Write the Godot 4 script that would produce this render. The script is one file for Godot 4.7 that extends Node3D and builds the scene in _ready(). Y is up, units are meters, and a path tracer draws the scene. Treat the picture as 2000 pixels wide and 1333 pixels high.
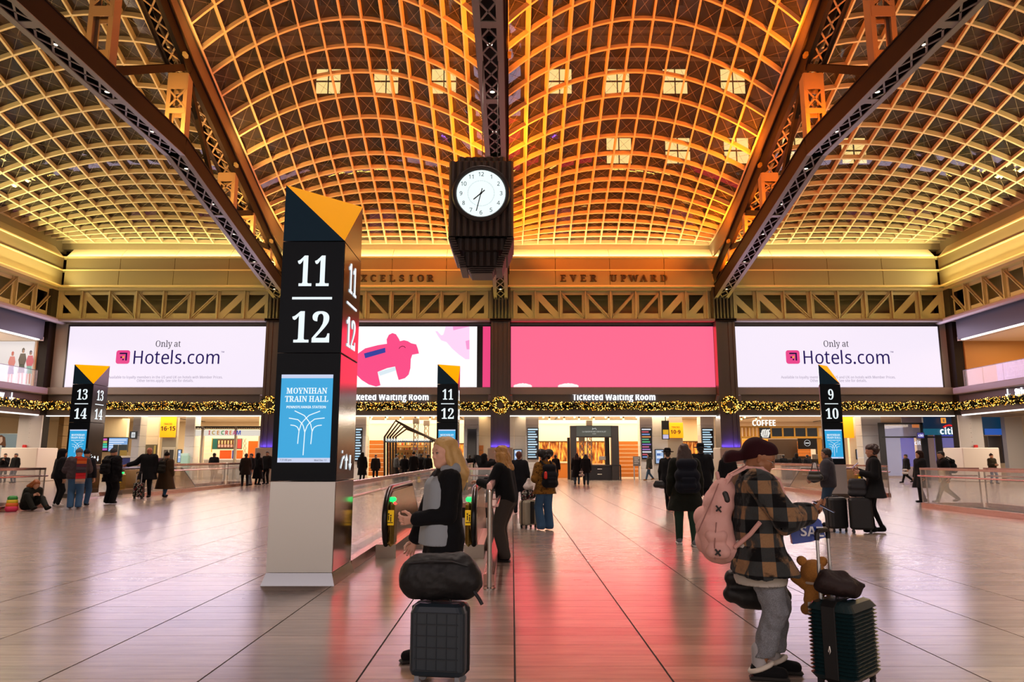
extends Node3D

# ---------- mesh builder ----------
class MB:
	var v := PackedVector3Array()
	var n := PackedVector3Array()
	var t := PackedVector2Array()
	var c := PackedColorArray()
	var has_uv := false
	var has_col := false

	func tri(a: Vector3, b: Vector3, d: Vector3) -> void:  # counter-clockwise seen from outside
		var m := (b - a).cross(d - a).normalized()
		v.append(a); v.append(d); v.append(b)
		n.append(m); n.append(m); n.append(m)

	func quad(a: Vector3, b: Vector3, d: Vector3, e: Vector3) -> void:
		tri(a, b, d)
		tri(a, d, e)

	func uvquad(a: Vector3, b: Vector3, d: Vector3, e: Vector3, u0 := 0.0, v0 := 0.0, u1 := 1.0, v1 := 1.0) -> void:  # a lower left, b lower right, d upper right, e upper left
		while t.size() < v.size():
			t.append(Vector2.ZERO)
		quad(a, b, d, e)
		has_uv = true
		t.append_array(PackedVector2Array([Vector2(u0, v1), Vector2(u1, v0), Vector2(u1, v1), Vector2(u0, v1), Vector2(u0, v0), Vector2(u1, v0)]))

	func hexa(p: Array) -> void:  # 0-3 bottom ring counter-clockwise from above, 4-7 top ring
		quad(p[4], p[5], p[6], p[7])
		quad(p[3], p[2], p[1], p[0])
		for i in 4:
			var j := (i + 1) % 4
			quad(p[i], p[j], p[j + 4], p[i + 4])

	func box(at: Vector3, s: Vector3, b := Basis()) -> void:
		var h := s * 0.5
		var p := []
		for y in [-h.y, h.y]:
			for q in [Vector2(-1, 1), Vector2(1, 1), Vector2(1, -1), Vector2(-1, -1)]:
				p.append(at + b * Vector3(q.x * h.x, y, q.y * h.z))
		hexa(p)

	func span(x0: float, x1: float, y0: float, y1: float, z0: float, z1: float) -> void:
		box(Vector3(x0 + x1, y0 + y1, z0 + z1) * 0.5, Vector3(absf(x1 - x0), absf(y1 - y0), absf(z1 - z0)))

	func rbox(at: Vector3, s: Vector3, r: float, b := Basis()) -> void:  # chamfered box
		var h := s * 0.5
		r = minf(r, minf(h.x, minf(h.y, h.z)) * 0.98)
		var i := h - Vector3(r, r, r)
		for k in 3:
			for g in [-1.0, 1.0]:
				var a1 := (k + 1) % 3
				var a2 := (k + 2) % 3
				var q := []
				for w in [Vector2(-1, -1), Vector2(1, -1), Vector2(1, 1), Vector2(-1, 1)]:
					var e := Vector3()
					e[k] = h[k] * g
					e[a1] = i[a1] * w.x
					e[a2] = i[a2] * w.y
					q.append(at + b * e)
				if g > 0: quad(q[0], q[1], q[2], q[3])
				else: quad(q[3], q[2], q[1], q[0])
		for k in 3:
			var a1 := (k + 1) % 3
			var a2 := (k + 2) % 3
			for g1 in [-1.0, 1.0]:
				for g2 in [-1.0, 1.0]:
					var q := []
					for w in [[-1.0, 0], [1.0, 0], [1.0, 1], [-1.0, 1]]:
						var e := Vector3()
						e[k] = i[k] * w[0]
						e[a1] = (h[a1] if w[1] == 0 else i[a1]) * g1
						e[a2] = (i[a2] if w[1] == 0 else h[a2]) * g2
						q.append(at + b * e)
					if g1 * g2 < 0: quad(q[0], q[1], q[2], q[3])
					else: quad(q[3], q[2], q[1], q[0])
		for gx in [-1.0, 1.0]:
			for gy in [-1.0, 1.0]:
				for gz in [-1.0, 1.0]:
					var p1 := at + b * Vector3(h.x * gx, i.y * gy, i.z * gz)
					var p2 := at + b * Vector3(i.x * gx, h.y * gy, i.z * gz)
					var p3 := at + b * Vector3(i.x * gx, i.y * gy, h.z * gz)
					if gx * gy * gz > 0: tri(p1, p2, p3)
					else: tri(p1, p3, p2)

	func bar(a: Vector3, e: Vector3, w: float, h: float, up := Vector3.UP) -> void:  # box from a to e, h along up, w across
		var f := (e - a).normalized()
		var r := f.cross(up)
		if r.length() < 0.01: r = f.cross(Vector3.FORWARD)
		r = r.normalized() * w * 0.5
		var u := r.cross(f).normalized() * h * 0.5
		hexa([a - r - u, a + r - u, e + r - u, e - r - u, a - r + u, a + r + u, e + r + u, e - r + u])

	func tube(p: Array, r: Variant, seg := 8, closed := false) -> void:  # r a number or an array
		var m := p.size()
		var rings := []
		var nrm := []
		var last := Vector3.ZERO
		for i in m:
			var f: Vector3
			if closed: f = (p[(i + 1) % m] - p[(i + m - 1) % m]).normalized()
			else: f = (p[mini(i + 1, m - 1)] - p[maxi(i - 1, 0)]).normalized()
			var x: Vector3
			if last == Vector3.ZERO:
				x = f.cross(Vector3.UP if absf(f.y) < 0.9 else Vector3.RIGHT).normalized()
			else:
				x = (last - f * last.dot(f)).normalized()
			last = x
			var y := f.cross(x)
			var rr: float = r[i] if r is Array else r
			var ring := []
			var nn := []
			for k in seg:
				var a := TAU * k / seg
				var d := x * cos(a) + y * sin(a)
				ring.append(p[i] + d * rr)
				nn.append(d)
			rings.append(ring)
			nrm.append(nn)
		for i in (m if closed else m - 1):
			var j := (i + 1) % m
			for k in seg:
				var l := (k + 1) % seg
				squad(rings[i][k], rings[i][l], rings[j][l], rings[j][k], nrm[i][k], nrm[i][l], nrm[j][l], nrm[j][k])
		if not closed:
			for k in range(1, seg - 1):
				tri(rings[0][0], rings[0][k + 1], rings[0][k])
				tri(rings[m - 1][0], rings[m - 1][k], rings[m - 1][k + 1])

	func squad(a: Vector3, b: Vector3, d: Vector3, e: Vector3, na: Vector3, nb: Vector3, nd: Vector3, ne: Vector3) -> void:  # smooth quad
		v.append_array(PackedVector3Array([a, d, b, a, e, d]))
		n.append_array(PackedVector3Array([na, nd, nb, na, ne, nd]))

	func lathe(prof: Array, seg := 24, x := Transform3D(), flat := false) -> void:  # profile of (radius, y), from bottom to top
		for i in prof.size() - 1:
			var a: Vector2 = prof[i]
			var e: Vector2 = prof[i + 1]
			var d := e - a
			var nn := Vector2(d.y, -d.x).normalized()
			for k in seg:
				var q0 := TAU * k / seg
				var q1 := TAU * (k + 1) / seg
				var c0 := Vector3(cos(q0), 0, -sin(q0))
				var c1 := Vector3(cos(q1), 0, -sin(q1))
				var n0 := (x.basis * (c0 * nn.x + Vector3.UP * nn.y)).normalized()
				var n1 := (x.basis * (c1 * nn.x + Vector3.UP * nn.y)).normalized()
				squad(x * (c0 * a.x + Vector3.UP * a.y), x * (c1 * a.x + Vector3.UP * a.y), x * (c1 * e.x + Vector3.UP * e.y), x * (c0 * e.x + Vector3.UP * e.y), n0, n1, n1, n0)

	func ball(at: Vector3, r: Vector3, seg := 12, rows := 8, b := Basis()) -> void:
		for i in rows:
			var a0 := PI * i / rows - PI / 2
			var a1 := PI * (i + 1) / rows - PI / 2
			for k in seg:
				var q := []
				var m := []
				for w in [[a0, k], [a0, k + 1], [a1, k + 1], [a1, k]]:
					var f: float = w[0]
					var g: float = TAU * w[1] / seg
					var d := Vector3(cos(f) * cos(g), sin(f), -cos(f) * sin(g))
					q.append(at + b * (d * r))
					m.append((b * (d / r)).normalized())
				squad(q[0], q[1], q[2], q[3], m[0], m[1], m[2], m[3])

	func extrude(poly: PackedVector2Array, depth: float, x := Transform3D()) -> void:  # polygon in XY counter-clockwise, from z = 0 to depth
		poly = poly.duplicate()
		var area := 0.0
		for i in poly.size():
			area += poly[i].cross(poly[(i + 1) % poly.size()])
		if area < 0:
			poly.reverse()
		var ix := Geometry2D.triangulate_polygon(poly)
		for i in range(0, ix.size(), 3):
			var a := poly[ix[i]]
			var b := poly[ix[i + 1]]
			var d := poly[ix[i + 2]]
			if (b - a).cross(d - a) < 0:
				var s := b
				b = d
				d = s
			tri(x * Vector3(a.x, a.y, depth), x * Vector3(b.x, b.y, depth), x * Vector3(d.x, d.y, depth))
			tri(x * Vector3(a.x, a.y, 0), x * Vector3(d.x, d.y, 0), x * Vector3(b.x, b.y, 0))
		for i in poly.size():
			var a := poly[i]
			var b := poly[(i + 1) % poly.size()]
			quad(x * Vector3(a.x, a.y, 0), x * Vector3(b.x, b.y, 0), x * Vector3(b.x, b.y, depth), x * Vector3(a.x, a.y, depth))

	func mesh() -> ArrayMesh:
		var a := []
		a.resize(Mesh.ARRAY_MAX)
		a[Mesh.ARRAY_VERTEX] = v
		a[Mesh.ARRAY_NORMAL] = n
		if has_uv:
			while t.size() < v.size():
				t.append(Vector2.ZERO)
			a[Mesh.ARRAY_TEX_UV] = t
		if has_col:
			a[Mesh.ARRAY_COLOR] = c
		var m := ArrayMesh.new()
		m.add_surface_from_arrays(Mesh.PRIMITIVE_TRIANGLES, a)
		return m

# ---------- naming and adding ----------
var taken := {}
var mats := {}

func numbered(called: String) -> String:
	var k: int = taken.get(called, 0)
	taken[called] = k + 1
	return called if k == 0 else "%s_%03d" % [called, k]

func tag(o: Node, label: String, category: String, group := "", kind := "") -> Node:
	o.set_meta("label", label)
	if category: o.set_meta("category", category)
	if group: o.set_meta("group", group)
	if kind: o.set_meta("kind", kind)
	return o

func obj(called: String, m: Variant, mt: Material, parent: Node = null, at := Vector3.ZERO) -> MeshInstance3D:
	var o := MeshInstance3D.new()
	o.mesh = m.mesh() if m is MB else m
	o.set_surface_override_material(0, mt)
	o.position = at
	if parent == null:
		o.name = numbered(called)
		add_child(o)
	else:
		o.name = called
		parent.add_child(o, true)
	return o

func thing(called: String, label: String, category: String, at := Vector3.ZERO, turn := 0.0, group := "", kind := "") -> Node3D:
	var o := Node3D.new()
	o.name = numbered(called)
	add_child(o)
	o.position = at
	o.rotation_degrees.y = turn
	tag(o, label, category, group, kind)
	return o

func srgb(c: Variant) -> Color:
	return Color(c) if c is String else c

func mat(c: Variant, rough := 0.6, metal := 0.0, extra := {}) -> StandardMaterial3D:
	var key := str(c) + "/" + str(rough) + "/" + str(metal) + "/" + str(extra)
	if mats.has(key): return mats[key]
	var m := StandardMaterial3D.new()
	m.albedo_color = srgb(c)
	m.roughness = rough
	m.metallic = metal
	for k in extra: m.set(k, extra[k])
	mats[key] = m
	return m

func glow(c: Variant, e := 1.0, base: Variant = null) -> StandardMaterial3D:
	var key := "glow" + str(c) + "/" + str(e) + str(base)
	if mats.has(key): return mats[key]
	var m := StandardMaterial3D.new()
	m.albedo_color = srgb(base) if base != null else Color(0.02, 0.02, 0.02)
	m.roughness = 0.4
	m.emission_enabled = true
	m.emission = srgb(c)
	m.emission_energy_multiplier = e
	mats[key] = m
	return m

func glass(a := 0.08, tint := Color(0.9, 0.95, 0.95)) -> StandardMaterial3D:
	var key := "glass%f%s" % [a, tint]
	if mats.has(key): return mats[key]
	var m := StandardMaterial3D.new()
	m.transparency = BaseMaterial3D.TRANSPARENCY_ALPHA
	m.albedo_color = Color(tint.r, tint.g, tint.b, a)
	m.roughness = 0.03
	m.metallic_specular = 0.5
	mats[key] = m
	return m

func noise_tex(f: float, oct: int, lo: Color, hi: Color, s := 512, sd := 1, stretch := 1.0) -> NoiseTexture2D:
	var n := FastNoiseLite.new()
	n.seed = sd
	n.frequency = f
	n.fractal_octaves = oct
	var t := NoiseTexture2D.new()
	t.width = s
	t.height = int(s * stretch)
	t.seamless = true
	t.noise = n
	var g := Gradient.new()
	g.set_color(0, lo)
	g.set_color(1, hi)
	t.color_ramp = g
	return t

func lamp_area(called: String, at: Vector3, size: Vector2, towards: Vector3, c: Color, power: float) -> AreaLight3D:  # power: energy at one metre over the whole face
	var l := AreaLight3D.new()
	l.name = numbered(called)
	add_child(l)
	l.position = at
	l.basis = Basis.looking_at(towards, Vector3.UP if absf(towards.normalized().y) < 0.95 else Vector3.FORWARD)
	l.area_size = size
	l.area_normalize_energy = true
	l.light_color = c
	l.light_energy = power
	l.shadow_enabled = true
	l.set("area_range", 90.0)
	l.set("area_attenuation", 2.0)
	return l

func lamp_omni(called: String, at: Vector3, c: Color, power: float, size := 0.1, parent: Node = null) -> OmniLight3D:
	var l := OmniLight3D.new()
	l.name = numbered(called) if parent == null else called
	(self if parent == null else parent).add_child(l, true)
	l.position = at
	l.light_color = c
	l.light_energy = power
	l.light_size = size
	l.omni_range = 90.0
	l.omni_attenuation = 2.0
	l.shadow_enabled = true
	return l

func lamp_spot(called: String, at: Vector3, towards: Vector3, c: Color, power: float, angle := 45.0, size := 0.08, parent: Node = null) -> SpotLight3D:
	var l := SpotLight3D.new()
	l.name = numbered(called) if parent == null else called
	(self if parent == null else parent).add_child(l, true)
	l.position = at
	l.basis = Basis.looking_at(towards, Vector3.UP if absf(towards.normalized().y) < 0.95 else Vector3.FORWARD)
	l.light_color = c
	l.light_energy = power
	l.light_size = size
	l.spot_angle = angle
	l.spot_angle_attenuation = 0.6
	l.spot_range = 90.0
	l.spot_attenuation = 2.0
	l.shadow_enabled = true
	return l

var fonts := {}
func font(kind: String) -> Font:
	if fonts.has(kind): return fonts[kind]
	var s := SystemFont.new()
	s.font_names = PackedStringArray(["Droid Serif" if kind.begins_with("serif") else "Droid Sans"])
	if kind.ends_with("bold"):
		s.font_weight = 700
	var f: Font = s
	fonts[kind] = f
	return f

var texts := {}
func text(words: String, h: float, kind := "sans", depth := 0.01) -> Array:  # [mesh, its box]; h is the height of the capitals
	var key := words + kind + "%.3f/%.3f" % [h, depth]
	if not texts.has(key):
		var m := TextMesh.new()
		m.text = words
		m.font = font(kind)
		m.font_size = 48
		m.pixel_size = h / (48.0 * 0.714)
		m.depth = depth
		m.curve_step = 2.0
		texts[key] = [m, m.get_aabb()]
	return texts[key]

func write(called: String, words: String, h: float, kind: String, mt: Material, parent: Node, at: Vector3, turn := 0.0, depth := 0.01, squeeze := 1.0) -> MeshInstance3D:  # centred on at
	var r := text(words, h, kind, depth)
	var o := obj(called, r[0], mt, parent, at)
	var b: AABB = r[1]
	o.basis = Basis(Vector3.UP, deg_to_rad(turn)) * Basis.from_scale(Vector3(squeeze, 1, 1))
	o.position = at - o.basis * Vector3(b.get_center().x, b.get_center().y, 0)
	return o

# ---------- the scene ----------
func _ready() -> void:
	# camera
	var cam := Camera3D.new()
	cam.name = "camera"
	add_child(cam)
	cam.position = Vector3(0.73, 1.5, 46.0)
	cam.rotation_degrees = Vector3(9.17, 0, 0)
	cam.fov = 50.92
	cam.near = 0.1
	cam.far = 300.0
	cam.current = true
	# night sky and exposure
	var env := Environment.new()
	env.background_mode = Environment.BG_COLOR
	env.background_color = Color(0.07, 0.06, 0.08)
	env.background_energy_multiplier = 1.0
	env.tonemap_mode = Environment.TONE_MAPPER_LINEAR
	env.tonemap_exposure = 1.0
	env.sdfgi_enabled = true
	env.ssao_enabled = true
	env.ssil_enabled = true
	var we := WorldEnvironment.new()
	we.name = "environment"
	we.environment = env
	add_child(we)
	large_lights()
	floor_and_pits()
	far_wall()
	side_walls()
	near_wall()
	vaults()
	city_court()
	for k in 3: roof_truss(k)
	columns()
	lattice_girders()
	screens()
	garlands()
	header_signs()
	concourse()
	totems()
	clock()
	wells()
	people_and_luggage()

const W := 14.3          # width of a bay
const PITS := [[-1.4, 0.4, 24.1, 36.4], [-15.2, -13.4, 24.1, 36.4], [13.1, 14.9, 24.1, 36.4], [-1.4, 0.4, 5.5, 18.3], [-15.2, -13.4, 5.5, 18.3], [13.1, 14.9, 5.5, 18.3]]
const PAINT := "7a7064"
const PAINT_DARK := "231f1e"
const CORNICE := "6c6450"

func paint() -> StandardMaterial3D: return mat(PAINT, 0.45)
func paint_dark() -> StandardMaterial3D: return mat(PAINT_DARK, 0.55, 0.0, {"metallic_specular": 0.25})
func cornice_paint() -> StandardMaterial3D: return mat(CORNICE, 0.55)

func large_lights() -> void:
	# the four video screens, each as large as its face
	for a in [[-21.4, 12.6, Color(0.93, 0.84, 1.0), 620.0], [-7.9, 11.9, Color(1.0, 0.74, 0.86), 560.0], [7.25, 13.0, Color(1.0, 0.06, 0.16), 760.0], [21.7, 12.9, Color(0.93, 0.84, 1.0), 620.0]]:
		lamp_area("screen_light", Vector3(a[0], 7.85, 0.56), Vector2(a[1], 3.8), Vector3(0, 0, 1), a[2], a[3] * KS)
	# strips hidden on the ledges of the far wall
	lamp_area("cove_strip_light", Vector3(0, 14.58, 0.5), Vector2(57.0, 0.08), Vector3(0, 1.0, -0.55), Color(1.0, 0.9, 0.6), 150.0)
	lamp_area("ledge_strip_light", Vector3(0, 12.6, 0.85), Vector2(57.0, 0.1), Vector3(0, 1.0, -0.45), Color(1.0, 0.84, 0.44), 16.0)
	lamp_area("girder_strip_light", Vector3(0, 10.35, 1.35), Vector2(57.0, 0.1), Vector3(0, 1.0, -0.5), Color(1.0, 0.86, 0.42), 56.0)
	for s in [-1.0, 1.0]:
		lamp_area("side_strip_light", Vector3(s * 28.2, 12.6, 16.0), Vector2(30.0, 0.1), Vector3(s, 1.0, 0), Color(1.0, 0.84, 0.45), 50.0)
		lamp_area("side_girder_light", Vector3(s * 27.9, 10.35, 16.0), Vector2(30.0, 0.1), Vector3(s * 0.6, 1.0, 0), Color(1.0, 0.8, 0.4), 50.0)
		lamp_area("vault_wash_light", Vector3(s * 28.3, 12.62, 16.0), Vector2(30.0, 0.12), Vector3(-s * 0.65, 1.0, 0), Color(1.0, 0.9, 0.58), 230.0)
	# the lit wall and screens behind the camera
	lamp_area("near_shop_light", Vector3(0, 2.0, 55.4), Vector2(50.0, 3.6), Vector3(0, 0, -1), Color(1.0, 0.9, 0.82), 90.0)
	lamp_area("near_screen_light", Vector3(0, 7.8, 55.3), Vector2(40.0, 3.8), Vector3(0, -0.1, -1), Color(1.0, 0.93, 0.95), 120.0)

const KS := 0.075

func floor_and_pits() -> void:
	var root := thing("floor", "polished grey-beige stone slab floor with thin dark joints", "floor", Vector3.ZERO, 0, "", "structure")
	var slab := MB.new()
	# the grout bed, in strips round the six pits
	var xs := [-36.0, -15.2, -13.4, -1.4, 0.4, 13.1, 14.9, 36.0]
	var zs := [-16.0, 5.5, 18.3, 24.1, 36.4, 57.0]
	for i in xs.size() - 1:
		for j in zs.size() - 1:
			if i % 2 == 1 and j % 2 == 1: continue
			slab.span(xs[i], xs[i + 1], -0.3, -0.006, zs[j], zs[j + 1])
	obj("grout_bed", slab, mat("1f1b18", 0.9), root)
	var stone := StandardMaterial3D.new()
	stone.albedo_texture = noise_tex(0.012, 4, Color(0.87, 0.87, 0.87), Color(1, 1, 1), 512, 3)
	stone.uv1_triplanar = true
	stone.uv1_world_triplanar = true
	stone.uv1_scale = Vector3(0.22, 1.0, 1.6)
	stone.albedo_color = Color("8b7f76")
	stone.roughness = 0.25
	stone.roughness_texture = noise_tex(0.02, 3, Color(0.86, 0.86, 0.86), Color(1, 1, 1), 512, 9)
	stone.metallic_specular = 0.62
	stone.vertex_color_use_as_albedo = true
	var tones := []
	for k in 7:
		var s := stone.duplicate()
		var f := 0.93 + 0.022 * k
		s.albedo_color = Color(0.61 * f, 0.54 * f, 0.495 * f)
		tones.append(s)
	var r := RandomNumberGenerator.new()
	r.seed = 11
	var unit := MB.new()
	unit.rbox(Vector3.ZERO, Vector3(1, 1, 1), 0.004)
	var um := unit.mesh()
	var where := []
	var cols := []
	var n_single := 0
	for row in 240:
		var z1 := 56.4 - row * 0.3
		var z0 := z1 - 0.3
		for col in 62:
			var xa := 0.75 + (col - 31) * 1.07
			var xb := xa + 1.07
			var pieces := [[xa, xb]]
			for p in PITS:
				if (z0 + z1) * 0.5 > p[2] and (z0 + z1) * 0.5 < p[3]:
					var rest := []
					for q in pieces:
						if q[1] <= p[0] or q[0] >= p[1]: rest.append(q)
						else:
							if p[0] - q[0] > 0.02: rest.append([q[0], p[0]])
							if q[1] - p[1] > 0.02: rest.append([p[1], q[1]])
					pieces = rest
			for q in pieces:
				var mid := Vector3((q[0] + q[1]) * 0.5, -0.008 - r.randf() * 0.0006, (z0 + z1) * 0.5)
				var size := Vector3(q[1] - q[0] - 0.014, 0.016, 0.2958)
				var d := 46.0 - mid.z
				var tone := r.randi() % 7
				if d > 3.8 and d < 10.2 and absf(mid.x - 0.73) < d * 0.74 + 0.6 and n_single < 298:
					n_single += 1
					var o := obj("tile", um, tones[tone], root, mid)
					o.scale = size
				elif d < 62.0 and d > -9.0:
					where.append(Transform3D(Basis.from_scale(size), mid))
					var f := 0.93 + 0.022 * tone
					cols.append(Color(f, f, f))
	var mm := MultiMesh.new()
	mm.transform_format = MultiMesh.TRANSFORM_3D
	mm.use_colors = true
	mm.mesh = um
	mm.instance_count = where.size()
	for i in where.size():
		mm.set_instance_transform(i, where[i])
		mm.set_instance_color(i, cols[i])
	var mi := MultiMeshInstance3D.new()
	mi.name = "tile_field"
	mi.multimesh = mm
	var s2 := stone.duplicate()
	s2.albedo_color = Color(0.61, 0.54, 0.495)
	mi.material_override = s2
	mi.set_meta("kind", "stuff")
	root.add_child(mi)
	for p in PITS:
		var pit := MB.new()
		pit.span(p[0] - 0.1, p[1] + 0.1, -4.3, -4.2, p[2] - 0.1, p[3] + 0.1)
		pit.span(p[0] - 0.1, p[0] - 0.002, -4.2, -0.3, p[2], p[3])
		pit.span(p[1] + 0.002, p[1] + 0.1, -4.2, -0.3, p[2], p[3])
		pit.span(p[0], p[1], -4.2, -0.3, p[2] - 0.1, p[2])
		pit.span(p[0], p[1], -4.2, -0.3, p[3], p[3] + 0.1)
		obj("pit_lining", pit, mat("cfc9c4", 0.4), root)

func far_wall() -> void:
	var root := thing("wall_far", "taupe panelled far wall with sloping lit cove and ledges over the shops", "wall", Vector3.ZERO, 0, "", "structure")
	var m := MB.new()
	m.span(-29.6, 29.6, 15.2, 16.1, -0.9, -0.4)
	obj("upper_band", m, cornice_paint(), root)
	for k in 4:
		var x0 := (k - 2) * W
		for j in 4:                      # sloping cove panels
			var a := x0 + j * W / 4 + 0.012
			var b := x0 + (j + 1) * W / 4 - 0.012
			var c := MB.new()
			c.hexa([Vector3(a, 14.45, 0.35), Vector3(b, 14.45, 0.35), Vector3(b, 14.45, -0.9), Vector3(a, 14.45, -0.9), Vector3(a, 15.2, -0.4), Vector3(b, 15.2, -0.4), Vector3(b, 15.2, -0.9), Vector3(a, 15.2, -0.9)])
			obj("cove_panel", c, mat("d8d0b4", 0.6), root)
			var f := MB.new()
			f.rbox(Vector3((a + b) * 0.5, 13.0, 0.1), Vector3(b - a, 1.06, 0.5), 0.01)
			obj("fascia_panel", f, cornice_paint(), root)
			var g := MB.new()
			g.rbox(Vector3((a + b) * 0.5, 13.98, 0.06), Vector3(b - a, 0.82, 0.42), 0.01)
			obj("frieze_panel", g, cornice_paint(), root)
	var mo := MB.new()
	mo.span(-29.2, 29.2, 13.53, 13.61, -0.1, 0.42)
	mo.span(-29.2, 29.2, 14.39, 14.47, -0.1, 0.52)
	mo.span(-29.2, 29.2, 12.36, 12.47, -0.1, 0.8)
	obj("moulding", mo, mat("b8ac88", 0.5), root)
	var rec := MB.new()
	rec.span(-29.2, 29.2, 10.0, 12.4, -1.6, -1.4)
	rec.span(-29.2, 29.2, 10.02, 10.16, -1.4, 1.25)
	rec.span(-29.2, 29.2, 11.78, 11.84, -0.7, -0.6)
	obj("girder_recess", rec, mat("5a5040", 0.6), root)
	var lip := MB.new()
	lip.rbox(Vector3(0, 10.09, 1.15), Vector3(58.4, 0.17, 0.3), 0.05)
	obj("girder_lip", lip, mat("8a8078", 0.35), root)
	for k in 4:
		var x0 := (k - 2) * W + 0.6 if k > 0 else -29.1
		var x1 := (k - 1) * W - 0.6 if k < 3 else 29.1
		var b := MB.new()
		b.span(x0, x1, 5.35, 10.02, -0.6, 0.3)
		obj("screen_backing", b, mat("aaa6a2", 0.45), root)
		var h := MB.new()
		h.rbox(Vector3((x0 + x1) * 0.5, 5.62, 0.15), Vector3(x1 - x0, 0.46, 0.9), 0.03)
		obj("header_shelf", h, mat("8b8481", 0.35), root)
		var h2 := MB.new()
		h2.span(x0, x1, 4.08, 5.4, -0.6, 0.36)
		obj("header_fascia", h2, mat("5b5452", 0.45), root)
		var led := MB.new()
		led.span(x0, x1, 4.02, 4.08, 0.2, 0.4)
		obj("light_strip", led, glow(Color(1.0, 0.97, 0.93), 1.6), root)
	lamp_area("soffit_strip_light", Vector3(0, 3.98, 0.3), Vector2(55.0, 0.15), Vector3(0, -1, 0.25), Color(1.0, 0.95, 0.9), 150.0)

func side_walls() -> void:
	for s in [-1.0, 1.0]:
		var side: String = "left" if s < 0 else "right"
		var root := thing("wall_" + side, "taupe side wall with girder, mezzanine opening and garlanded fascia on the " + ("ice cream side" if s < 0 else "bank side"), "wall", Vector3.ZERO, 0, "", "structure")
		var m := MB.new()
		m.span(s * 29.4, s * 30.0, 15.0, 16.1, -0.9, 56.0)
		obj("upper_band", m, cornice_paint(), root)
		var f := MB.new()
		f.span(s * 28.75, s * 29.5, 12.47, 14.45, 0.3, 56.0)
		obj("fascia_panel", f, cornice_paint(), root)
		var c := MB.new()
		var pr := PackedVector2Array([Vector2(28.75, 14.45), Vector2(29.6, 14.45), Vector2(29.6, 15.2), Vector2(29.4, 15.2)])
		if s < 0:
			for i in 4: pr[i].x *= -1
		c.extrude(pr, 55.7, Transform3D(Basis(), Vector3(0, 0, 0.3)))
		obj("cove_panel", c, mat("a89f86", 0.6), root)
		var mo := MB.new()
		mo.span(s * 28.45, s * 29.2, 12.36, 12.47, 0.3, 56.0)
		mo.span(s * 28.68, s * 29.2, 13.53, 13.61, 0.3, 56.0)
		mo.span(s * 28.62, s * 29.2, 14.39, 14.47, 0.3, 56.0)
		obj("moulding", mo, mat("b8ac88", 0.5), root)
		var rec := MB.new()
		rec.span(s * 30.4, s * 30.6, 10.0, 12.4, 0, 56.0)
		rec.span(s * 28.3, s * 30.4, 10.02, 10.16, 0.2, 56.0)
		obj("girder_recess", rec, mat("5a5040", 0.6), root)
		var lip := MB.new()
		lip.rbox(Vector3(s * 28.25, 10.05, 28.2), Vector3(0.35, 0.32, 55.8), 0.1)
		obj("girder_lip", lip, mat("9a8f90", 0.35), root)
		# dark beam under the girder, the lit strip under it, the floor of the mezzanine and the fascia with the sign
		var bm := MB.new()
		bm.span(s * 28.7, s * 29.6, 8.75, 10.0, 1.6, 56.0)
		obj("beam", bm, mat("3c3943", 0.4), root)
		var led := MB.new()
		led.span(s * 28.72, s * 28.95, 8.68, 8.75, 1.9, 56.0)
		obj("light_strip", led, glow(Color(1.0, 0.97, 0.95), 1.7), root)
		var fa := MB.new()
		fa.span(s * 28.75, s * 29.3, 4.1, 5.35, 1.1, 56.0)
		obj("header_fascia", fa, mat("55484c", 0.42), root)
		var sh := MB.new()
		sh.rbox(Vector3(s * 28.85, 5.55, 28.5), Vector3(0.9, 0.42, 54.9), 0.05)
		obj("mezzanine_edge", sh, mat("8d7f86", 0.35), root)
		var fl := MB.new()
		fl.span(s * 29.3, s * 36.0, 5.2, 5.6, 1.1, 56.0)
		fl.span(s * 29.0, s * 36.0, 8.75, 9.0, 1.1, 56.0)
		obj("mezzanine_slab", fl, mat("cfc6b8", 0.6), root)
		var wl := MB.new()
		wl.span(s * 35.8, s * 36.0, -0.1, 10.0, -0.5, 56.0)
		obj("back_panel", wl, mat("c8a878", 0.6), root)
		var e := MB.new()
		e.span(s * 29.4, s * 36.0, 5.6, 8.75, 0.9, 1.1)
		obj("end_panel", e, mat("d8c4a8" if s < 0 else "a67c48", 0.45), root)
		var led2 := MB.new()
		led2.span(s * 28.8, s * 29.0, 4.03, 4.1, 1.1, 56.0)
		obj("light_strip", led2, glow(Color(1.0, 0.97, 0.95), 1.7), root)
		lamp_area("mezzanine_light", Vector3(s * 31.6, 8.6, 9.0), Vector2(4.0, 14.0), Vector3(0, -1, 0), Color(1.0, 0.8, 0.55) if s > 0 else Color(1.0, 0.93, 0.85), 55.0 if s > 0 else 110.0)
		lamp_area("side_soffit_light", Vector3(s * 31.2, 3.9, 9.0), Vector2(4.0, 14.0), Vector3(0, -1, 0), Color(1.0, 0.9, 0.78), 90.0)
		lamp_area("side_strip_light", Vector3(s * 28.6, 8.6, 12.0), Vector2(0.12, 22.0), Vector3(-s * 0.4, -1, 0), Color(1.0, 0.95, 0.95), 60.0)

func near_wall() -> void:
	var root := thing("wall_near", "plain taupe wall that closes the hall behind the camera", "wall", Vector3.ZERO, 0, "", "structure")
	var m := MB.new()
	m.span(-36, 36, -0.3, 16.2, 56.0, 56.4)
	obj("panel", m, cornice_paint(), root)

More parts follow.
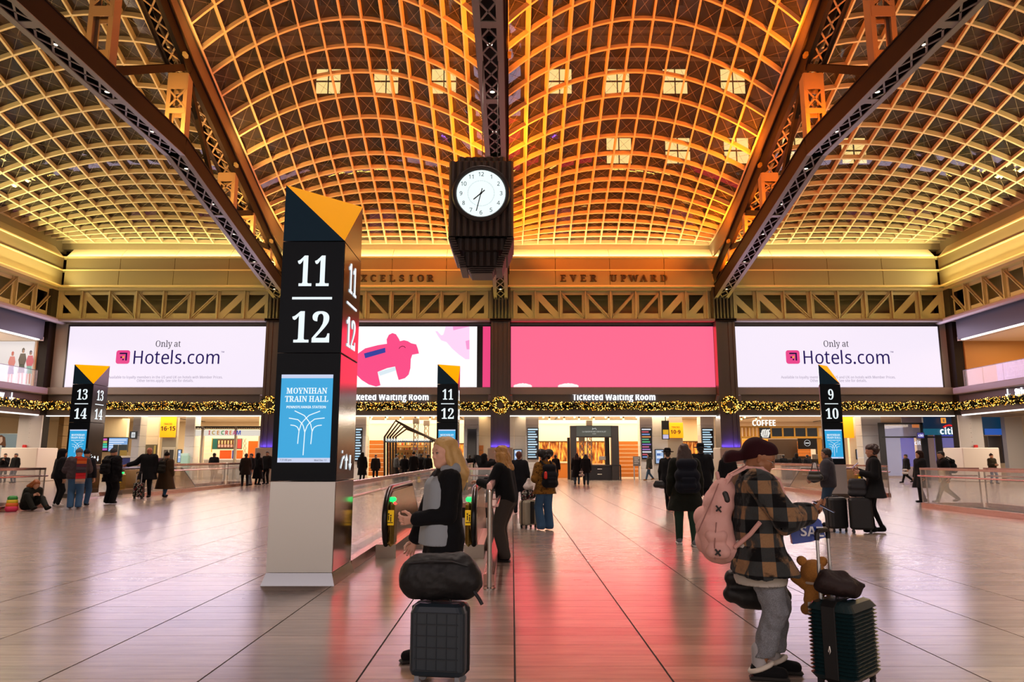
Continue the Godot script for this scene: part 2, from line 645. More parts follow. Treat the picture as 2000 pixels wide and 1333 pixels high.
# ---------- the glazed vaults ----------
const TZ := [-0.4, 1.2, 2.6, 4.2, 5.4, 6.6, 8.8, 11.3, 13.8, 16.0, 18.0, 22.0, 28.0]
const TE := [15.75, 15.9, 16.1, 16.5, 16.8, 17.2, 18.04, 19.0, 20.0, 20.9, 21.7, 23.1, 24.2]
const TM := [15.8, 16.6, 17.35, 18.1, 18.55, 19.05, 20.2, 21.5, 22.9, 24.2, 25.3, 27.0, 28.2]

func table(ys: Array, z: float) -> float:
	if z > 28.0: z = 56.0 - z
	if z <= TZ[0]: return ys[0]
	for i in TZ.size() - 1:
		if z <= TZ[i + 1]:
			return lerpf(ys[i], ys[i + 1], (z - TZ[i]) / (TZ[i + 1] - TZ[i]))
	return ys[-1]

func vault_y(bay: int, u: float, z: float) -> float:
	var e := table(TE, z)
	var a := table(TM, z) - e
	if bay == 1 or bay == 2:
		return e + a * 4 * u * (1 - u)
	var w := u if bay == 3 else 1 - u          # 0 at the truss, 1 at the side wall
	return lerpf(e, 15.9, w) + a * 0.72 * 4 * w * (1 - w)

func vault_x(bay: int, u: float) -> float:
	var x0 := (bay - 2) * W + 0.36
	var x1 := (bay - 1) * W - 0.36
	if bay == 0: x0 = -29.5
	if bay == 3: x1 = 29.5
	return lerpf(x0, x1, u)

func vault_p(bay: int, u: float, z: float, up := 0.0) -> Vector3:
	return Vector3(vault_x(bay, u), vault_y(bay, u, z) + up, z)

func vault_n(bay: int, u: float, z: float) -> Vector3:
	var du := vault_p(bay, minf(u + 0.02, 1), z) - vault_p(bay, maxf(u - 0.02, 0), z)
	var dz := vault_p(bay, u, z + 0.3) - vault_p(bay, u, z - 0.3)
	var m := dz.cross(du).normalized()
	return m if m.y > 0 else -m

func ribbon(m: MB, pts: Array, nrm: Array, wide: float, deep: float) -> void:  # a bent flat bar hanging under the surface
	var rings := []
	for i in pts.size():
		var f: Vector3 = (pts[mini(i + 1, pts.size() - 1)] - pts[maxi(i - 1, 0)]).normalized()
		var s: Vector3 = f.cross(nrm[i]).normalized() * wide * 0.5
		var dn: Vector3 = nrm[i] * deep
		rings.append([pts[i] - s - dn, pts[i] + s - dn, pts[i] + s, pts[i] - s])
	for i in pts.size() - 1:
		var a: Array = rings[i]
		var b: Array = rings[i + 1]
		for k in 4:
			var l := (k + 1) % 4
			m.quad(a[k], a[l], b[l], b[k])
	m.quad(rings[0][3], rings[0][2], rings[0][1], rings[0][0])
	var z: Array = rings[-1]
	m.quad(z[0], z[1], z[2], z[3])

func vaults() -> void:
	var zs := [-0.35, 0.25, 0.8, 1.4, 2.1, 2.9, 3.75, 4.65, 5.6, 6.6, 7.7]
	var zz := 8.8
	while zz < 56.0:
		zs.append(zz)
		zz += 1.24
	var names := ["leftmost arched glass roof vault over the ice cream side", "gold-lit arched glass roof vault between the left and middle trusses", "orange-lit arched glass roof vault between the middle and right trusses", "rightmost arched glass roof vault over the bank side"]
	for bay in 4:
		var root := thing("ceiling", names[bay], "skylight", Vector3.ZERO, 0, "", "structure")
		var rib := mat("b3a88f", 0.5)
		var nu := 13
		for i in nu + 1:
			var u := float(i) / nu
			var pts := []
			var nn := []
			for z in zs:
				pts.append(vault_p(bay, u, z))
				nn.append(vault_n(bay, u, z))
			var m := MB.new()
			ribbon(m, pts, nn, 0.09, 0.28)
			obj("rib", m, rib, root)
		for z in zs:
			var pts := []
			var nn := []
			for i in nu * 2 + 1:
				var u := i / (2.0 * nu)
				pts.append(vault_p(bay, u, z))
				nn.append(vault_n(bay, u, z))
			var m := MB.new()
			ribbon(m, pts, nn, 0.09, 0.28)
			obj("arch_rib", m, rib, root)
		# crossed cables in every field, and the glass above
		var cab := MB.new()
		var gl := MB.new()
		for j in zs.size() - 1:
			for i in nu:
				var u0 := float(i) / nu
				var u1 := float(i + 1) / nu
				var a := vault_p(bay, u0, zs[j], -0.1)
				var b := vault_p(bay, u1, zs[j], -0.1)
				var c := vault_p(bay, u1, zs[j + 1], -0.1)
				var d := vault_p(bay, u0, zs[j + 1], -0.1)
				if zs[j] < 28.0:
					cab.bar(a, c, 0.009, 0.009)
					cab.bar(b, d, 0.009, 0.009)
				var up := Vector3(0, 0.13, 0)
				gl.quad(d + up, c + up, b + up, a + up)
		var ca := obj("brace_cable", cab, mat("8a8070", 0.4, 0.3), root)
		ca.set_meta("kind", "stuff")
		var g := obj("glazing", gl, glass(0.12, Color(0.5, 0.5, 0.5)), root)
		g.set_meta("kind", "stuff")
		# the curb along the springing
		var cb := MB.new()
		for side in [0.0, 1.0]:
			var pts := []
			for z in zs: pts.append(vault_p(bay, side, z))
			for i in zs.size() - 1:
				if (bay == 0 and side == 0.0) or (bay == 3 and side == 1.0):
					continue
				var h := 1.35
				var o := 0.06 * (1 if side == 1.0 else -1)
				var a: Vector3 = pts[i]
				var b: Vector3 = pts[i + 1]
				var dn := Vector3(0, -h, 0)
				var ox := Vector3(o, 0, 0)
				if side == 1.0: cb.hexa([a + dn + ox, a + dn, b + dn, b + dn + ox, a + ox, a, b, b + ox])
				else: cb.hexa([a + dn, a + dn + ox, b + dn + ox, b + dn, a, a + ox, b + ox, b])
		if cb.v.size(): obj("curb", cb, mat("5f5852", 0.45), root)

func city_court() -> void:  # the office wings that stand round the glass roof
	var brick := mat("3a2c26", 0.8)
	var stone := mat("7a6258", 0.7)
	var lit := [[-14.5, 32.15], [-9.75, 32.0], [-5.1, 31.9], [4.85, 32.1], [9.6, 32.2], [14.4, 32.1], [19.1, 32.0], [9.6, 26.0], [14.4, 26.05], [19.1, 26.0], [23.9, 26.0], [28.6, 26.0]]
	var back := thing("office_wing", "dark brick office wing with lit windows seen through the vaults behind the far wall", "building", Vector3(0, 0, -9.0))
	var w := MB.new()
	w.span(-39.9, 39.9, 8.0, 46.0, -3.0, 0.0)
	obj("wall", w, brick, back)
	var co := MB.new()
	co.span(-39.9, 39.9, 35.3, 35.9, 0, 0.5)
	co.span(-39.9, 39.9, 36.2, 36.5, 0, 0.8)
	co.span(-39.9, 39.9, 33.9, 34.1, 0, 0.3)
	obj("cornice", co, stone, back)
	var wf := MB.new()
	wf.span(-0.5, 0.5, -1.15, 1.15, 0, 0.08)
	for row in [20.0, 26.0, 32.05, 40.0]:
		for i in 17:
			var x: float = -38.0 + 4.76 * i - 0.2
			var on := false
			for l in lit:
				if absf(l[0] - x) < 0.6 and absf(l[1] - row) < 0.6: on = true
			var fr := MB.new()
			for s in [[-1.1, -1.0, -1.2, 1.2], [1.0, 1.1, -1.2, 1.2], [-1.0, 1.0, 1.1, 1.2], [-1.0, 1.0, -1.2, -1.1], [-0.04, 0.04, -1.1, 1.1], [-1.0, 1.0, -0.05, 0.05]]:
				fr.span(s[0], s[1], s[2], s[3], 0.0, 0.14)
			var o := obj("window", fr, mat("2b211c", 0.6), back, Vector3(x, row, 0))
			var pn := MB.new()
			pn.span(-1.0, 1.0, -1.1, 1.1, 0.0, 0.05)
			obj("pane", pn, glow(Color(1.0, 0.86, 0.55), 1.15) if on else glow(Color(0.5, 0.24, 0.34), 0.3) if row == 20.0 and i % 3 != 1 else mat(Color(0.06, 0.05, 0.055), 0.12), o)
	for s in [-1.0, 1.0]:
		var wing := thing("office_wing", "dark brick office wing along the " + ("ice cream side of the roof" if s < 0 else "bank side of the roof"), "building", Vector3(s * 40.0, 0, 0))
		var m := MB.new()
		m.span(0, s * 3.0, 8.0, 46.0, -8.0, 60.0)
		obj("wall", m, brick, wing)
		var c2 := MB.new()
		c2.span(-s * 0.5, 0, 35.3, 35.9, -8, 60.0)
		c2.span(-s * 0.8, 0, 36.2, 36.5, -8, 60.0)
		c2.span(-s * 0.3, 0, 33.9, 34.1, -8, 60.0)
		obj("cornice", c2, stone, wing)
		for row in [20.0, 26.0, 32.05, 40.0]:
			for i in 11:
				var fr := MB.new()
				for q in [[-1.1, -1.0, -1.2, 1.2], [1.0, 1.1, -1.2, 1.2], [-1.0, 1.0, 1.1, 1.2], [-1.0, 1.0, -1.2, -1.1], [-0.04, 0.04, -1.1, 1.1], [-1.0, 1.0, -0.05, 0.05]]:
					fr.span(-s * 0.0, -s * 0.14, q[2], q[3], q[0], q[1])
				var o := obj("window", fr, mat("2b211c", 0.6), wing, Vector3(0, row, -5.0 + i * 4.76))
				var pn := MB.new()
				pn.span(0, -s * 0.05, -1.1, 1.1, -1.0, 1.0)
				obj("pane", pn, mat(Color(0.06, 0.05, 0.055), 0.12), o)

# ---------- steel ----------
func chord_y(z: float) -> float:   # underside of the top chord
	if z > 28.0: z = 56.0 - z
	return minf(13.1 + 0.378 * z, 12.35 + 0.39 * z) if z < 19.0 else 20.2 + (z - 19.0) * 0.14

func bottom_y(z: float) -> float:   # underside of the bottom chord
	if z > 28.0: z = 56.0 - z
	return lerpf(11.5, 14.75, clampf(z / 15.8, 0, 1))

func lace(m: MB, a: Vector3, b: Vector3, side: Vector3, wide: float, step: float, t := 0.035, w := 0.075) -> void:  # crossed flat bars between two flanges
	var l := a.distance_to(b)
	var n := maxi(1, int(round(l / step)))
	var up := (b - a).normalized().cross(side).normalized()
	for i in n:
		var p := a.lerp(b, float(i) / n)
		var q := a.lerp(b, float(i + 1) / n)
		m.bar(p - side * wide * 0.5, q + side * wide * 0.5, w, t, up)
		m.bar(p + side * wide * 0.5, q - side * wide * 0.5, w, t, up)

func roof_truss(k: int) -> void:
	var x := (k - 1) * W
	var labels := ["riveted steel roof truss on the left, golden inside", "riveted steel roof truss in the middle above the clock", "riveted steel roof truss on the right, orange inside"]
	var root := thing("roof_truss", labels[k], "truss", Vector3(x, 0, 0), 0, "roof trusses under the vaults")
	var st := paint()
	var dk := paint_dark()
	var hw := 0.46
	var inner := 1.0 if k == 0 else -1.0
	# bottom chord: two webs, two flanges under them, lacing between and lamps
	var z_top := [0.3, 15.8, 40.2, 55.6]
	for i in 3:
		var a := Vector3(0, bottom_y(z_top[i]), z_top[i])
		var b := Vector3(0, bottom_y(z_top[i + 1]), z_top[i + 1])
		for s in [-1.0, 1.0]:
			var o := Vector3(s * (hw - 0.02), 0, 0)
			var mw := MB.new()
			mw.bar(a + o + Vector3(0, 0.42, 0), b + o + Vector3(0, 0.42, 0), 0.05, 0.8)
			obj("chord_web", mw, dk, root)
			var mf := MB.new()
			var f := Vector3(s * (hw - 0.11), 0.02, 0)
			mf.bar(a + f, b + f, 0.22, 0.045)
			obj("chord_flange", mf, st, root)
			var mt := MB.new()
			mt.bar(a + o + Vector3(0, 0.82, 0), b + o + Vector3(0, 0.82, 0), 0.16, 0.05)
			obj("chord_cap", mt, dk, root)
		var lm := MB.new()
		lace(lm, a + Vector3(0, 0.05, 0), b + Vector3(0, 0.05, 0), Vector3.RIGHT, 0.5, 0.92, 0.03, 0.065)
		var ln := int(a.distance_to(b) / 4.2)
		for j in ln + 1:
			var p := a.lerp(b, float(j) / ln)
			lm.box(p + Vector3(0, 0.03, 0), Vector3(0.5, 0.03, 0.34))
		obj("chord_lacing", lm, st, root)
		var dk2 := MB.new()
		dk2.bar(a + Vector3(0, 0.5, 0), b + Vector3(0, 0.5, 0), 0.82, 0.03)
		obj("chord_deck", dk2, mat("1c1917", 0.7), root)
	# top chord: two webs with a lighter laced soffit
	var zt := [0.6, 4.0, 7.0, 9.9, 15.8, 19.0, 23.5, 28.0, 32.5, 37.0, 40.2, 46.0, 55.4]
	for s in [-1.0, 1.0]:
		for i in zt.size() - 1:
			var a := Vector3(s * (hw - 0.02), chord_y(zt[i]) + 0.35, zt[i])
			var b := Vector3(s * (hw - 0.02), chord_y(zt[i + 1]) + 0.35, zt[i + 1])
			var m := MB.new()
			m.bar(a, b, 0.06, 0.7)
			m.bar(a - Vector3(s * 0.08, 0.33, 0), b - Vector3(s * 0.08, 0.33, 0), 0.2, 0.04)
			m.bar(a + Vector3(s * 0.05, 0.36, 0), b + Vector3(s * 0.05, 0.36, 0), 0.16, 0.1)
			obj("top_chord", m, dk, root)
	var tl := MB.new()
	for i in zt.size() - 1:
		lace(tl, Vector3(0, chord_y(zt[i]) + 0.04, zt[i]), Vector3(0, chord_y(zt[i + 1]) + 0.04, zt[i + 1]), Vector3.RIGHT, 0.6, 0.75)
	obj("top_lacing", tl, st, root)
	# posts: two channels joined by plates and laced
	var zp := [4.0, 7.0, 9.9, 15.8, 21.8, 28.0, 34.2, 40.2, 46.1, 52.0]
	for z in zp:
		var y0 := bottom_y(z) + 0.8
		var y1 := chord_y(z) + 0.1
		var wide: float = 0.34 if z < 8 else 0.46
		for s in [-1.0, 1.0]:
			var m := MB.new()
			m.span(s * 0.46, s * 0.42, y0, y1, z - wide * 0.5, z + wide * 0.5)
			m.span(s * 0.42, s * 0.28, y0, y1, z - wide * 0.5, z - wide * 0.5 + 0.035)
			m.span(s * 0.42, s * 0.28, y0, y1, z + wide * 0.5 - 0.035, z + wide * 0.5)
			obj("post", m, st, root)
		for zz in [z - wide * 0.5, z + wide * 0.5]:
			var h := y1 - y0
			var bands := [[y1 - 0.26 * h, y1 - 0.02]]
			if h > 2.2: bands += [[y0 + 0.36 * h, y0 + 0.44 * h], [y0, y0 + 0.1 * h]]
			for q in bands:
				var pl := MB.new()
				pl.span(-0.42, 0.42, q[0], q[1], zz - 0.012, zz + 0.012)
				obj("batten_plate", pl, st, root)
		var lc := MB.new()
		for zz in [z - wide * 0.5, z + wide * 0.5]:
			lace(lc, Vector3(0, y0 + (y1 - y0) * 0.44, zz), Vector3(0, y1 - 0.26 * (y1 - y0), zz), Vector3.RIGHT, 0.8, 0.8)
		obj("post_lacing", lc, st, root)
	# diagonals
	var dg := [[16.2, 1, 21.6, 0], [9.9, 1, 15.4, 0], [15.8, 1, 12.4, 0], [7.0, 1, 9.7, 0], [4.0, 1, 6.7, 0], [1.2, 1, 3.7, 0], [22.0, 1, 27.6, 0], [40.0, 1, 34.6, 0], [46.0, 1, 40.6, 0], [34.0, 1, 28.4, 0], [51.8, 1, 46.6, 0]]
	for d in dg:
		for s in [-1.0, 1.0]:
			if (d[0] == 9.9) or (d[0] == 15.8 and s != inner):
				continue
			var a := Vector3(s * 0.36, chord_y(d[0]) + 0.1, d[0])
			var b := Vector3(s * 0.36, bottom_y(d[2]) + 0.7, d[2])
			var m := MB.new()
			m.bar(a, b, 0.05, 0.3, Vector3(0, 1, 0.3))
			m.bar(a - Vector3(s * 0.1, 0, 0), b - Vector3(s * 0.1, 0, 0), 0.2, 0.04, Vector3(0, 1, 0.3))
			obj("diagonal", m, dk, root)
		var lc := MB.new()
		if d[0] != 9.9 and d[0] != 15.8:
			lace(lc, Vector3(0, chord_y(d[0]) + 0.1, d[0]), Vector3(0, bottom_y(d[2]) + 0.7, d[2]), Vector3.RIGHT, 0.6, 0.7)
			obj("diagonal_lacing", lc, st, root)
	# struts between the chords of the left and right planes at the kink
	for z in [15.8, 40.2]:
		var m := MB.new()
		m.span(-0.42, 0.42, bottom_y(z) + 0.5, bottom_y(z) + 0.78, z - 0.5, z + 0.5)
		obj("kink_plate", m, dk, root)
	# downlights in the lacing
	var zl := [1.7, 5.4, 8.6, 11.6, 14.6, 17.9, 21.2, 24.3, 27.2, 32.0, 37.0]
	for z in zl:
		var y := bottom_y(z)
		var c := MB.new()
		c.lathe([Vector2(0.0, 0.26), Vector2(0.11, 0.26), Vector2(0.11, 0.0), Vector2(0.09, 0.0)], 14)
		var h := obj("downlight", c, mat("1a1817", 0.5), root, Vector3(0, y + 0.12, z))
		var d := MB.new()
		d.lathe([Vector2(0.0, 0.0), Vector2(0.09, 0.0), Vector2(0.09, 0.02), Vector2(0.0, 0.02)], 14)
		obj("lamp_lens", d, glow(Color(1.0, 0.95, 0.82), 6.0), h, Vector3(0, 0.01, 0))
		if z > 4.0 and (int(z) % 2 == 1 or z > 20):
			lamp_spot("downlight_beam", Vector3(x, y + 0.07, z), Vector3(0, -1, 0.12), Color(1.0, 0.92, 0.88), 62.0, 50.0, 0.09)
	# uplights that stand on the bottom chord
	var warm := Color(1.0, 0.66, 0.28) if k == 0 else Color(1.0, 0.44, 0.05)
	for z in [2.6, 5.6, 8.4, 12.6, 17.4, 20.6, 26.0, 36.0]:
		var p := Vector3(0, bottom_y(z) + 0.95, z)
		var b := MB.new()
		b.rbox(Vector3(0, -0.06, 0), Vector3(0.22, 0.12, 0.3), 0.03)
		obj("uplight", b, glow(warm, 2.0), root, p)
		lamp_omni("uplight_glow", p + Vector3(x, 0.14, 0), warm, [17.0, 15.0, 24.0][k] * clampf(0.35 + z * 0.05, 0.3, 1.2), 0.12)
	# floods on the top chord that wash the two middle vaults
	for z in [4.6, 10.5, 16.8, 23.0]:
		for s in [-1.0, 1.0]:
			if (k == 0 and s < 0) or (k == 2 and s > 0): continue
			var p := Vector3(s * 0.62, chord_y(z) + 0.1, z)
			var b := MB.new()
			b.rbox(Vector3.ZERO, Vector3(0.16, 0.2, 0.3), 0.03)
			obj("flood_lamp", b, glow(warm, 0.5), root, p)
			lamp_spot("flood_beam", p + Vector3(x + s * 0.16, 0.1, 0), Vector3(s * 0.85, 0.75, -0.25), Color(1.0, 0.7, 0.36) if k == 0 else Color(1.0, 0.47, 0.07), [26.0, 92.0, 80.0][k] * (1.0 if z < 12.0 else 0.55), 75.0, 0.1)

func columns() -> void:
	var names := ["riveted taupe steel column between the first and second video screens", "riveted taupe steel column between the piggy bank screen and the plain pink screen", "riveted taupe steel column between the plain pink screen and the bank side screen"]
	for k in 3:
		var x := (k - 1) * W
		var root := thing("column", names[k], "column", Vector3(x, 0, 0.55), 0, "steel columns of the far wall", "structure")
		var m := MB.new()
		m.span(-0.6, -0.46, 2.05, 10.1, -0.6, 0.62)
		m.span(0.46, 0.6, 2.05, 10.1, -0.6, 0.62)
		m.span(-0.46, 0.46, 2.05, 10.1, -0.6, 0.5)
		m.span(-0.46, -0.2, 2.05, 10.1, 0.5, 0.56)
		m.span(0.2, 0.46, 2.05, 10.1, 0.5, 0.56)
		obj("shaft", m, mat("4f4741", 0.42), root)
		var h := MB.new()
		h.span(-0.62, 0.62, 10.1, 12.4, -0.9, -0.1)
		for i in 6:
			h.span(-0.55 + i * 0.22 - 0.04, -0.55 + i * 0.22 + 0.04, 10.2, 12.4, -0.1, 0.2)
		obj("head", h, mat("2e2a26", 0.5), root)
		var cap := MB.new()
		cap.span(-0.68, 0.68, 10.0, 10.18, -0.5, 0.75)
		obj("cap_plate", cap, paint_dark(), root)
		var fl := MB.new()
		for s in [-1.0, 1.0]:
			fl.bar(Vector3(s * 0.72, 4.95, 0.45), Vector3(s * 0.66, 5.3, 0.6), 0.16, 0.16, Vector3(0, 0, 1))
		obj("floodlight", fl, mat("6d6560", 0.5), root)
		var p := MB.new()
		p.rbox(Vector3(0, 1.02, 0.1), Vector3(1.55, 2.04, 1.55), 0.03)
		obj("plinth", p, mat("a79c92", 0.5), root)
		lamp_area("plinth_light", Vector3(x, 2.12, 1.3), Vector2(1.1, 0.1), Vector3(0, 1, -0.55), Color(0.42, 0.3, 1.0), 2.2)
	for s in [-1.0, 1.0]:
		var root := thing("column", "light grey riveted corner column with white plinth on the " + ("ice cream side" if s < 0 else "bank side"), "column", Vector3(s * 29.25, 0, 0.7), 0, "steel columns of the far wall", "structure")
		var m := MB.new()
		m.span(s * -0.45, s * 0.1, 2.0, 12.4, -0.7, 0.3)
		obj("shaft", m, paint_dark(), root)
		var m2 := MB.new()
		m2.span(s * 0.1, s * 0.9, 2.0, 9.0, -0.5, 0.2)
		m2.span(s * -0.7, s * 0.1, 2.0, 4.05, 0.3, 0.42)
		obj("cladding", m2, mat("a7a6a8", 0.4), root)
		var rv := MB.new()
		for i in 24:
			rv.ball(Vector3(s * 0.16, 2.4 + i * 0.28, 0.2), Vector3(0.025, 0.025, 0.02), 6, 4)
			if i < 6:
				rv.ball(Vector3(s * 0.02, 2.4 + i * 0.28, 0.42), Vector3(0.025, 0.025, 0.02), 6, 4)
		obj("rivet", rv, mat("8f8e90", 0.4), root)
		var p := MB.new()
		p.rbox(Vector3(s * 0.0, 1.02, 0.2), Vector3(2.25, 2.04, 2.0), 0.04)
		obj("plinth", p, mat("c9c2bd", 0.5), root)
		var al := MB.new()
		al.rbox(Vector3(s * 0.1, 2.12, 0.6), Vector3(0.22, 0.2, 0.16), 0.03)
		obj("alarm_box", al, mat("b01e22", 0.4), root)

func girder(root: Node3D, length: float, flip: Array) -> void:  # along local x from 0, facing local +z
	var st := paint()
	var t := MB.new()
	t.span(0, length, 12.18, 12.38, 0.0, 0.55)
	t.span(0, length, 11.95, 12.2, 0.12, 0.2)
	obj("top_chord", t, st, root)
	var b := MB.new()
	b.span(0, length, 10.16, 10.72, 0.12, 0.2)
	b.span(0, length, 10.16, 10.24, 0.0, 0.55)
	obj("bottom_chord", b, st, root)
	var n := flip.size()
	var pw := length / n
	for i in n + 1:
		var x := clampf(i * pw, 0.24, length - 0.24)
		var wide := 0.46 if i % 2 == 1 or i == 0 or i == n else 0.3
		var m := MB.new()
		m.span(x - wide * 0.5, x + wide * 0.5, 10.24, 12.18, 0.2, 0.25)
		m.span(x - 0.035, x + 0.035, 10.24, 12.18, 0.25, 0.42)
		var v := obj("vertical", m, st, root)
		var rv := MB.new()
		for j in 13:
			for s in [-1.0, 1.0]:
				rv.box(Vector3(x + s * (wide * 0.5 - 0.05), 10.4 + j * 0.14, 0.256), Vector3(0.03, 0.03, 0.02))
		obj("rivet", rv, st, v)
	for i in n:
		var x0 := i * pw + 0.1
		var x1 := (i + 1) * pw - 0.1
		var y0 := 12.0
		var y1 := 10.4
		if flip[i] < 0:
			y0 = 10.4
			y1 = 12.0
		var m := MB.new()
		var plate: bool = absi(flip[i]) == 2
		if plate:
			m.bar(Vector3(x0, y0, 0.23), Vector3(x1, y1, 0.23), 0.05, 0.42)
		else:
			m.bar(Vector3(x0, y0, 0.23), Vector3(x1, y1, 0.23), 0.05, 0.2)
			m.bar(Vector3(x0, y0, 0.3), Vector3(x1, y1, 0.3), 0.16, 0.04)
		obj("diagonal", m, st, root)

func lattice_girders() -> void:
	var pat := [2, 2, 1, 1, -1, -1, -2, -2]
	var names := ["riveted lattice girder above the left hotel screen", "riveted lattice girder above the piggy bank screen", "riveted lattice girder above the plain pink screen", "riveted lattice girder above the right hotel screen"]
	for k in 4:
		var x0 := (k - 2) * W + 0.62
		if k == 0: x0 = -29.0
		var x1 := (k - 1) * W - 0.62
		if k == 3: x1 = 29.0
		var root := thing("lattice_girder", names[k], "girder", Vector3(x0, 0, 0), 0, "lattice girders over the screens")
		girder(root, x1 - x0, pat)
	for s in [-1.0, 1.0]:
		var root := thing("lattice_girder", "riveted lattice girder of the side wall on the " + ("ice cream side" if s < 0 else "bank side"), "girder", Vector3(s * 29.3, 0, 13.0 if s < 0 else 0.6), 90.0 if s < 0 else -90.0, "lattice girders over the screens")
		girder(root, 12.4, [-1, -1, -1, -1, -1, -1, -1] if s < 0 else [1, 1, 1, 1, 1, 1, 1])
func screen(label: String, x0: float, x1: float, called := "video_screen") -> Node3D:
	var root := thing(called, label, "screen", Vector3.ZERO, 0, "large video screens of the far wall")
	var f := MB.new()
	f.span(x0 - 0.08, x1 + 0.08, 5.79, 5.87, 0.31, 0.5)
	f.span(x0 - 0.08, x1 + 0.08, 9.8, 9.92, 0.31, 0.5)
	f.span(x0 - 0.08, x0, 5.87, 9.8, 0.31, 0.5)
	f.span(x1, x1 + 0.08, 5.87, 9.8, 0.31, 0.5)
	obj("frame", f, mat("26242a", 0.4), root)
	return root

func panel(root: Node3D, x0: float, x1: float, c: Color, e: float, called := "screen_face", y0 := 5.87, y1 := 9.8, z := 0.45) -> void:
	var m := MB.new()
	m.span(x0, x1, y0, y1, z - 0.12, z)
	obj(called, m, glow(c, e), root)

func fit(called: String, words: String, h: float, kind: String, wide: float, mt: Material, parent: Node, at: Vector3, turn := 0.0, depth := 0.01) -> MeshInstance3D:
	var b: AABB = text(words, h, kind, depth)[1]
	return write(called, words, h, kind, mt, parent, at, turn, depth, wide / b.size.x)

func print_shape(called: String, pts: Array, c: Color, z: float, root: Node, e := 1.0) -> void:
	var m := MB.new()
	m.extrude(PackedVector2Array(pts), 0.008)
	obj(called, m, glow(c, e), root, Vector3(0, 0, z))

func screen_ink(c: String) -> StandardMaterial3D:
	return mat(Color(0.004, 0.004, 0.004), 0.9, 0.0, {"metallic_specular": 0.0, "emission_enabled": true, "emission": Color(c)})

func hotel_screen(label: String, x0: float, x1: float, cx: float) -> void:
	var root := screen(label, x0, x1)
	panel(root, x0, x1, Color(0.975, 0.93, 0.995), 0.98)
	var ink := screen_ink("2a1c5c")
	fit("lettering", "Only at", 0.4, "serif", 1.6, screen_ink("37303a"), root, Vector3(cx + 0.02, 8.62, 0.455))
	fit("lettering", "Hotels.com", 0.86, "sans", 5.5, ink, root, Vector3(cx + 0.62, 7.81, 0.455))
	fit("lettering", "TM", 0.1, "sans", 0.2, screen_ink("6a6088"), root, Vector3(cx + 3.55, 8.14, 0.455))
	fit("lettering", "Available to loyalty members in the US and UK on hotels with Member Prices.", 0.17, "sans", 7.3, screen_ink("b5a8bc"), root, Vector3(cx - 0.0, 6.49, 0.455))
	fit("lettering", "Other terms apply. See site for details.", 0.17, "sans", 3.6, screen_ink("b5a8bc"), root, Vector3(cx, 6.27, 0.455))
	var lx := cx - 2.82
	var pts := []
	for q in [[0.28, 0.28, 0.0], [-0.28, 0.28, 90.0], [-0.28, -0.28, 180.0], [0.28, -0.28, 270.0]]:
		for k in 5:
			var a := deg_to_rad(q[2] + k * 22.5)
			pts.append(Vector2(lx + q[0] + 0.16 * cos(a), 7.81 + q[1] + 0.16 * sin(a)))
	print_shape("logo_tile", pts, Color("ee3f8c"), 0.455, root, 0.95)
	var d := MB.new()
	d.span(lx - 0.22, lx + 0.26, 8.0, 8.09, 0.46, 0.472)
	d.span(lx + 0.17, lx + 0.26, 7.58, 8.0, 0.46, 0.472)
	d.span(lx - 0.16, lx - 0.05, 7.74, 7.84, 0.46, 0.472)
	d.span(lx - 0.02, lx + 0.07, 7.6, 7.69, 0.46, 0.472)
	obj("logo_mark", d, screen_ink("1c1440"), root)
	print_shape("logo_dot", [Vector2(lx - 0.03, 7.75), Vector2(lx + 0.09, 7.75), Vector2(lx + 0.09, 7.87), Vector2(lx - 0.03, 7.87)], Color("f0a830"), 0.462, root)

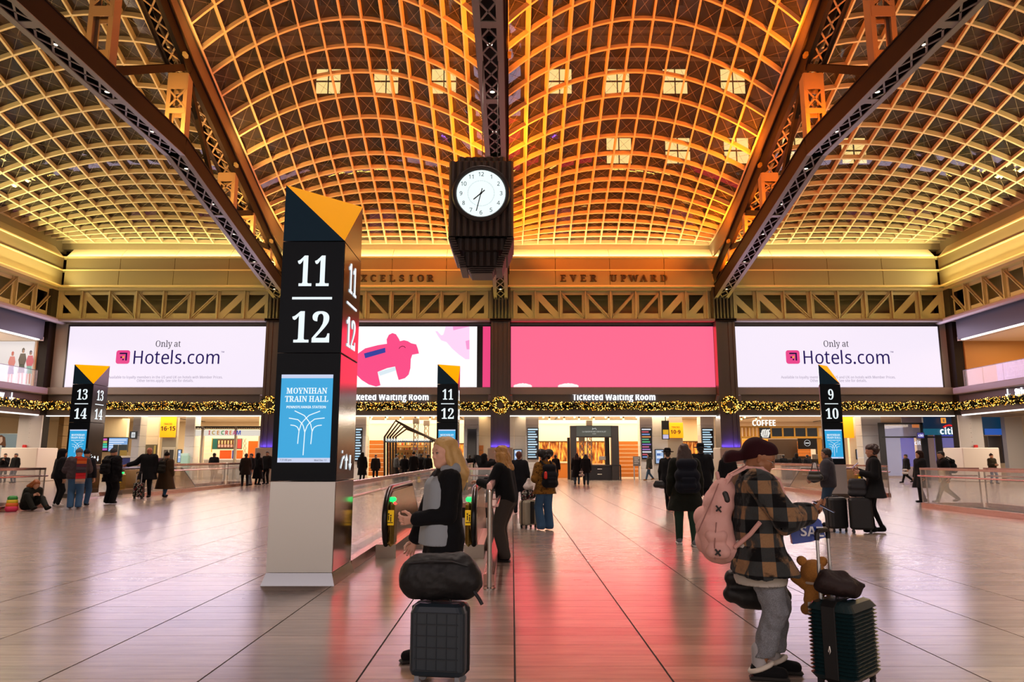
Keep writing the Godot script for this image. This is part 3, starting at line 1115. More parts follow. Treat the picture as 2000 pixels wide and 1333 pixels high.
func screens() -> void:
	hotel_screen("long white video screen with hotel lettering on the left, above the ice cream shop", -27.8, -15.05, -21.4)
	hotel_screen("long white video screen with hotel lettering on the right, behind the nine ten totem", 15.05, 28.2, 21.56)
	var root := screen("video screen with a pink piggy bank on white", -13.6, -0.66)
	panel(root, -13.6, -1.52, Color(1, 1, 1), 1.0)
	panel(root, -1.15, -0.66, Color(0.93, 0.26, 0.5), 1.0, "pink_strip")
	var bs := MB.new()
	bs.span(-1.52, -1.15, 5.87, 9.8, 0.33, 0.44)
	obj("black_strip", bs, mat("0c0b0d", 0.3), root)
	var pink := Color(0.985, 0.30, 0.53)
	print_shape("printed_pig", [Vector2(-7.31, 8.67), Vector2(-7.34, 8.96), Vector2(-7.21, 9.25), Vector2(-6.98, 9.37), Vector2(-6.75, 9.29), Vector2(-6.57, 9.02), Vector2(-6.48, 8.84), Vector2(-6.22, 8.90), Vector2(-5.98, 8.84), Vector2(-5.75, 8.70), Vector2(-5.43, 8.63), Vector2(-5.33, 8.37), Vector2(-5.24, 8.04), Vector2(-5.67, 7.96), Vector2(-5.76, 7.67), Vector2(-5.77, 7.09), Vector2(-5.87, 6.68), Vector2(-6.10, 6.45), Vector2(-6.50, 6.33), Vector2(-6.63, 6.74), Vector2(-6.75, 7.20), Vector2(-7.27, 7.09), Vector2(-7.86, 6.85), Vector2(-7.77, 6.45), Vector2(-7.65, 5.99), Vector2(-7.93, 5.91), Vector2(-8.39, 6.04), Vector2(-8.86, 6.33), Vector2(-9.22, 6.68), Vector2(-9.58, 7.20), Vector2(-9.60, 7.67), Vector2(-9.26, 7.96), Vector2(-8.70, 8.37), Vector2(-7.89, 8.58)], pink, 0.455, root)
	print_shape("printed_slot", [Vector2(-8.77, 8.04), Vector2(-7.42, 8.41), Vector2(-7.39, 8.11), Vector2(-8.68, 7.73)], Color("2f3f9c"), 0.465, root)
	print_shape("printed_shade", [Vector2(-7.84, 6.83), Vector2(-6.75, 7.18), Vector2(-6.69, 6.95), Vector2(-7.69, 6.60)], Color("dcecf4"), 0.454, root)
	var pale := Color(1.0, 0.84, 0.97)
	print_shape("printed_pale_pig", [Vector2(-4.22, 9.49), Vector2(-4.08, 9.49), Vector2(-3.84, 9.22), Vector2(-3.70, 9.25), Vector2(-3.61, 9.55), Vector2(-3.56, 9.80), Vector2(-2.02, 9.80), Vector2(-2.00, 7.67), Vector2(-2.25, 7.67), Vector2(-2.66, 7.96), Vector2(-3.13, 8.37), Vector2(-3.48, 8.78), Vector2(-3.83, 8.90), Vector2(-4.01, 9.14)], pale, 0.455, root)
	for p in [[Vector2(-2.26, 8.84), Vector2(-2.01, 8.92), Vector2(-2.00, 8.31), Vector2(-2.18, 8.31)], [Vector2(-3.09, 9.80), Vector2(-2.02, 9.80), Vector2(-3.05, 9.55)]]:
		print_shape("printed_patch", p, Color(0.98, 0.62, 0.84), 0.465, root)
	var ey := MB.new()
	ey.tube([Vector3(-6.53, 8.35, 0.465), Vector3(-6.46, 8.45, 0.465), Vector3(-6.32, 8.52, 0.465), Vector3(-6.19, 8.49, 0.465), Vector3(-6.12, 8.40, 0.465)], 0.02, 6)
	obj("printed_eye", ey, mat("58203c", 0.6), root)
	root = screen("plain pink video screen with two small white clouds at its lower edge", 0.66, 13.72)
	panel(root, 0.66, 13.72, Color(1.0, 0.42, 0.57), 1.0)
	for c in [[0.83, 2.0], [3.66, 4.97]]:
		var pts := [Vector2(c[0], 5.87), Vector2(c[1], 5.87)]
		for k in 13:
			var t := 1.0 - k / 12.0
			pts.append(Vector2(lerpf(c[0], c[1], t), 5.97 + 0.13 * sin(PI * t) + 0.035 * absf(sin(t * PI * 5))))
		print_shape("printed_cloud", pts, Color(1.0, 0.97, 0.96), 0.455, root)

# ---------- garlands and wreaths ----------
var tuft: ArrayMesh
var bulb: ArrayMesh

func make_tuft() -> void:
	var m := MB.new()
	var r := RandomNumberGenerator.new()
	r.seed = 2
	for i in 7:
		var d := Vector3(r.randf_range(-1, 1), r.randf_range(-1, 1), r.randf_range(-1, 1)).normalized()
		var s := d.cross(Vector3(0.3, 1, 0.2)).normalized() * 0.018
		m.tri(s, d * 0.17, -s)
		m.tri(-s, d * 0.17, s)
	tuft = m.mesh()
	var b := MB.new()
	b.ball(Vector3.ZERO, Vector3(0.03, 0.03, 0.03), 6, 4)
	bulb = b.mesh()

func scatter(called: String, m: Mesh, mt: Material, where: Array, root: Node) -> void:
	var mm := MultiMesh.new()
	mm.transform_format = MultiMesh.TRANSFORM_3D
	mm.mesh = m
	mm.instance_count = where.size()
	for i in where.size(): mm.set_instance_transform(i, where[i])
	var o := MultiMeshInstance3D.new()
	o.name = called
	o.multimesh = mm
	o.material_override = mt
	o.set_meta("kind", "stuff")
	root.add_child(o, true)

func greens(root: Node3D, path: Array, rad: float, n_green: int, n_light: int, sd: int) -> void:
	var r := RandomNumberGenerator.new()
	r.seed = sd
	var total := 0.0
	var seg := []
	for i in path.size() - 1:
		seg.append(path[i].distance_to(path[i + 1]))
		total += seg[-1]
	var at := func(t: float) -> Vector3:
		var d := t * total
		for i in seg.size():
			if d <= seg[i]: return path[i].lerp(path[i + 1], d / seg[i])
			d -= seg[i]
		return path[-1]
	var where := []
	for i in n_green:
		var o := Vector3(r.randfn(0, 1), r.randfn(0, 1), r.randfn(0, 1)).normalized() * rad * sqrt(r.randf())
		where.append(Transform3D(Basis(Vector3(r.randf_range(-1, 1), r.randf_range(-1, 1), r.randf_range(-1, 1)).normalized(), r.randf() * TAU), at.call(r.randf()) + o))
	scatter("foliage", tuft, mat("24301c", 0.7), where, root)
	var sets := [[], [], []]
	for i in n_light:
		var o := Vector3(r.randfn(0, 1), r.randfn(0, 1), r.randfn(0, 1)).normalized() * rad * 1.05
		sets[r.randi() % 3].append(Transform3D(Basis.from_scale(Vector3.ONE * r.randf_range(0.5, 1.05)), at.call(r.randf()) + o))
	scatter("fairy_light", bulb, glow(Color(1.0, 0.76, 0.28), 2.6), sets[0], root)
	scatter("fairy_light", bulb, glow(Color(1.0, 0.85, 0.45), 3.2), sets[1], root)
	scatter("fairy_light", bulb, glow(Color(1.0, 0.62, 0.16), 1.8), sets[2], root)

func garlands() -> void:
	make_tuft()
	var names := ["lit evergreen garland above the ice cream shop", "lit evergreen garland under the waiting room sign of the piggy bank bay", "lit evergreen garland under the waiting room sign of the plain pink bay", "lit evergreen garland between the last wreath and the bank corner"]
	for k in 4:
		var x0 := (k - 2) * W + 0.62
		if k == 0: x0 = -28.9
		var x1 := (k - 1) * W - 0.62
		if k == 3: x1 = 28.9
		var root := thing("garland", names[k], "garland", Vector3(0, 4.66, 0.72), 0, "lit garlands")
		var path := []
		for i in 16: path.append(Vector3(lerpf(x0, x1, i / 15.0), 0.05 * sin(i * 1.7), 0))
		greens(root, path, 0.25, 1600, 1150, 40 + k)
	for s in [-1.0, 1.0]:
		var root := thing("garland", "lit evergreen garland on the side fascia by the " + ("left edge over the advert" if s < 0 else "right edge over the second bank window"), "garland", Vector3(s * 28.45, 4.6, 0), 0, "lit garlands")
		greens(root, [Vector3(0, 0, 1.4), Vector3(0, 0.04, 4.0), Vector3(0, 0, 8.0), Vector3(0, 0.04, 12.0)], 0.25, 1100, 800, 50 + int(s))
	var wn := ["lit round wreath on the column left of the piggy bank screen", "lit round wreath on the middle column", "lit round wreath on the column beside the right hotel screen"]
	for k in 3:
		var root := thing("wreath", wn[k], "wreath", Vector3((k - 1) * W + (0.0 if k > 0 else -0.1), 4.68, 1.33), 0, "lit wreaths")
		var path := []
		for i in 25: path.append(Vector3(0.4 * cos(TAU * i / 24), 0.4 * sin(TAU * i / 24), 0))
		greens(root, path, 0.15, 420, 330, 60 + k)

func arrow_down(root: Node, at: Vector3, h: float, mt: Material, turn := 0.0) -> void:
	var m := MB.new()
	m.bar(Vector3(0, h * 0.5, 0), Vector3(0, -h * 0.38, 0), h * 0.15, 0.03, Vector3(0, 0, 1))
	for s in [-1.0, 1.0]:
		m.bar(Vector3(0, -h * 0.5, 0), Vector3(s * h * 0.36, -h * 0.1, 0), h * 0.15, 0.03, Vector3(0, 0, 1))
	var o := obj("arrow", m, mt, root, at)
	o.rotation_degrees.y = turn

func header_signs() -> void:
	var lit := glow(Color(0.95, 0.97, 1.0), 1.6)
	for a in [[7.21, "white lit waiting room lettering under the plain pink screen"], [-7.2, "white lit waiting room lettering under the piggy bank screen"]]:
		var root := thing("sign_lettering", a[1], "sign", Vector3(a[0], 5.19, 0.36), 0)
		fit("lettering", "Ticketed Waiting Room", 0.4, "sansbold", 5.25, lit, root, Vector3(0, 0, 0.1), 0.0, 0.08)
	for a in [[7.36, "EVER UPWARD", 7.25, "dark bronze motto letters above the plain pink screen"], [-7.1, "EXCELSIOR", 5.6, "dark bronze motto letters above the piggy bank screen"]]:
		var root := thing("motto_lettering", a[3], "lettering", Vector3(a[0], 13.02, 0.36), 0)
		var words: String = a[1]
		var n := words.length()
		for i in n:
			if words[i] != " ":
				write("letter", words[i], 0.46, "serifbold", mat("2a1c10", 0.4, 0.3), root, Vector3(((i + 0.5) / n - 0.5) * a[2], 0, 0.05), 0.0, 0.1)
	var r := thing("sign_lettering", "white lit street sign with a down arrow on the right side fascia", "sign", Vector3(28.72, 5.02, 6.4), 0)
	fit("lettering", "8th Avenue", 0.42, "sansbold", 2.6, lit, r, Vector3(-0.05, 0.0, 1.15), -90.0, 0.06)
	arrow_down(r, Vector3(-0.05, 0, -0.75), 0.5, lit, -90.0)
	r = thing("sign_lettering", "white lit street sign with a down arrow on the left side fascia", "sign", Vector3(-28.72, 4.98, 4.0), 0)
	fit("lettering", "8th Avenue Subway", 0.42, "sansbold", 4.2, lit, r, Vector3(0.05, 0.0, 2.65), 90.0, 0.06)
	arrow_down(r, Vector3(0.05, 0, -0.1), 0.5, lit, 90.0)
	# mezzanine balustrades, the advert on the left and the tinted panel on the right
	for s in [-1.0, 1.0]:
		var g := thing("balustrade", "glass balustrade of the mezzanine on the " + ("advert side" if s < 0 else "bank side"), "balustrade", Vector3(s * 28.95, 5.76, 0), 0)
		for i in 6:
			var m := MB.new()
			m.span(-0.01, 0.01, 0.0, 1.05, 1.5 + i * 1.8, 3.27 + i * 1.8)
			obj("glass_pane", m, glass(0.1), g)
		var h := MB.new()
		h.tube([Vector3(0, 1.07, 1.45), Vector3(0, 1.07, 12.4)], 0.02, 6)
		h.tube([Vector3(0, 0.0, 1.45), Vector3(0, 1.07, 1.45)], 0.02, 6)
		obj("rail", h, mat("8d8890", 0.3, 0.8), g)
	var t := thing("tinted_panel", "pale lilac panel of printed lines standing on the right mezzanine", "panel", Vector3(29.35, 5.77, 0), 0)
	var tp := MB.new()
	tp.span(-0.04, 0.04, 0, 1.15, 4.0, 12.0)
	obj("sheet", tp, mat("b79ac2", 0.35), t)
	var ln := MB.new()
	for i in 18: ln.span(-0.05, -0.04, 0.15 + (i % 4) * 0.1, 0.5 + (i % 3) * 0.15, 4.3 + i * 0.3, 4.33 + i * 0.3)
	for i in 3: ln.span(-0.05, -0.04, 0.3 + i * 0.25, 0.32 + i * 0.25, 4.5, 9.0)
	obj("printed_line", ln, mat("d8c8e4", 0.4), t)
	var ad := thing("advert_panel", "tall lit advert of three young people in bright clothes on the left mezzanine", "advert", Vector3(-29.9, 5.8, 1.25), 0)
	var f := MB.new()
	f.span(-5.9, 0.4, 0, 2.9, -0.12, 0.0)
	obj("face", f, glow(Color(0.97, 0.93, 0.92), 0.8), ad)
	var figs := [[-0.85, "d8574a", "f08a80", "5a4a78", 0.95], [-0.2, "4a3a30", "56483e", "3d4a3c", 1.05], [0.28, "4a3a58", "e0566a", "8fc0b0", 0.98]]
	for q in figs:
		var s: float = q[4]
		var x: float = q[0]
		var shape := func(called: String, pts: Array, c: String) -> void:
			var pm := MB.new()
			var pp := PackedVector2Array()
			for p in pts: pp.append(Vector2(x + p.x * s * 0.75, 0.15 + p.y * s))
			pm.extrude(pp, 0.01)
			obj(called, pm, glow(Color(c), 0.75), ad, Vector3(0, 0, 0.005))
		shape.call("printed_head", [Vector2(-0.09, 1.95), Vector2(0.09, 1.95), Vector2(0.11, 2.15), Vector2(0, 2.24), Vector2(-0.11, 2.15)], q[1])
		shape.call("printed_face", [Vector2(-0.05, 1.9), Vector2(0.07, 1.92), Vector2(0.08, 2.1), Vector2(-0.02, 2.1)], "f0b090")
		shape.call("printed_top", [Vector2(-0.22, 1.2), Vector2(0.22, 1.2), Vector2(0.32, 1.5), Vector2(0.2, 1.88), Vector2(-0.2, 1.88), Vector2(-0.32, 1.5)], q[2])
		shape.call("printed_skirt", [Vector2(-0.26, 0.7), Vector2(0.28, 0.7), Vector2(0.2, 1.22), Vector2(-0.2, 1.22)], q[3])
		shape.call("printed_leg", [Vector2(-0.2, 0.05), Vector2(-0.08, 0.05), Vector2(-0.04, 0.72), Vector2(-0.22, 0.72)], "e89a80")
		shape.call("printed_leg", [Vector2(0.1, 0.05), Vector2(0.22, 0.05), Vector2(0.2, 0.72), Vector2(0.03, 0.72)], "e89a80")

# ---------- totems ----------
func totem(at: Vector3, top_n: String, low_n: String, label: String) -> void:
	var root := thing("platform_totem", label, "totem", at, 0, "platform totems with a slanted yellow top")
	var hw := 0.39
	var hd := 0.5
	var black := mat("0e151b", 0.45, 0.0, {"metallic_specular": 0.25})
	var side := mat("2a2328", 0.16, 0.55)
	var steel := mat("bcbcba", 0.4, 1.0)
	var bx := 0.0            # the back left corner: the plan is a wedge
	var plan := func(m: MB, y0: float, y1: float, g0: float, g1: float) -> void:
		m.hexa([Vector3(-hw - g0, y0, hd + g0), Vector3(hw + g0, y0, hd + g0), Vector3(hw + g0, y0, -hd - g0), Vector3(bx - g0, y0, -hd - g0), Vector3(-hw - g1, y1, hd + g1), Vector3(hw + g1, y1, hd + g1), Vector3(hw + g1, y1, -hd - g1), Vector3(bx - g1, y1, -hd - g1)])
	var b := MB.new()
	plan.call(b, 0.0, 0.14, 0.045, 0.0)
	obj("base", b, mat("8f9090", 0.25, 1.0), root)
	for c in [[0.145, 1.2, steel, "steel_panel"], [1.21, 2.765, black, "screen_panel"], [2.775, 4.2, black, "number_panel"]]:
		var m := MB.new()
		plan.call(m, c[0], c[1], 0.0, 0.0)
		obj(c[3], m, c[2], root)
		var s := MB.new()
		s.rbox(Vector3(hw, (c[0] + c[1]) * 0.5, 0), Vector3(0.012, c[1] - c[0] - 0.01, hd * 2 - 0.03), 0.004)
		obj("side_panel", s, mat("a89c98", 0.12, 1.0) if c[0] < 1.0 else side, root)
	var a := Vector3(-hw, 4.96, hd)
	var e := Vector3(hw, 4.215, hd)
	var c2 := Vector3(hw, 5.02, -hd)
	var d := Vector3(bx, 4.4, -hd)
	var y0 := 4.21
	var p := MB.new()
	p.tri(Vector3(-hw, y0, hd), e, a)
	obj("front_triangle", p, mat("1b3444", 0.5, 0.0, {"metallic_specular": 0.2}), root)
	var p2 := MB.new()
	p2.tri(e, Vector3(hw, y0, -hd), c2)
	p2.quad(Vector3(hw, y0, -hd), Vector3(bx, y0, -hd), d, c2)
	p2.quad(Vector3(bx, y0, -hd), Vector3(-hw, y0, hd), a, d)
	p2.tri(a, c2, d)
	p2.quad(Vector3(bx, y0, -hd), Vector3(hw, y0, -hd), e, Vector3(-hw, y0, hd))
	obj("top_prism", p2, side, root)
	var yel := MB.new()
	yel.tri(a, e, c2)
	obj("yellow_facet", yel, mat("e09a00", 0.7, 0.0, {"metallic_specular": 0.1, "emission_enabled": true, "emission": Color(1.0, 0.64, 0.0), "emission_energy_multiplier": 0.4}), root)
	var wh := glow(Color(0.93, 0.98, 1.0), 1.0)
	for s in 2:
		var f := Vector3(0.01, 0, hd + 0.002) if s == 0 else Vector3(hw + 0.012, 0, 0.0)
		var turn := 0.0 if s == 0 else 90.0
		var sq := 1.0 if s == 0 else 1.1
		fit("number", top_n, 0.4, "serifbold", (0.2 if top_n.length() == 1 else 0.40) * sq, wh, root, f + Vector3(0, 3.82, 0), turn, 0.004)
		fit("number", low_n, 0.4, "serifbold", 0.47 * sq, wh, root, f + Vector3(0, 3.1, 0), turn, 0.004)
		var bar := MB.new()
		if s == 0: bar.box(Vector3(f.x, 3.465, f.z), Vector3(0.5, 0.03, 0.006))
		else: bar.box(Vector3(f.x, 3.465, f.z), Vector3(0.006, 0.03, 0.56))
		obj("dividing_bar", bar, wh, root)
	# information screen
	var sc := MB.new()
	sc.span(-0.32, 0.315, 1.43, 2.5, hd - 0.01, hd + 0.006)
	obj("screen_face", sc, glow(Color(0.18, 0.66, 0.88), 0.95), root)
	var tp := MB.new()
	tp.span(-0.32, 0.315, 2.455, 2.5, hd - 0.01, hd + 0.008)
	tp.span(-0.32, 0.315, 1.43, 1.485, hd - 0.01, hd + 0.008)
	obj("screen_edge", tp, glow(Color(0.8, 0.84, 0.95), 0.95), root)
	fit("lettering", "MOYNIHAN", 0.072, "serifbold", 0.5, wh, root, Vector3(0, 2.3, hd + 0.008), 0.0, 0.003)
	fit("lettering", "TRAIN HALL", 0.072, "serifbold", 0.53, wh, root, Vector3(0, 2.2, hd + 0.008), 0.0, 0.003)
	fit("lettering", "PENNSYLVANIA STATION", 0.03, "sansbold", 0.48, wh, root, Vector3(0, 2.1, hd + 0.008), 0.0, 0.003)
	fit("lettering", "7:31:00 pm", 0.022, "sans", 0.14, mat("404a60", 0.5), root, Vector3(-0.22, 1.457, hd + 0.009), 0.0, 0.002)
	fit("lettering", "Wed Dec 17", 0.022, "sans", 0.15, mat("404a60", 0.5), root, Vector3(0.2, 1.457, hd + 0.009), 0.0, 0.002)
	var lg := MB.new()
	var k := 0.00185
	for q in [[[438, 300], [436, 375], [434, 450]], [[400, 292], [397, 335], [395, 376]], [[486, 295], [484, 335], [481, 378]], [[487, 295], [474, 245], [430, 190], [365, 160]], [[400, 292], [414, 240], [460, 190], [533, 162]], [[438, 300], [424, 250], [390, 218], [330, 208]], [[438, 300], [456, 248], [500, 214], [565, 207]], [[400, 292], [390, 268], [370, 257], [342, 253]], [[487, 295], [496, 270], [520, 257], [548, 254]]]:
		var cv := Curve3D.new()
		var n: int = q.size()
		for i in n:
			var pt := Vector3((q[i][0] - 440) * k, 1.785 - (q[i][1] - 305) * k, hd + 0.008)
			var tg := Vector3.ZERO
			if i > 0 and i < n - 1: tg = Vector3(q[i + 1][0] - q[i - 1][0], q[i - 1][1] - q[i + 1][1], 0) * k * 0.2
			cv.add_point(pt, -tg, tg)
		var pts := []
		for i in 9: pts.append(cv.sample_baked(cv.get_baked_length() * i / 8.0))
		lg.tube(pts, 0.0055, 4)
	obj("tree_emblem", lg, wh, root)
	# way marks on the side
	var ic := MB.new()
	var zx := hw + 0.012
	ic.bar(Vector3(zx, 1.36, 0.3), Vector3(zx, 1.48, 0.2), 0.03, 0.004, Vector3(1, 0, 0))
	ic.bar(Vector3(zx, 1.48, 0.2), Vector3(zx, 1.5, 0.12), 0.03, 0.004, Vector3(1, 0, 0))
	ic.box(Vector3(zx, 1.56, 0.23), Vector3(0.004, 0.035, 0.035))
	for q in [[0.0, 1.0], [-0.22, -1.0]]:
		var o: float = q[1]
		ic.bar(Vector3(zx, 1.43 - 0.09 * o, q[0]), Vector3(zx, 1.43 + 0.04 * o, q[0]), 0.05, 0.004, Vector3(1, 0, 0))
		if o > 0: ic.tri(Vector3(zx + 0.001, 1.45, 0.08), Vector3(zx + 0.001, 1.45, -0.08), Vector3(zx + 0.001, 1.54, 0.0))
		else: ic.tri(Vector3(zx + 0.001, 1.41, -0.3), Vector3(zx + 0.001, 1.41, -0.14), Vector3(zx + 0.001, 1.32, -0.22))
	obj("way_mark", ic, wh, root)

func totems() -> void:
	totem(Vector3(-1.79, 0, 36.7), "11", "12", "tall eleven twelve platform totem in front, beside the nearest escalator")
	totem(Vector3(-15.48, 0, 18.5), "13", "14", "thirteen fourteen platform totem on the left behind the huddled group")
	totem(Vector3(-1.7, 0, 18.5), "11", "12", "smaller distant eleven twelve platform totem behind the walking blonde woman")
	totem(Vector3(12.74, 0, 18.5), "9", "10", "nine ten platform totem on the right in front of the hotel screen")

# ---------- clock ----------
func wavy(half: float, n: int, deep: float) -> PackedVector2Array:
	var p := PackedVector2Array()
	for s in 4:
		var rot := Transform2D(s * PI / 2, Vector2.ZERO)
		for i in n:
			for k in 4:
				var t := (i + k / 4.0) / n
				var o: float = [0.0, 0.75, 1.0, 0.75][k] * deep
				p.append(rot * Vector2(-half + 2 * half * t, -half + deep - o + (0.0)))
	return p

func clock() -> void:
	var root := thing("hall_clock", "dark fluted stepped hall clock with a white round face hung under the middle truss", "clock", Vector3(-0.24, 0, 23.5))
	var br := mat("2c2420", 0.45)
	var up := Basis(Vector3.RIGHT, -PI / 2)
	for c in [[1.02, 8.28, 10.75, 10, "case"], [0.76, 10.75, 11.0, 7, "crown"], [0.78, 7.9, 8.28, 7, "lower_tier"], [0.55, 7.45, 7.9, 5, "lowest_tier"]]:
		var m := MB.new()
		m.extrude(wavy(c[0], c[3], 0.07), c[2] - c[1], Transform3D(up, Vector3(0, c[1], 0)))
		obj(c[4], m, br, root)
	for s in [-1.0, 1.0]:
		for i in 8:
			var f := MB.new()
			var y := 8.24 - i * 0.07
			f.rbox(Vector3(s * (0.92 - i * 0.025), y, 0), Vector3(0.22, 0.035, 1.9 - i * 0.05), 0.008)
			obj("fin", f, mat("453a33", 0.5), root)
		for i in 6:
			var f := MB.new()
			f.rbox(Vector3(s * (0.66 - i * 0.02), 7.72 - i * 0.07, 0), Vector3(0.22, 0.035, 1.3), 0.008)
			obj("fin", f, mat("453a33", 0.5), root)
	var u := MB.new()
	for i in 4: u.rbox(Vector3(0, 7.42 - i * 0.06, 0), Vector3(0.9 - i * 0.07, 0.035, 0.9), 0.008)
	obj("bottom_fin", u, mat("453a33", 0.5), root)
	var rod := MB.new()
	for s in [-1.0, 1.0]: rod.span(0.24 + s * 0.25 - 0.015, 0.24 + s * 0.25 + 0.015, 11.0, 14.8, -0.015, 0.015)
	obj("hanger", rod, mat("4a423c", 0.4, 0.5), root)
	var turn := Basis(Vector3.RIGHT, PI / 2)
	var z := 1.04
	var bz := MB.new()
	bz.lathe([Vector2(0.92, -0.14), Vector2(0.92, 0.02), Vector2(0.88, 0.07), Vector2(0.8, 0.07), Vector2(0.765, 0.02)], 48, Transform3D(turn, Vector3(0.0, 9.66, z)))
	obj("bezel", bz, mat("211b18", 0.35), root)
	var f := MB.new()
	f.lathe([Vector2(0.77, -0.1), Vector2(0.77, 0.0), Vector2(0.0, 0.005)], 48, Transform3D(turn, Vector3(0.0, 9.66, z)))
	obj("dial", f, glow(Color(0.94, 1.0, 1.0), 1.05), root)
	var ink := mat("16181a", 0.6)
	for h in range(1, 13):
		var a := h * TAU / 12
		write("numeral", str(h), 0.13, "sans", ink, root, Vector3(sin(a) * 0.63, 9.66 + cos(a) * 0.63, z + 0.012), 0.0, 0.01)
	var tk := MB.new()
	for i in 60:
		var a := i * TAU / 60
		var d := Vector3(sin(a), cos(a), 0)
		tk.bar(Vector3(0, 9.66, z + 0.01) + d * 0.4, Vector3(0, 9.66, z + 0.01) + d * 0.43, 0.008, 0.006, Vector3(0, 0, 1))
	obj("minute_tick", tk, mat("8a9496", 0.6), root)
	for q in [[Vector3(-0.235, -0.205, 0), Vector3(0.115, 0.1, 0), 0.035, "hour_hand"], [Vector3(-0.145, -0.58, 0), Vector3(0.035, 0.16, 0), 0.028, "minute_hand"]]:
		var m := MB.new()
		m.bar(Vector3(0, 9.66, z + 0.02) + q[1], Vector3(0, 9.66, z + 0.02) + q[0], q[2], 0.012, Vector3(0, 0, 1))
		m.ball(Vector3(0, 9.66, z + 0.02), Vector3(0.035, 0.035, 0.012), 10, 6)
		obj(q[3], m, ink, root)

# ---------- escalator wells ----------
func balustrade_run(label: String, a: Vector3, b: Vector3, group: String, post_end := false) -> void:
	var root := thing("glass_balustrade", label, "balustrade", Vector3.ZERO, 0, group)
	var d := (b - a)
	var n := maxi(1, int(round(d.length() / 1.75)))
	var f := d.normalized()
	var side := Vector3(f.z, 0, -f.x)
	var rose := mat("c9a29c", 0.22, 0.85)
	var c := MB.new()
	c.bar(a + Vector3(0, 0.07, 0), b + Vector3(0, 0.07, 0), 0.13, 0.14)
	obj("kerb", c, mat("b98d80", 0.25, 0.8), root)
	for i in n:
		var p := a + d * (float(i) / n) + f * 0.008
		var q := a + d * (float(i + 1) / n) - f * 0.008
		var m := MB.new()
		m.bar(p + Vector3(0, 0.62, 0), q + Vector3(0, 0.62, 0), 0.02, 0.98)
		obj("glass_pane", m, glass(0.1, Color(0.85, 0.9, 0.9)), root)
	var r := MB.new()
	r.bar(a + Vector3(0, 1.14, 0), b + Vector3(0, 1.14, 0), 0.06, 0.06)
	obj("top_rail", r, rose, root)
	var h := MB.new()
	h.tube([a + side * 0.09 + Vector3(0, 0.93, 0), b + side * 0.09 + Vector3(0, 0.93, 0)], 0.022, 8)
	for i in n + 1:
		var p := a + d * (float(i) / n)
		h.tube([p + Vector3(0, 0.9, 0), p + side * 0.09 + Vector3(0, 0.92, 0)], 0.01, 6)
	obj("hand_rail", h, rose, root)
	for e in [a, b]:
		var p := MB.new()
		p.tube([e, e + Vector3(0, 1.12, 0)], 0.022, 8)
		obj("post", p, mat("a8a09a", 0.25, 0.9), root)

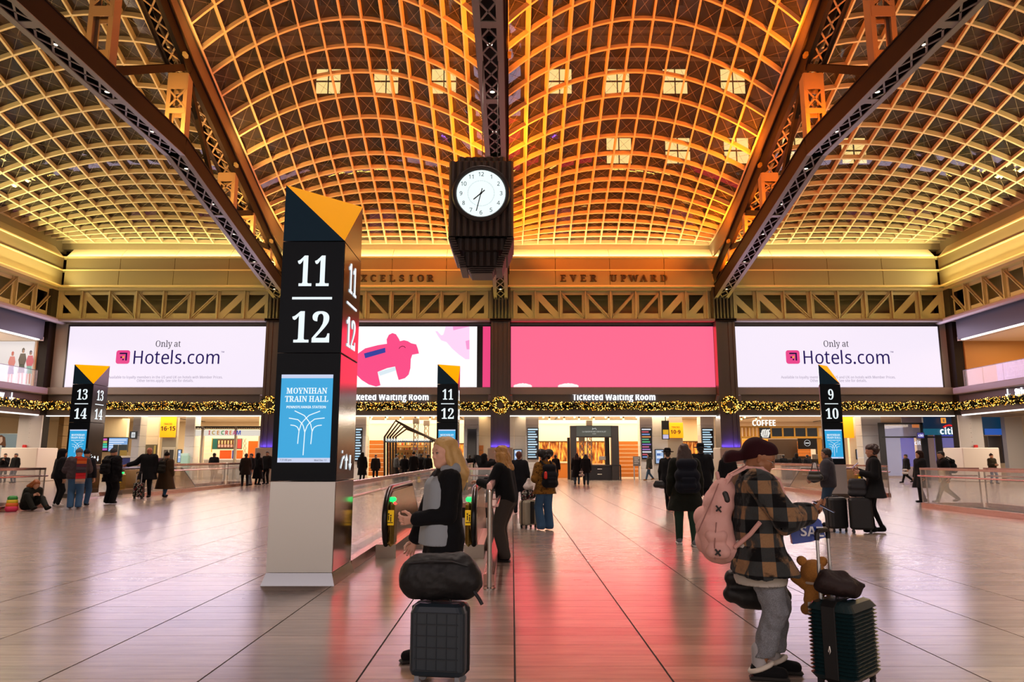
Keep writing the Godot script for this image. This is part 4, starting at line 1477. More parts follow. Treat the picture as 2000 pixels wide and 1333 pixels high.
func escalator(pit: Array, label: String) -> void:
	var x0: float = pit[0]
	var x1: float = pit[1]
	var z1: float = pit[3]
	var root := thing("escalator", label, "escalator", Vector3((x0 + x1) * 0.5, 0, z1), 0, "escalators down to the platforms")
	var hw := (x1 - x0) * 0.5
	var steel := mat("c8b088", 0.2, 1.0)
	# side view of a balustrade: along -z, newel at z = -1.2
	var zn := -1.35
	for s in [-1.0, 1.0]:
		var x: float = s * (hw - 0.24)
		var out := []
		for i in 13:
			var a := -PI / 2 + PI * i / 12
			out.append(Vector2(zn - 0.5 + 0.48 * cos(a), 0.55 + 0.42 * sin(a)))
		out.append(Vector2(zn - 2.6, 0.97))
		out.append(Vector2(zn - 7.5, -1.9))
		out.append(Vector2(zn - 7.5, -2.75))
		out.append(Vector2(zn - 2.7, 0.12))
		var pp := PackedVector2Array(out)
		var m := MB.new()
		# polygon lives in (z, y): local x of the extrusion becomes z
		m.extrude(pp, 0.1, Transform3D(Basis(Vector3(0, 0, 1), Vector3(0, 1, 0), Vector3(-1, 0, 0)), Vector3(x + 0.05, 0, 0)))
		obj("side_panel", m, steel, root)
		var rail := []
		rail.append(Vector3(x, 0.08, zn - 0.75))
		for i in 13:
			var a := -PI / 2 + PI * i / 12
			rail.append(Vector3(x, 0.55 + 0.47 * sin(a), zn - 0.5 + 0.53 * cos(a)))
		rail.append(Vector3(x, 1.02, zn - 2.6))
		rail.append(Vector3(x, -1.85, zn - 7.5))
		var h := MB.new()
		h.tube(rail, 0.045, 10)
		obj("hand_rail", h, mat("0d0c0c", 0.3), root)
		var sk := MB.new()
		sk.hexa([Vector3(x - 0.15, -0.3, zn - 0.2), Vector3(x + 0.15, -0.3, zn - 0.2), Vector3(x + 0.15, -0.3, zn - 2.6), Vector3(x - 0.15, -0.3, zn - 2.6), Vector3(x - 0.15, 0.2, zn - 0.12), Vector3(x + 0.15, 0.2, zn - 0.12), Vector3(x + 0.15, 0.2, zn - 2.6), Vector3(x - 0.15, 0.2, zn - 2.6)])
		sk.hexa([Vector3(x - 0.15, -3.2, zn - 7.5), Vector3(x + 0.15, -3.2, zn - 7.5), Vector3(x + 0.15, -0.3, zn - 2.6), Vector3(x - 0.15, -0.3, zn - 2.6), Vector3(x - 0.15, -2.7, zn - 7.5), Vector3(x + 0.15, -2.7, zn - 7.5), Vector3(x + 0.15, 0.2, zn - 2.6), Vector3(x - 0.15, 0.2, zn - 2.6)])
		obj("skirt", sk, mat("b8ab9a", 0.3, 0.9), root)
		var li := MB.new()
		li.rbox(Vector3(x - s * 0.08, 0.86, zn - 0.18), Vector3(0.1, 0.07, 0.1), 0.02)
		obj("status_light", li, glow(Color(0.1, 1.0, 0.45), 1.6), root)
		var sg := MB.new()
		sg.rbox(Vector3(x - s * 0.075, 0.6, zn - 0.01), Vector3(0.11, 0.22, 0.02), 0.005)
		obj("safety_sign", sg, mat("f2c81c", 0.5, 0.0, {"emission_enabled": true, "emission": Color(1.0, 0.75, 0.05), "emission_energy_multiplier": 0.25}), root)
		var pc := MB.new()
		for q in [[-0.02, 0.62], [0.012, 0.6]]:
			pc.box(Vector3(x - s * 0.075 + q[0], q[1] - 0.02, zn + 0.003), Vector3(0.014, 0.07, 0.006))
			pc.ball(Vector3(x - s * 0.075 + q[0], q[1] + 0.035, zn + 0.003), Vector3(0.012, 0.012, 0.004), 8, 4)
		pc.box(Vector3(x - s * 0.075, 0.53, zn + 0.003), Vector3(0.09, 0.012, 0.006))
		obj("sign_mark", pc, mat("1a1a14", 0.6), root)
		var nf := MB.new()
		nf.rbox(Vector3(x - s * 0.08, 0.5, zn - 0.2), Vector3(0.1, 0.66, 0.36), 0.05)
		obj("newel_front", nf, mat("b59a52", 0.25, 0.9), root)
	var pl := MB.new()
	pl.span(-hw, hw, -0.08, -0.004, zn - 1.0, 0.0)
	obj("comb_plate", pl, mat("a8a39c", 0.3, 0.8), root)
	for i in 14:
		var st := MB.new()
		var y := -0.02 - i * 0.21
		var z := zn - 1.2 - maxf(0, i - 2) * 0.4 - minf(i, 2) * 0.4
		st.rbox(Vector3(0, y - 0.12, z), Vector3(hw * 2 - 0.82, 0.22, 0.4), 0.01)
		obj("step", st, mat("4a4a4c", 0.4, 0.6), root)

func wells() -> void:
	var nm := ["nearest escalator well", "near left well at the picture edge", "near right well at the picture edge", "far middle well", "far left well", "far right well"]
	var g := "glass balustrades round the escalator wells"
	for i in 6:
		var p: Array = PITS[i]
		var z1: float = p[3]
		balustrade_run("rose-railed glass balustrade on the totem side of the " + nm[i], Vector3(p[0] - 0.06, 0, z1 - 0.25), Vector3(p[0] - 0.06, 0, p[2] - 0.05), g)
		balustrade_run("rose-railed glass balustrade on the open side of the " + nm[i], Vector3(p[1] + 0.06, 0, p[2] - 0.05), Vector3(p[1] + 0.06, 0, z1 + (0.9 if i == 0 else 0.1)), g)
		balustrade_run("rose-railed glass balustrade across the end of the " + nm[i], Vector3(p[0] + 0.1, 0, p[2] - 0.06), Vector3(p[1] - 0.1, 0, p[2] - 0.06), g)
		escalator(p, "steel escalator with black handrails in the " + nm[i])
	var e := thing("rail_post", "tall round steel post with a foot plate at the front of the nearest escalator rail", "post", Vector3(0.47, 0, 37.42))
	var m := MB.new()
	m.lathe([Vector2(0.075, 0.0), Vector2(0.075, 0.012), Vector2(0.03, 0.02), Vector2(0.026, 1.08), Vector2(0.024, 1.1), Vector2(0.0, 1.11)], 16)
	obj("shaft", m, mat("b8b4b0", 0.22, 1.0), e)
func sb(called: String, x0: float, x1: float, y0: float, y1: float, z0: float, z1: float, m: Material, parent: Node) -> MeshInstance3D:
	var b := MB.new()
	var s := Vector3(x1 - x0, y1 - y0, z1 - z0)
	b.rbox(Vector3.ZERO, s, minf(0.012, minf(s.x, minf(s.y, s.z)) * 0.3))
	return obj(called, b, m, parent, Vector3(x0 + x1, y0 + y1, z0 + z1) * 0.5)

func clad(called: String, x0: float, x1: float, n: int, rows: int, z: float, t: float, m: Material, root: Node) -> void:
	for i in n:
		for j in rows: sb(called, lerpf(x0, x1, float(i) / n) + 0.005, lerpf(x0, x1, (i + 1.0) / n) - 0.005, 4.3 * j / rows + 0.005, 4.3 * (j + 1) / rows - 0.005, z - t, z, m, root)

func rows(a: float, b: float, c: float, d: float, z: float, n: int, cols: Array, root: Node) -> void:
	var h := (d - c - 0.1) / n
	for i in n:
		var y := d - 0.05 - i * h
		sb("screen_row", a + 0.04, a + (b - a) * (0.92 if i == 0 else [0.88, 0.7, 0.8][i % 3]), y - h * 0.62, y - h * 0.08, z + 0.07, z + 0.09, glow(Color(cols[i % cols.size()]), 1.0), root)

func concourse() -> void:
	var root: Node3D
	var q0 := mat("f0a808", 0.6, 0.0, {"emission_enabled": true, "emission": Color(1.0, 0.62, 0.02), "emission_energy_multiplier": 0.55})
	var q1 := mat("8a8680", 0.3, 0.7)
	var q2 := mat("8a8078", 0.4, 0.5)
	var q3 := mat("3a2c22", 0.4, 0.5)
	var q4 := mat("22252c", 0.35)
	var q5 := mat("c8782c", 0.45)
	var q6 := mat("6a4a28", 0.5)
	var q7 := mat("d8d2cc", 0.5)
	var q8 := mat("12141c", 0.3)
	var q9 := mat("1c1b1c", 0.4)
	var q10 := mat("2a2826", 0.5)
	var q11 := mat("28323c", 0.4)
	var q12 := mat("dcd9d4", 0.5)
	var q13 := mat("e8c890", 0.5)
	var q14 := mat("c8902c", 0.4)
	var q15 := mat("b8ab98", 0.4)
	var q16 := mat("5a3a1a", 0.4)
	var q17 := mat("e6d6bc", 0.6)
	var q18 := gl("a9c4ea", 0.85)
	var q19 := mat("7a7068", 0.5)
	var q20 := mat("d8a8a0", 0.5)
	var q21 := mat("1a2226", 0.4)
	var q22 := mat("16181d", 0.3)
	var q23 := mat("a9aaae", 0.5)
	var q24 := gl("6f8cc8", 0.9)
	var q25 := gl("dbe9ff", 1.0)
	var q26 := gl("e8eefc", 0.9)
	var q27 := gl("f4f0e8", 0.9)
	var q28 := gl("f2f6ff", 0.9)
	var q29 := gl("3f62a8", 0.9)
	root = thing("wall_back", "cream lit back wall of the concourse behind the shops", "wall", Vector3.ZERO, 0, "", "structure")
	sb("panel", -38, 38, -0.1, 4.3, -13.4, -13.0, mat("e0cfb4", 0.6), root)
	sb("end_panel", -36.3, -36.0, -0.1, 4.3, -13.0, 1.0, mat("d8cbb8", 0.6), root)
	sb("end_panel", 36.0, 36.3, -0.1, 4.3, -13.0, 1.0, mat("d8cbb8", 0.6), root)
	root = thing("ceiling", "pale concourse ceiling over the shops with dark track slots", "ceiling", Vector3.ZERO, 0, "", "structure")
	sb("panel", -38, 38, 4.3, 4.6, -13.4, -0.6, mat("d9cdbb", 0.6), root)
	sb("upstand", -38, 38, 4.6, 10.0, -1.7, -1.6, mat("4a443c", 0.6), root)
	sb("track_slot", -24.05, -23.95, 4.26, 4.31, -12.0, -1.0, q10, root)
	sb("track_slot", -17.05, -16.95, 4.26, 4.31, -12.0, -1.0, q10, root)
	sb("track_slot", -10.05, -9.95, 4.26, 4.31, -12.0, -1.0, q10, root)
	sb("track_slot", -3.05, -2.95, 4.26, 4.31, -12.0, -1.0, q10, root)
	sb("track_slot", 3.95, 4.05, 4.26, 4.31, -12.0, -1.0, q10, root)
	sb("track_slot", 10.95, 11.05, 4.26, 4.31, -12.0, -1.0, q10, root)
	sb("track_slot", 17.95, 18.05, 4.26, 4.31, -12.0, -1.0, q10, root)
	sb("track_slot", 24.95, 25.05, 4.26, 4.31, -12.0, -1.0, q10, root)
	for q in [[-21.4, Color(1.0, 0.9, 0.74)], [-7.0, Color(1.0, 0.86, 0.68)], [7.2, Color(1.0, 0.87, 0.7)], [21.0, Color(1.0, 0.88, 0.74)]]:
		lamp_area("concourse_light", Vector3(q[0], 4.22, -6.2), Vector2(12.0, 8.0), Vector3(0, -1, 0), q[1], 150.0)
	var bulb_n := 0
	for q in [[-9.8, -2.6], [1.8, 12.4], [15.4, 19.0]]:
		for row in 2:
			var n := int((q[1] - q[0]) / 1.05)
			for i in n:
				var cd := thing("ceiling_bulb", "small warm round bulb under the shop ceiling", "bulb", Vector3(q[0] + (i + 0.5 * row) * 1.05, 4.12, -2.6 - row * 2.4), 0, "warm bulbs over the shops")
				var st := MB.new()
				st.lathe([Vector2(0.0, 0.19), Vector2(0.05, 0.18), Vector2(0.05, 0.06), Vector2(0.0, 0.06)], 8)
				obj("socket", st, mat("6b5638", 0.4, 0.8), cd)
				var bb := MB.new()
				bb.ball(Vector3.ZERO, Vector3(0.075, 0.075, 0.075), 8, 6)
				obj("globe", bb, glow(Color(1.0, 0.82, 0.5), 4.0), cd)
	root = thing("column", "white tiled pilaster with a blue departure board left of the chocolate kiosk", "pilaster", Vector3.ZERO, 0, "", "structure")
	clad("cladding_panel", 1.65, 2.52, 1, 6, -2.3, 0.9, q12, root)
	root = thing("column", "white tiled pilaster with a many-coloured board right of the chocolate kiosk", "pilaster", Vector3.ZERO, 0, "", "structure")
	clad("cladding_panel", 9.28, 10.14, 1, 6, -2.3, 0.9, q12, root)
	root = thing("column", "white tiled pilaster with a blue board beside the right steel column", "pilaster", Vector3.ZERO, 0, "", "structure")
	clad("cladding_panel", 13.35, 14.27, 1, 6, -2.3, 0.9, q12, root)
	root = thing("column", "white tiled pilaster with a blue board just right of the tall totem", "pilaster", Vector3.ZERO, 0, "", "structure")
	clad("cladding_panel", -9.78, -9.03, 1, 6, -2.3, 0.9, q12, root)
	root = thing("column", "white tiled pilaster that carries a black upright screen", "pilaster", Vector3.ZERO, 0, "", "structure")
	clad("cladding_panel", -2.49, -1.5, 1, 6, -2.3, 0.9, q23, root)
	root = thing("column", "grey pilaster with the restroom sign", "pilaster", Vector3.ZERO, 0, "", "structure")
	clad("cladding_panel", -24.67, -24.15, 1, 6, -2.3, 0.9, q23, root)
	root = thing("column", "white pilaster beside the ice cream shop", "pilaster", Vector3.ZERO, 0, "", "structure")
	clad("cladding_panel", -21.15, -20.5, 1, 6, -2.3, 0.9, q12, root)
	root = thing("column", "bronze brown pilaster beside the left corner column", "pilaster", Vector3.ZERO, 0, "", "structure")
	clad("cladding_panel", -29.66, -29.3, 1, 6, -2.3, 0.9, mat("8a6a38", 0.45), root)
	root = thing("column", "pale grey pilaster between the orange banner and the bank", "pilaster", Vector3.ZERO, 0, "", "structure")
	clad("cladding_panel", 24.13, 25.47, 1, 6, -2.3, 0.9, q23, root)
	root = thing("wall", "white panelled wall with a small poster screen behind the middle column", "wall", Vector3.ZERO, 0, "", "structure")
	clad("wall_panel", 0.11, 1.67, 2, 3, -3.2, 0.3, q12, root)
	root = thing("wall", "white panelled wall with a small poster screen under the hanging sign", "wall", Vector3.ZERO, 0, "", "structure")
	clad("wall_panel", 10.19, 11.33, 1, 3, -3.2, 0.3, q12, root)
	root = thing("wall", "white panelled wall left of the middle column", "wall", Vector3.ZERO, 0, "", "structure")
	clad("wall_panel", -1.52, 0.1, 2, 3, -3.2, 0.3, mat("e2d2b4", 0.6), root)
	root = thing("wall", "cream wall piece behind the right steel column", "wall", Vector3.ZERO, 0, "", "structure")
	clad("wall_panel", 14.34, 16.13, 2, 3, -3.2, 0.3, q17, root)
	root = thing("wall", "cream panelled wall between the restroom sign and the yellow banner", "wall", Vector3.ZERO, 0, "", "structure")
	clad("wall_panel", -24.68, -23.74, 1, 3, -4, 0.3, q17, root)
	root = thing("wall", "cream wall piece right of the nine ten totem", "wall", Vector3.ZERO, 0, "", "structure")
	clad("wall_panel", 24.04, 25.27, 1, 3, -4, 0.3, q17, root)
	root = thing("wall", "cream wall piece behind the column right of the ice cream shop", "wall", Vector3.ZERO, 0, "", "structure")
	clad("wall_panel", -16.54, -14.67, 2, 3, -3.2, 0.3, q17, root)
	root = thing("wall", "cream panelled wall over the ticket counter screens", "wall", Vector3.ZERO, 0, "", "structure")
	clad("wall_panel", -31.22, -27.01, 4, 3, -6, 0.3, mat("ead9b6", 0.6), root)
	root = thing("wall", "grey panel wall with a lift door under the yellow banner", "wall", Vector3.ZERO, 0, "", "structure")
	clad("wall_panel", -23.46, -22.46, 1, 3, -4, 0.3, mat("8f897e", 0.5), root)
	root = thing("wall", "grey panel wall under the yellow nine ten banner", "wall", Vector3.ZERO, 0, "", "structure")
	clad("wall_panel", 11.37, 12.55, 1, 3, -4, 0.3, mat("9a948c", 0.5), root)
	root = thing("slat_wall", "orange wood slat wall left of the gabled kiosk", "wall", Vector3.ZERO, 0, "", "")
	for i in 8: sb("slat", -9.33, -8.22, lerpf(0.17, 2.66, i / 8.0), lerpf(0.17, 2.66, (i + 1) / 8.0) - 0.02, -5.12, -5.0, q5, root)
	root = thing("slat_wall", "orange wood slat wall right of the chocolate kiosk", "wall", Vector3.ZERO, 0, "", "")
	for i in 9: sb("slat", 8.11, 9.79, lerpf(0.1, 2.59, i / 9.0), lerpf(0.1, 2.59, (i + 1) / 9.0) - 0.02, -5.12, -5.0, q5, root)
	root = thing("slat_wall", "orange wood slat wall inside the coffee shop", "wall", Vector3.ZERO, 0, "", "")
	for i in 5: sb("slat", 20.87, 21.95, lerpf(1.52, 2.59, i / 5.0), lerpf(1.52, 2.59, (i + 1) / 5.0) - 0.02, -5.12, -5.0, q5, root)
	root = thing("slat_wall", "narrow orange wood slat strip beside the middle wall", "wall", Vector3.ZERO, 0, "", "")
	for i in 6: sb("slat", -1.51, -1.21, lerpf(0.22, 2.27, i / 6.0), lerpf(0.22, 2.27, (i + 1) / 6.0) - 0.02, -3.22, -3.1, q5, root)
	root = thing("slat_wall", "orange wood slat piece inside the gabled kiosk", "wall", Vector3.ZERO, 0, "", "")
	for i in 6: sb("slat", -8.08, -7.6, lerpf(0.35, 2.59, i / 6.0), lerpf(0.35, 2.59, (i + 1) / 6.0) - 0.02, -5.32, -5.2, q5, root)
	root = thing("departure_board", "tall blue departure board on the pilaster left of the chocolate kiosk", "screen", Vector3.ZERO, 0, "upright departure boards", "")
	sb("casing", 1.75, 2.51, 1.32, 3.4, -2.2, -2.12, q8, root)
	rows(1.75, 2.51, 1.32, 3.4, -2.2, 12, ["cfe6f2", "9cc4dc", "bcd8e8"], root)
	root = thing("departure_board", "tall departure board with red, green and violet rows", "screen", Vector3.ZERO, 0, "upright departure boards", "")
	sb("casing", 9.34, 10.05, 1.32, 3.4, -2.2, -2.12, q8, root)
	rows(9.34, 10.05, 1.32, 3.4, -2.2, 12, ["d8d8e0", "c05060", "7090c8", "d08a50", "5aa080", "50b070", "7a6ab0", "c06080", "9a70b8"], root)
	root = thing("departure_board", "tall blue departure board beside the right steel column", "screen", Vector3.ZERO, 0, "upright departure boards", "")
	sb("casing", 13.38, 14.15, 1.35, 3.37, -2.2, -2.12, q8, root)
	rows(13.38, 14.15, 1.35, 3.37, -2.2, 12, ["cfe6f2", "9cc4dc", "bcd8e8"], root)
	root = thing("departure_board", "tall blue departure board just right of the tall totem", "screen", Vector3.ZERO, 0, "upright departure boards", "")
	sb("casing", -9.71, -9.24, 1.18, 3.4, -2.2, -2.12, q8, root)
	rows(-9.71, -9.24, 1.18, 3.4, -2.2, 12, ["cfe6f2", "9cc4dc", "bcd8e8"], root)
	root = thing("upright_screen", "black upright screen on the grey pilaster left of the middle column", "screen", Vector3.ZERO, 0, "", "")
	sb("casing", -2.26, -1.63, 1.05, 3.37, -2.3, -2.2, mat("0b0b10", 0.12), root)
	sb("picture", -2.2, -1.68, 1.11, 3.34, -2.19, -2.17, mat("07080f", 0.08), root)
	root = thing("poster_screen", "small blue poster screen on the wall behind the middle column", "screen", Vector3.ZERO, 0, "small poster screens", "")
	sb("casing", 0.83, 1.42, 1.01, 2.0, -3.17, -3.05, q22, root)
	sb("screen_face", 0.89, 1.37, 1.06, 1.94, -3.06, -3.04, q18, root)
	sb("screen_block", 0.94, 1.32, 1.76, 1.86, -3.05, -3.03, q28, root)
	sb("screen_block", 0.94, 1.18, 1.59, 1.69, -3.05, -3.03, q29, root)
	sb("screen_block", 0.94, 1.32, 1.41, 1.52, -3.05, -3.03, q26, root)
	sb("screen_block", 0.94, 1.18, 1.24, 1.35, -3.05, -3.03, q24, root)
	root = thing("poster_screen", "small blue poster screen under the hanging yellow sign", "screen", Vector3.ZERO, 0, "small poster screens", "")
	sb("casing", 10.4, 11.02, 1.01, 2.0, -3.17, -3.05, q22, root)
	sb("screen_face", 10.45, 10.96, 1.06, 1.94, -3.06, -3.04, q18, root)
	sb("screen_block", 10.52, 10.91, 1.76, 1.86, -3.05, -3.03, q28, root)
	sb("screen_block", 10.52, 10.76, 1.59, 1.69, -3.05, -3.03, q29, root)
	sb("screen_block", 10.51, 10.9, 1.41, 1.52, -3.05, -3.03, q26, root)
	sb("screen_block", 10.51, 10.75, 1.24, 1.35, -3.05, -3.03, q24, root)
	root = thing("poster_screen", "small pale screen behind the nine ten totem", "screen", Vector3.ZERO, 0, "small poster screens", "")
	sb("casing", 24.4, 25.08, 1.31, 2.0, -4.02, -3.9, q22, root)
	sb("screen_face", 24.45, 25.02, 1.36, 1.95, -3.91, -3.89, q18, root)
	sb("screen_block", 24.53, 24.96, 1.76, 1.86, -3.9, -3.88, q28, root)
	sb("screen_block", 24.51, 24.8, 1.59, 1.69, -3.9, -3.88, q29, root)
	sb("screen_block", 24.5, 24.93, 1.41, 1.52, -3.9, -3.88, q26, root)
	sb("screen_block", 24.49, 24.78, 1.24, 1.34, -3.9, -3.88, q24, root)
	root = thing("poster_screen", "narrow blue poster screen left of the ice cream shop", "screen", Vector3.ZERO, 0, "small poster screens", "")
	sb("casing", -22.29, -22.0, 1.07, 2.0, -4.02, -3.9, q22, root)
	sb("screen_face", -22.23, -22.05, 1.12, 1.95, -3.91, -3.89, q18, root)
	sb("screen_block", -22.22, -22.09, 1.76, 1.86, -3.9, -3.88, q28, root)
	sb("screen_block", -22.21, -22.22, 1.59, 1.69, -3.9, -3.88, q29, root)
	sb("screen_block", -22.2, -22.06, 1.41, 1.52, -3.9, -3.88, q26, root)
	sb("screen_block", -22.18, -22.19, 1.24, 1.34, -3.9, -3.88, q24, root)
	root = thing("upright_screen", "narrow violet screen left of the orange wood slats", "screen", Vector3.ZERO, 0, "", "")
	sb("casing", -9.21, -9.05, 1.52, 2.83, -3.4, -3.3, mat("101018", 0.3), root)
	sb("screen_face", -9.18, -9.07, 1.55, 2.79, -3.3, -3.28, gl("4438a8", 0.8), root)
	root = thing("wall", "cream wall strip with the narrow violet screen", "wall", Vector3.ZERO, 0, "", "structure")
	clad("wall_panel", -9.4, -9.11, 1, 3, -3.4, 0.3, q17, root)
	root = thing("track_banner", "yellow track banner reading 16 15 right of the restroom sign", "banner", Vector3.ZERO, 0, "yellow track banners", "")
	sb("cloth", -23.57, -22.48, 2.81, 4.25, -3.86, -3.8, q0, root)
	write("lettering", "16·15", 0.3, "sansbold", mat("2a1c08", 0.6), root, Vector3(-23.01, 3.42, -3.79))
	write("lettering", "TRACKS", 0.12, "sans", mat("5a4010", 0.6), root, Vector3(-23.03, 3.73, -3.79))
	root = thing("track_banner", "yellow track banner reading 10 9 beside the right steel column", "banner", Vector3.ZERO, 0, "yellow track banners", "")
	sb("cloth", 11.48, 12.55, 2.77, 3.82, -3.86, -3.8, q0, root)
	write("lettering", "10·9", 0.26, "sansbold", mat("2a1c08", 0.6), root, Vector3(12.01, 3.19, -3.79))
	write("lettering", "TRACKS", 0.12, "sans", mat("5a4010", 0.6), root, Vector3(12.02, 3.51, -3.79))
	root = thing("track_banner", "orange yellow track banner behind the nine ten totem", "banner", Vector3.ZERO, 0, "yellow track banners", "")
	sb("cloth", 23.44, 24.32, 2.77, 4.21, -3.86, -3.8, q0, root)
	root = thing("track_banner", "yellow banner over the advert with the long-haired woman", "banner", Vector3.ZERO, 0, "yellow track banners")
	sb("cloth", -34.5, -31.9, 3.0, 3.95, 0.3, 0.36, q0, root)
	root = thing("hanging_sign", "hanging black sign with a yellow upper and white lower face", "sign", Vector3.ZERO, 0, "", "")
	sb("casing", 10.83, 11.32, 2.64, 3.9, -2.76, -2.6, mat("26241f", 0.4), root)
	sb("yellow_face", 10.89, 11.26, 2.98, 3.29, -2.61, -2.58, gl("e8b020", 0.9), root)
	sb("white_face", 10.88, 11.25, 2.69, 2.96, -2.61, -2.58, gl("cfc6ea", 0.9), root)
	sb("rod", 11.06, 11.12, 3.87, 4.25, -2.65, -2.6, q9, root)
	root = thing("restroom_sign", "dark square restroom sign with a white figure panel", "sign", Vector3.ZERO, 0, "", "")
	sb("casing", -24.78, -24.31, 2.68, 3.17, -2.28, -2.2, q11, root)
	sb("white_face", -24.65, -24.41, 2.76, 3.1, -2.21, -2.18, gl("eef2f5", 0.9), root)
	sb("figure", -24.58, -24.55, 2.81, 3.02, -2.18, -2.16, q11, root)
	sb("figure", -24.49, -24.45, 2.81, 3.02, -2.18, -2.16, q11, root)
	root = thing("ticket_counter", "navy blue ticket counter with a pale top on the left", "counter", Vector3.ZERO, 0, "", "")
	sb("body", -26.53, -24.66, 0.0, 1.47, -3.9, -3.0, mat("20307c", 0.4), root)
	sb("top", -26.64, -24.58, 1.43, 1.55, -4.0, -2.9, mat("cfc9c0", 0.4), root)
	sb("side_body", -24.55, -23.24, 0.0, 1.41, -3.9, -3.0, mat("4a2a48", 0.4), root)
	root = thing("departure_screen", "wide light blue departure screen over the ticket counter", "screen", Vector3.ZERO, 0, "", "")
	sb("casing", -28.46, -26.59, 1.82, 2.87, -5.62, -5.5, mat("14161c", 0.3), root)
	sb("screen_face", -27.95, -26.63, 1.88, 2.81, -5.51, -5.48, gl("86aee0", 0.95), root)
	sb("screen_row", -27.93, -26.7, 2.63, 2.7, -5.48, -5.46, q25, root)
	sb("screen_row", -27.92, -26.87, 2.47, 2.54, -5.48, -5.46, q25, root)
	sb("screen_row", -27.9, -27.03, 2.31, 2.38, -5.48, -5.46, q25, root)
	sb("screen_row", -27.89, -26.66, 2.15, 2.22, -5.48, -5.46, q25, root)
	sb("screen_row", -27.87, -26.82, 1.98, 2.06, -5.48, -5.46, q25, root)
	sb("colour_row", -28.48, -28.09, 2.63, 2.78, -5.48, -5.46, gl("d860b8", 0.9), root)
	sb("colour_row", -28.46, -28.07, 2.46, 2.6, -5.48, -5.46, gl("c8c060", 0.9), root)
	sb("colour_row", -28.44, -28.06, 2.29, 2.43, -5.48, -5.46, gl("40c8a0", 0.9), root)
	sb("colour_row", -28.43, -28.04, 2.11, 2.26, -5.48, -5.46, gl("58d0c0", 0.9), root)
	sb("colour_row", -28.41, -28.03, 1.94, 2.08, -5.48, -5.46, gl("c060c0", 0.9), root)
	root = thing("ticket_window", "dark ticket window with a lit interior under the departure screen", "window", Vector3.ZERO, 0, "", "")
	sb("pane", -27.14, -26.14, 1.52, 2.33, -4.65, -4.6, mat("3c4652", 0.15), root)
	sb("mullion", -26.77, -26.76, 1.52, 2.33, -4.61, -4.57, q23, root)
	sb("glow_panel", -27.09, -26.84, 1.55, 1.94, -4.61, -4.58, gl("b89040", 0.7), root)
	sb("glow_panel", -26.63, -26.13, 1.55, 1.94, -4.61, -4.58, gl("a88038", 0.7), root)
	root = thing("doorway", "dark doorway with bright jambs between the counter and the yellow banner", "door", Vector3.ZERO, 0, "", "")
	sb("leaf", -24.64, -23.75, 1.48, 2.32, -3.95, -3.9, mat("6a604c", 0.5), root)
	sb("jamb", -24.68, -24.66, 1.48, 2.35, -3.96, -3.88, q12, root)
	sb("jamb", -23.71, -23.71, 1.48, 2.35, -3.96, -3.88, q12, root)
	sb("lit_strip", -23.92, -23.79, 1.52, 2.25, -3.9, -3.87, gl("c8a24c", 0.7), root)
	root = thing("lift_door", "grey lift door with a dark slot under the yellow banner", "door", Vector3.ZERO, 0, "", "")
	sb("frame", -23.37, -22.47, 0.0, 2.14, -3.95, -3.9, mat("b9b3a8", 0.4), root)
	sb("leaf", -23.21, -22.93, 0.0, 1.97, -3.91, -3.86, mat("5c564e", 0.4), root)
	sb("leaf", -22.84, -22.55, 0.0, 1.97, -3.91, -3.86, mat("36322e", 0.4), root)
	root = thing("ice_cream_shop", "ice cream shop with striped lit sign and menu board", "shop", Vector3.ZERO, 0, "", "")
	sb("back_panel", -22.49, -17.34, 0.0, 3.5, -6.65, -6.5, mat("efe2cc", 0.6), root)
	sb("canopy_beam", -20.94, -15.93, 3.4, 3.52, -2.52, -2.4, mat("3f3a34", 0.4, 0.6), root)
	sb("canopy_beam", -20.94, -15.93, 3.31, 3.36, -2.52, -2.4, mat("8a8478", 0.4, 0.6), root)
	var lm := MB.new()
	lace(lm, Vector3(-20.94,3.42,-2.45), Vector3(-15.93,3.42,-2.45), Vector3(0,1,0), 0.16, 0.3, 0.02, 0.03)
	obj("canopy_lacing", lm, mat("3f3a34", 0.4, 0.6), root)
	sb("sign_band", -20.62, -16.18, 2.87, 3.28, -2.51, -2.45, gl("fff4e4", 0.75), root)
	sb("post", -20.66, -20.81, 0.0, 3.42, -2.55, -2.45, q15, root)
	sb("post", -19.94, -20.09, 0.0, 3.42, -2.55, -2.45, q15, root)
	sb("post", -17.73, -17.86, 0.0, 3.42, -2.55, -2.45, q15, root)
	sb("post", -15.97, -16.07, 0.0, 3.42, -2.55, -2.45, q15, root)
	write("lettering", "I", 0.27, "sansbold", gl("d8323a", 0.8), root, Vector3(-19.56, 3.09, -2.42))
	write("lettering", "C", 0.27, "sansbold", gl("c8a020", 0.8), root, Vector3(-19.28, 3.09, -2.42))
	write("lettering", "E", 0.27, "sansbold", gl("e0902a", 0.8), root, Vector3(-18.97, 3.09, -2.42))
	write("lettering", "C", 0.27, "sansbold", gl("2f9a48", 0.8), root, Vector3(-18.66, 3.09, -2.42))
	write("lettering", "R", 0.27, "sansbold", gl("d8323a", 0.8), root, Vector3(-18.39, 3.09, -2.42))
	write("lettering", "E", 0.27, "sansbold", gl("e8841e", 0.8), root, Vector3(-18.13, 3.09, -2.42))
	write("lettering", "A", 0.27, "sansbold", gl("d23a8a", 0.8), root, Vector3(-17.87, 3.09, -2.42))
	write("lettering", "M", 0.27, "sansbold", gl("3a48b8", 0.8), root, Vector3(-17.6, 3.09, -2.42))
	sb("menu_board", -20.17, -18.11, 2.01, 2.75, -4.58, -4.5, mat("14605c", 0.5), root)
	sb("menu_face", -19.81, -18.49, 2.06, 2.7, -4.51, -4.47, mat("5a3826", 0.5), root)
	sb("menu_cone", -19.75, -19.66, 2.36, 2.61, -4.48, -4.45, q13, root)
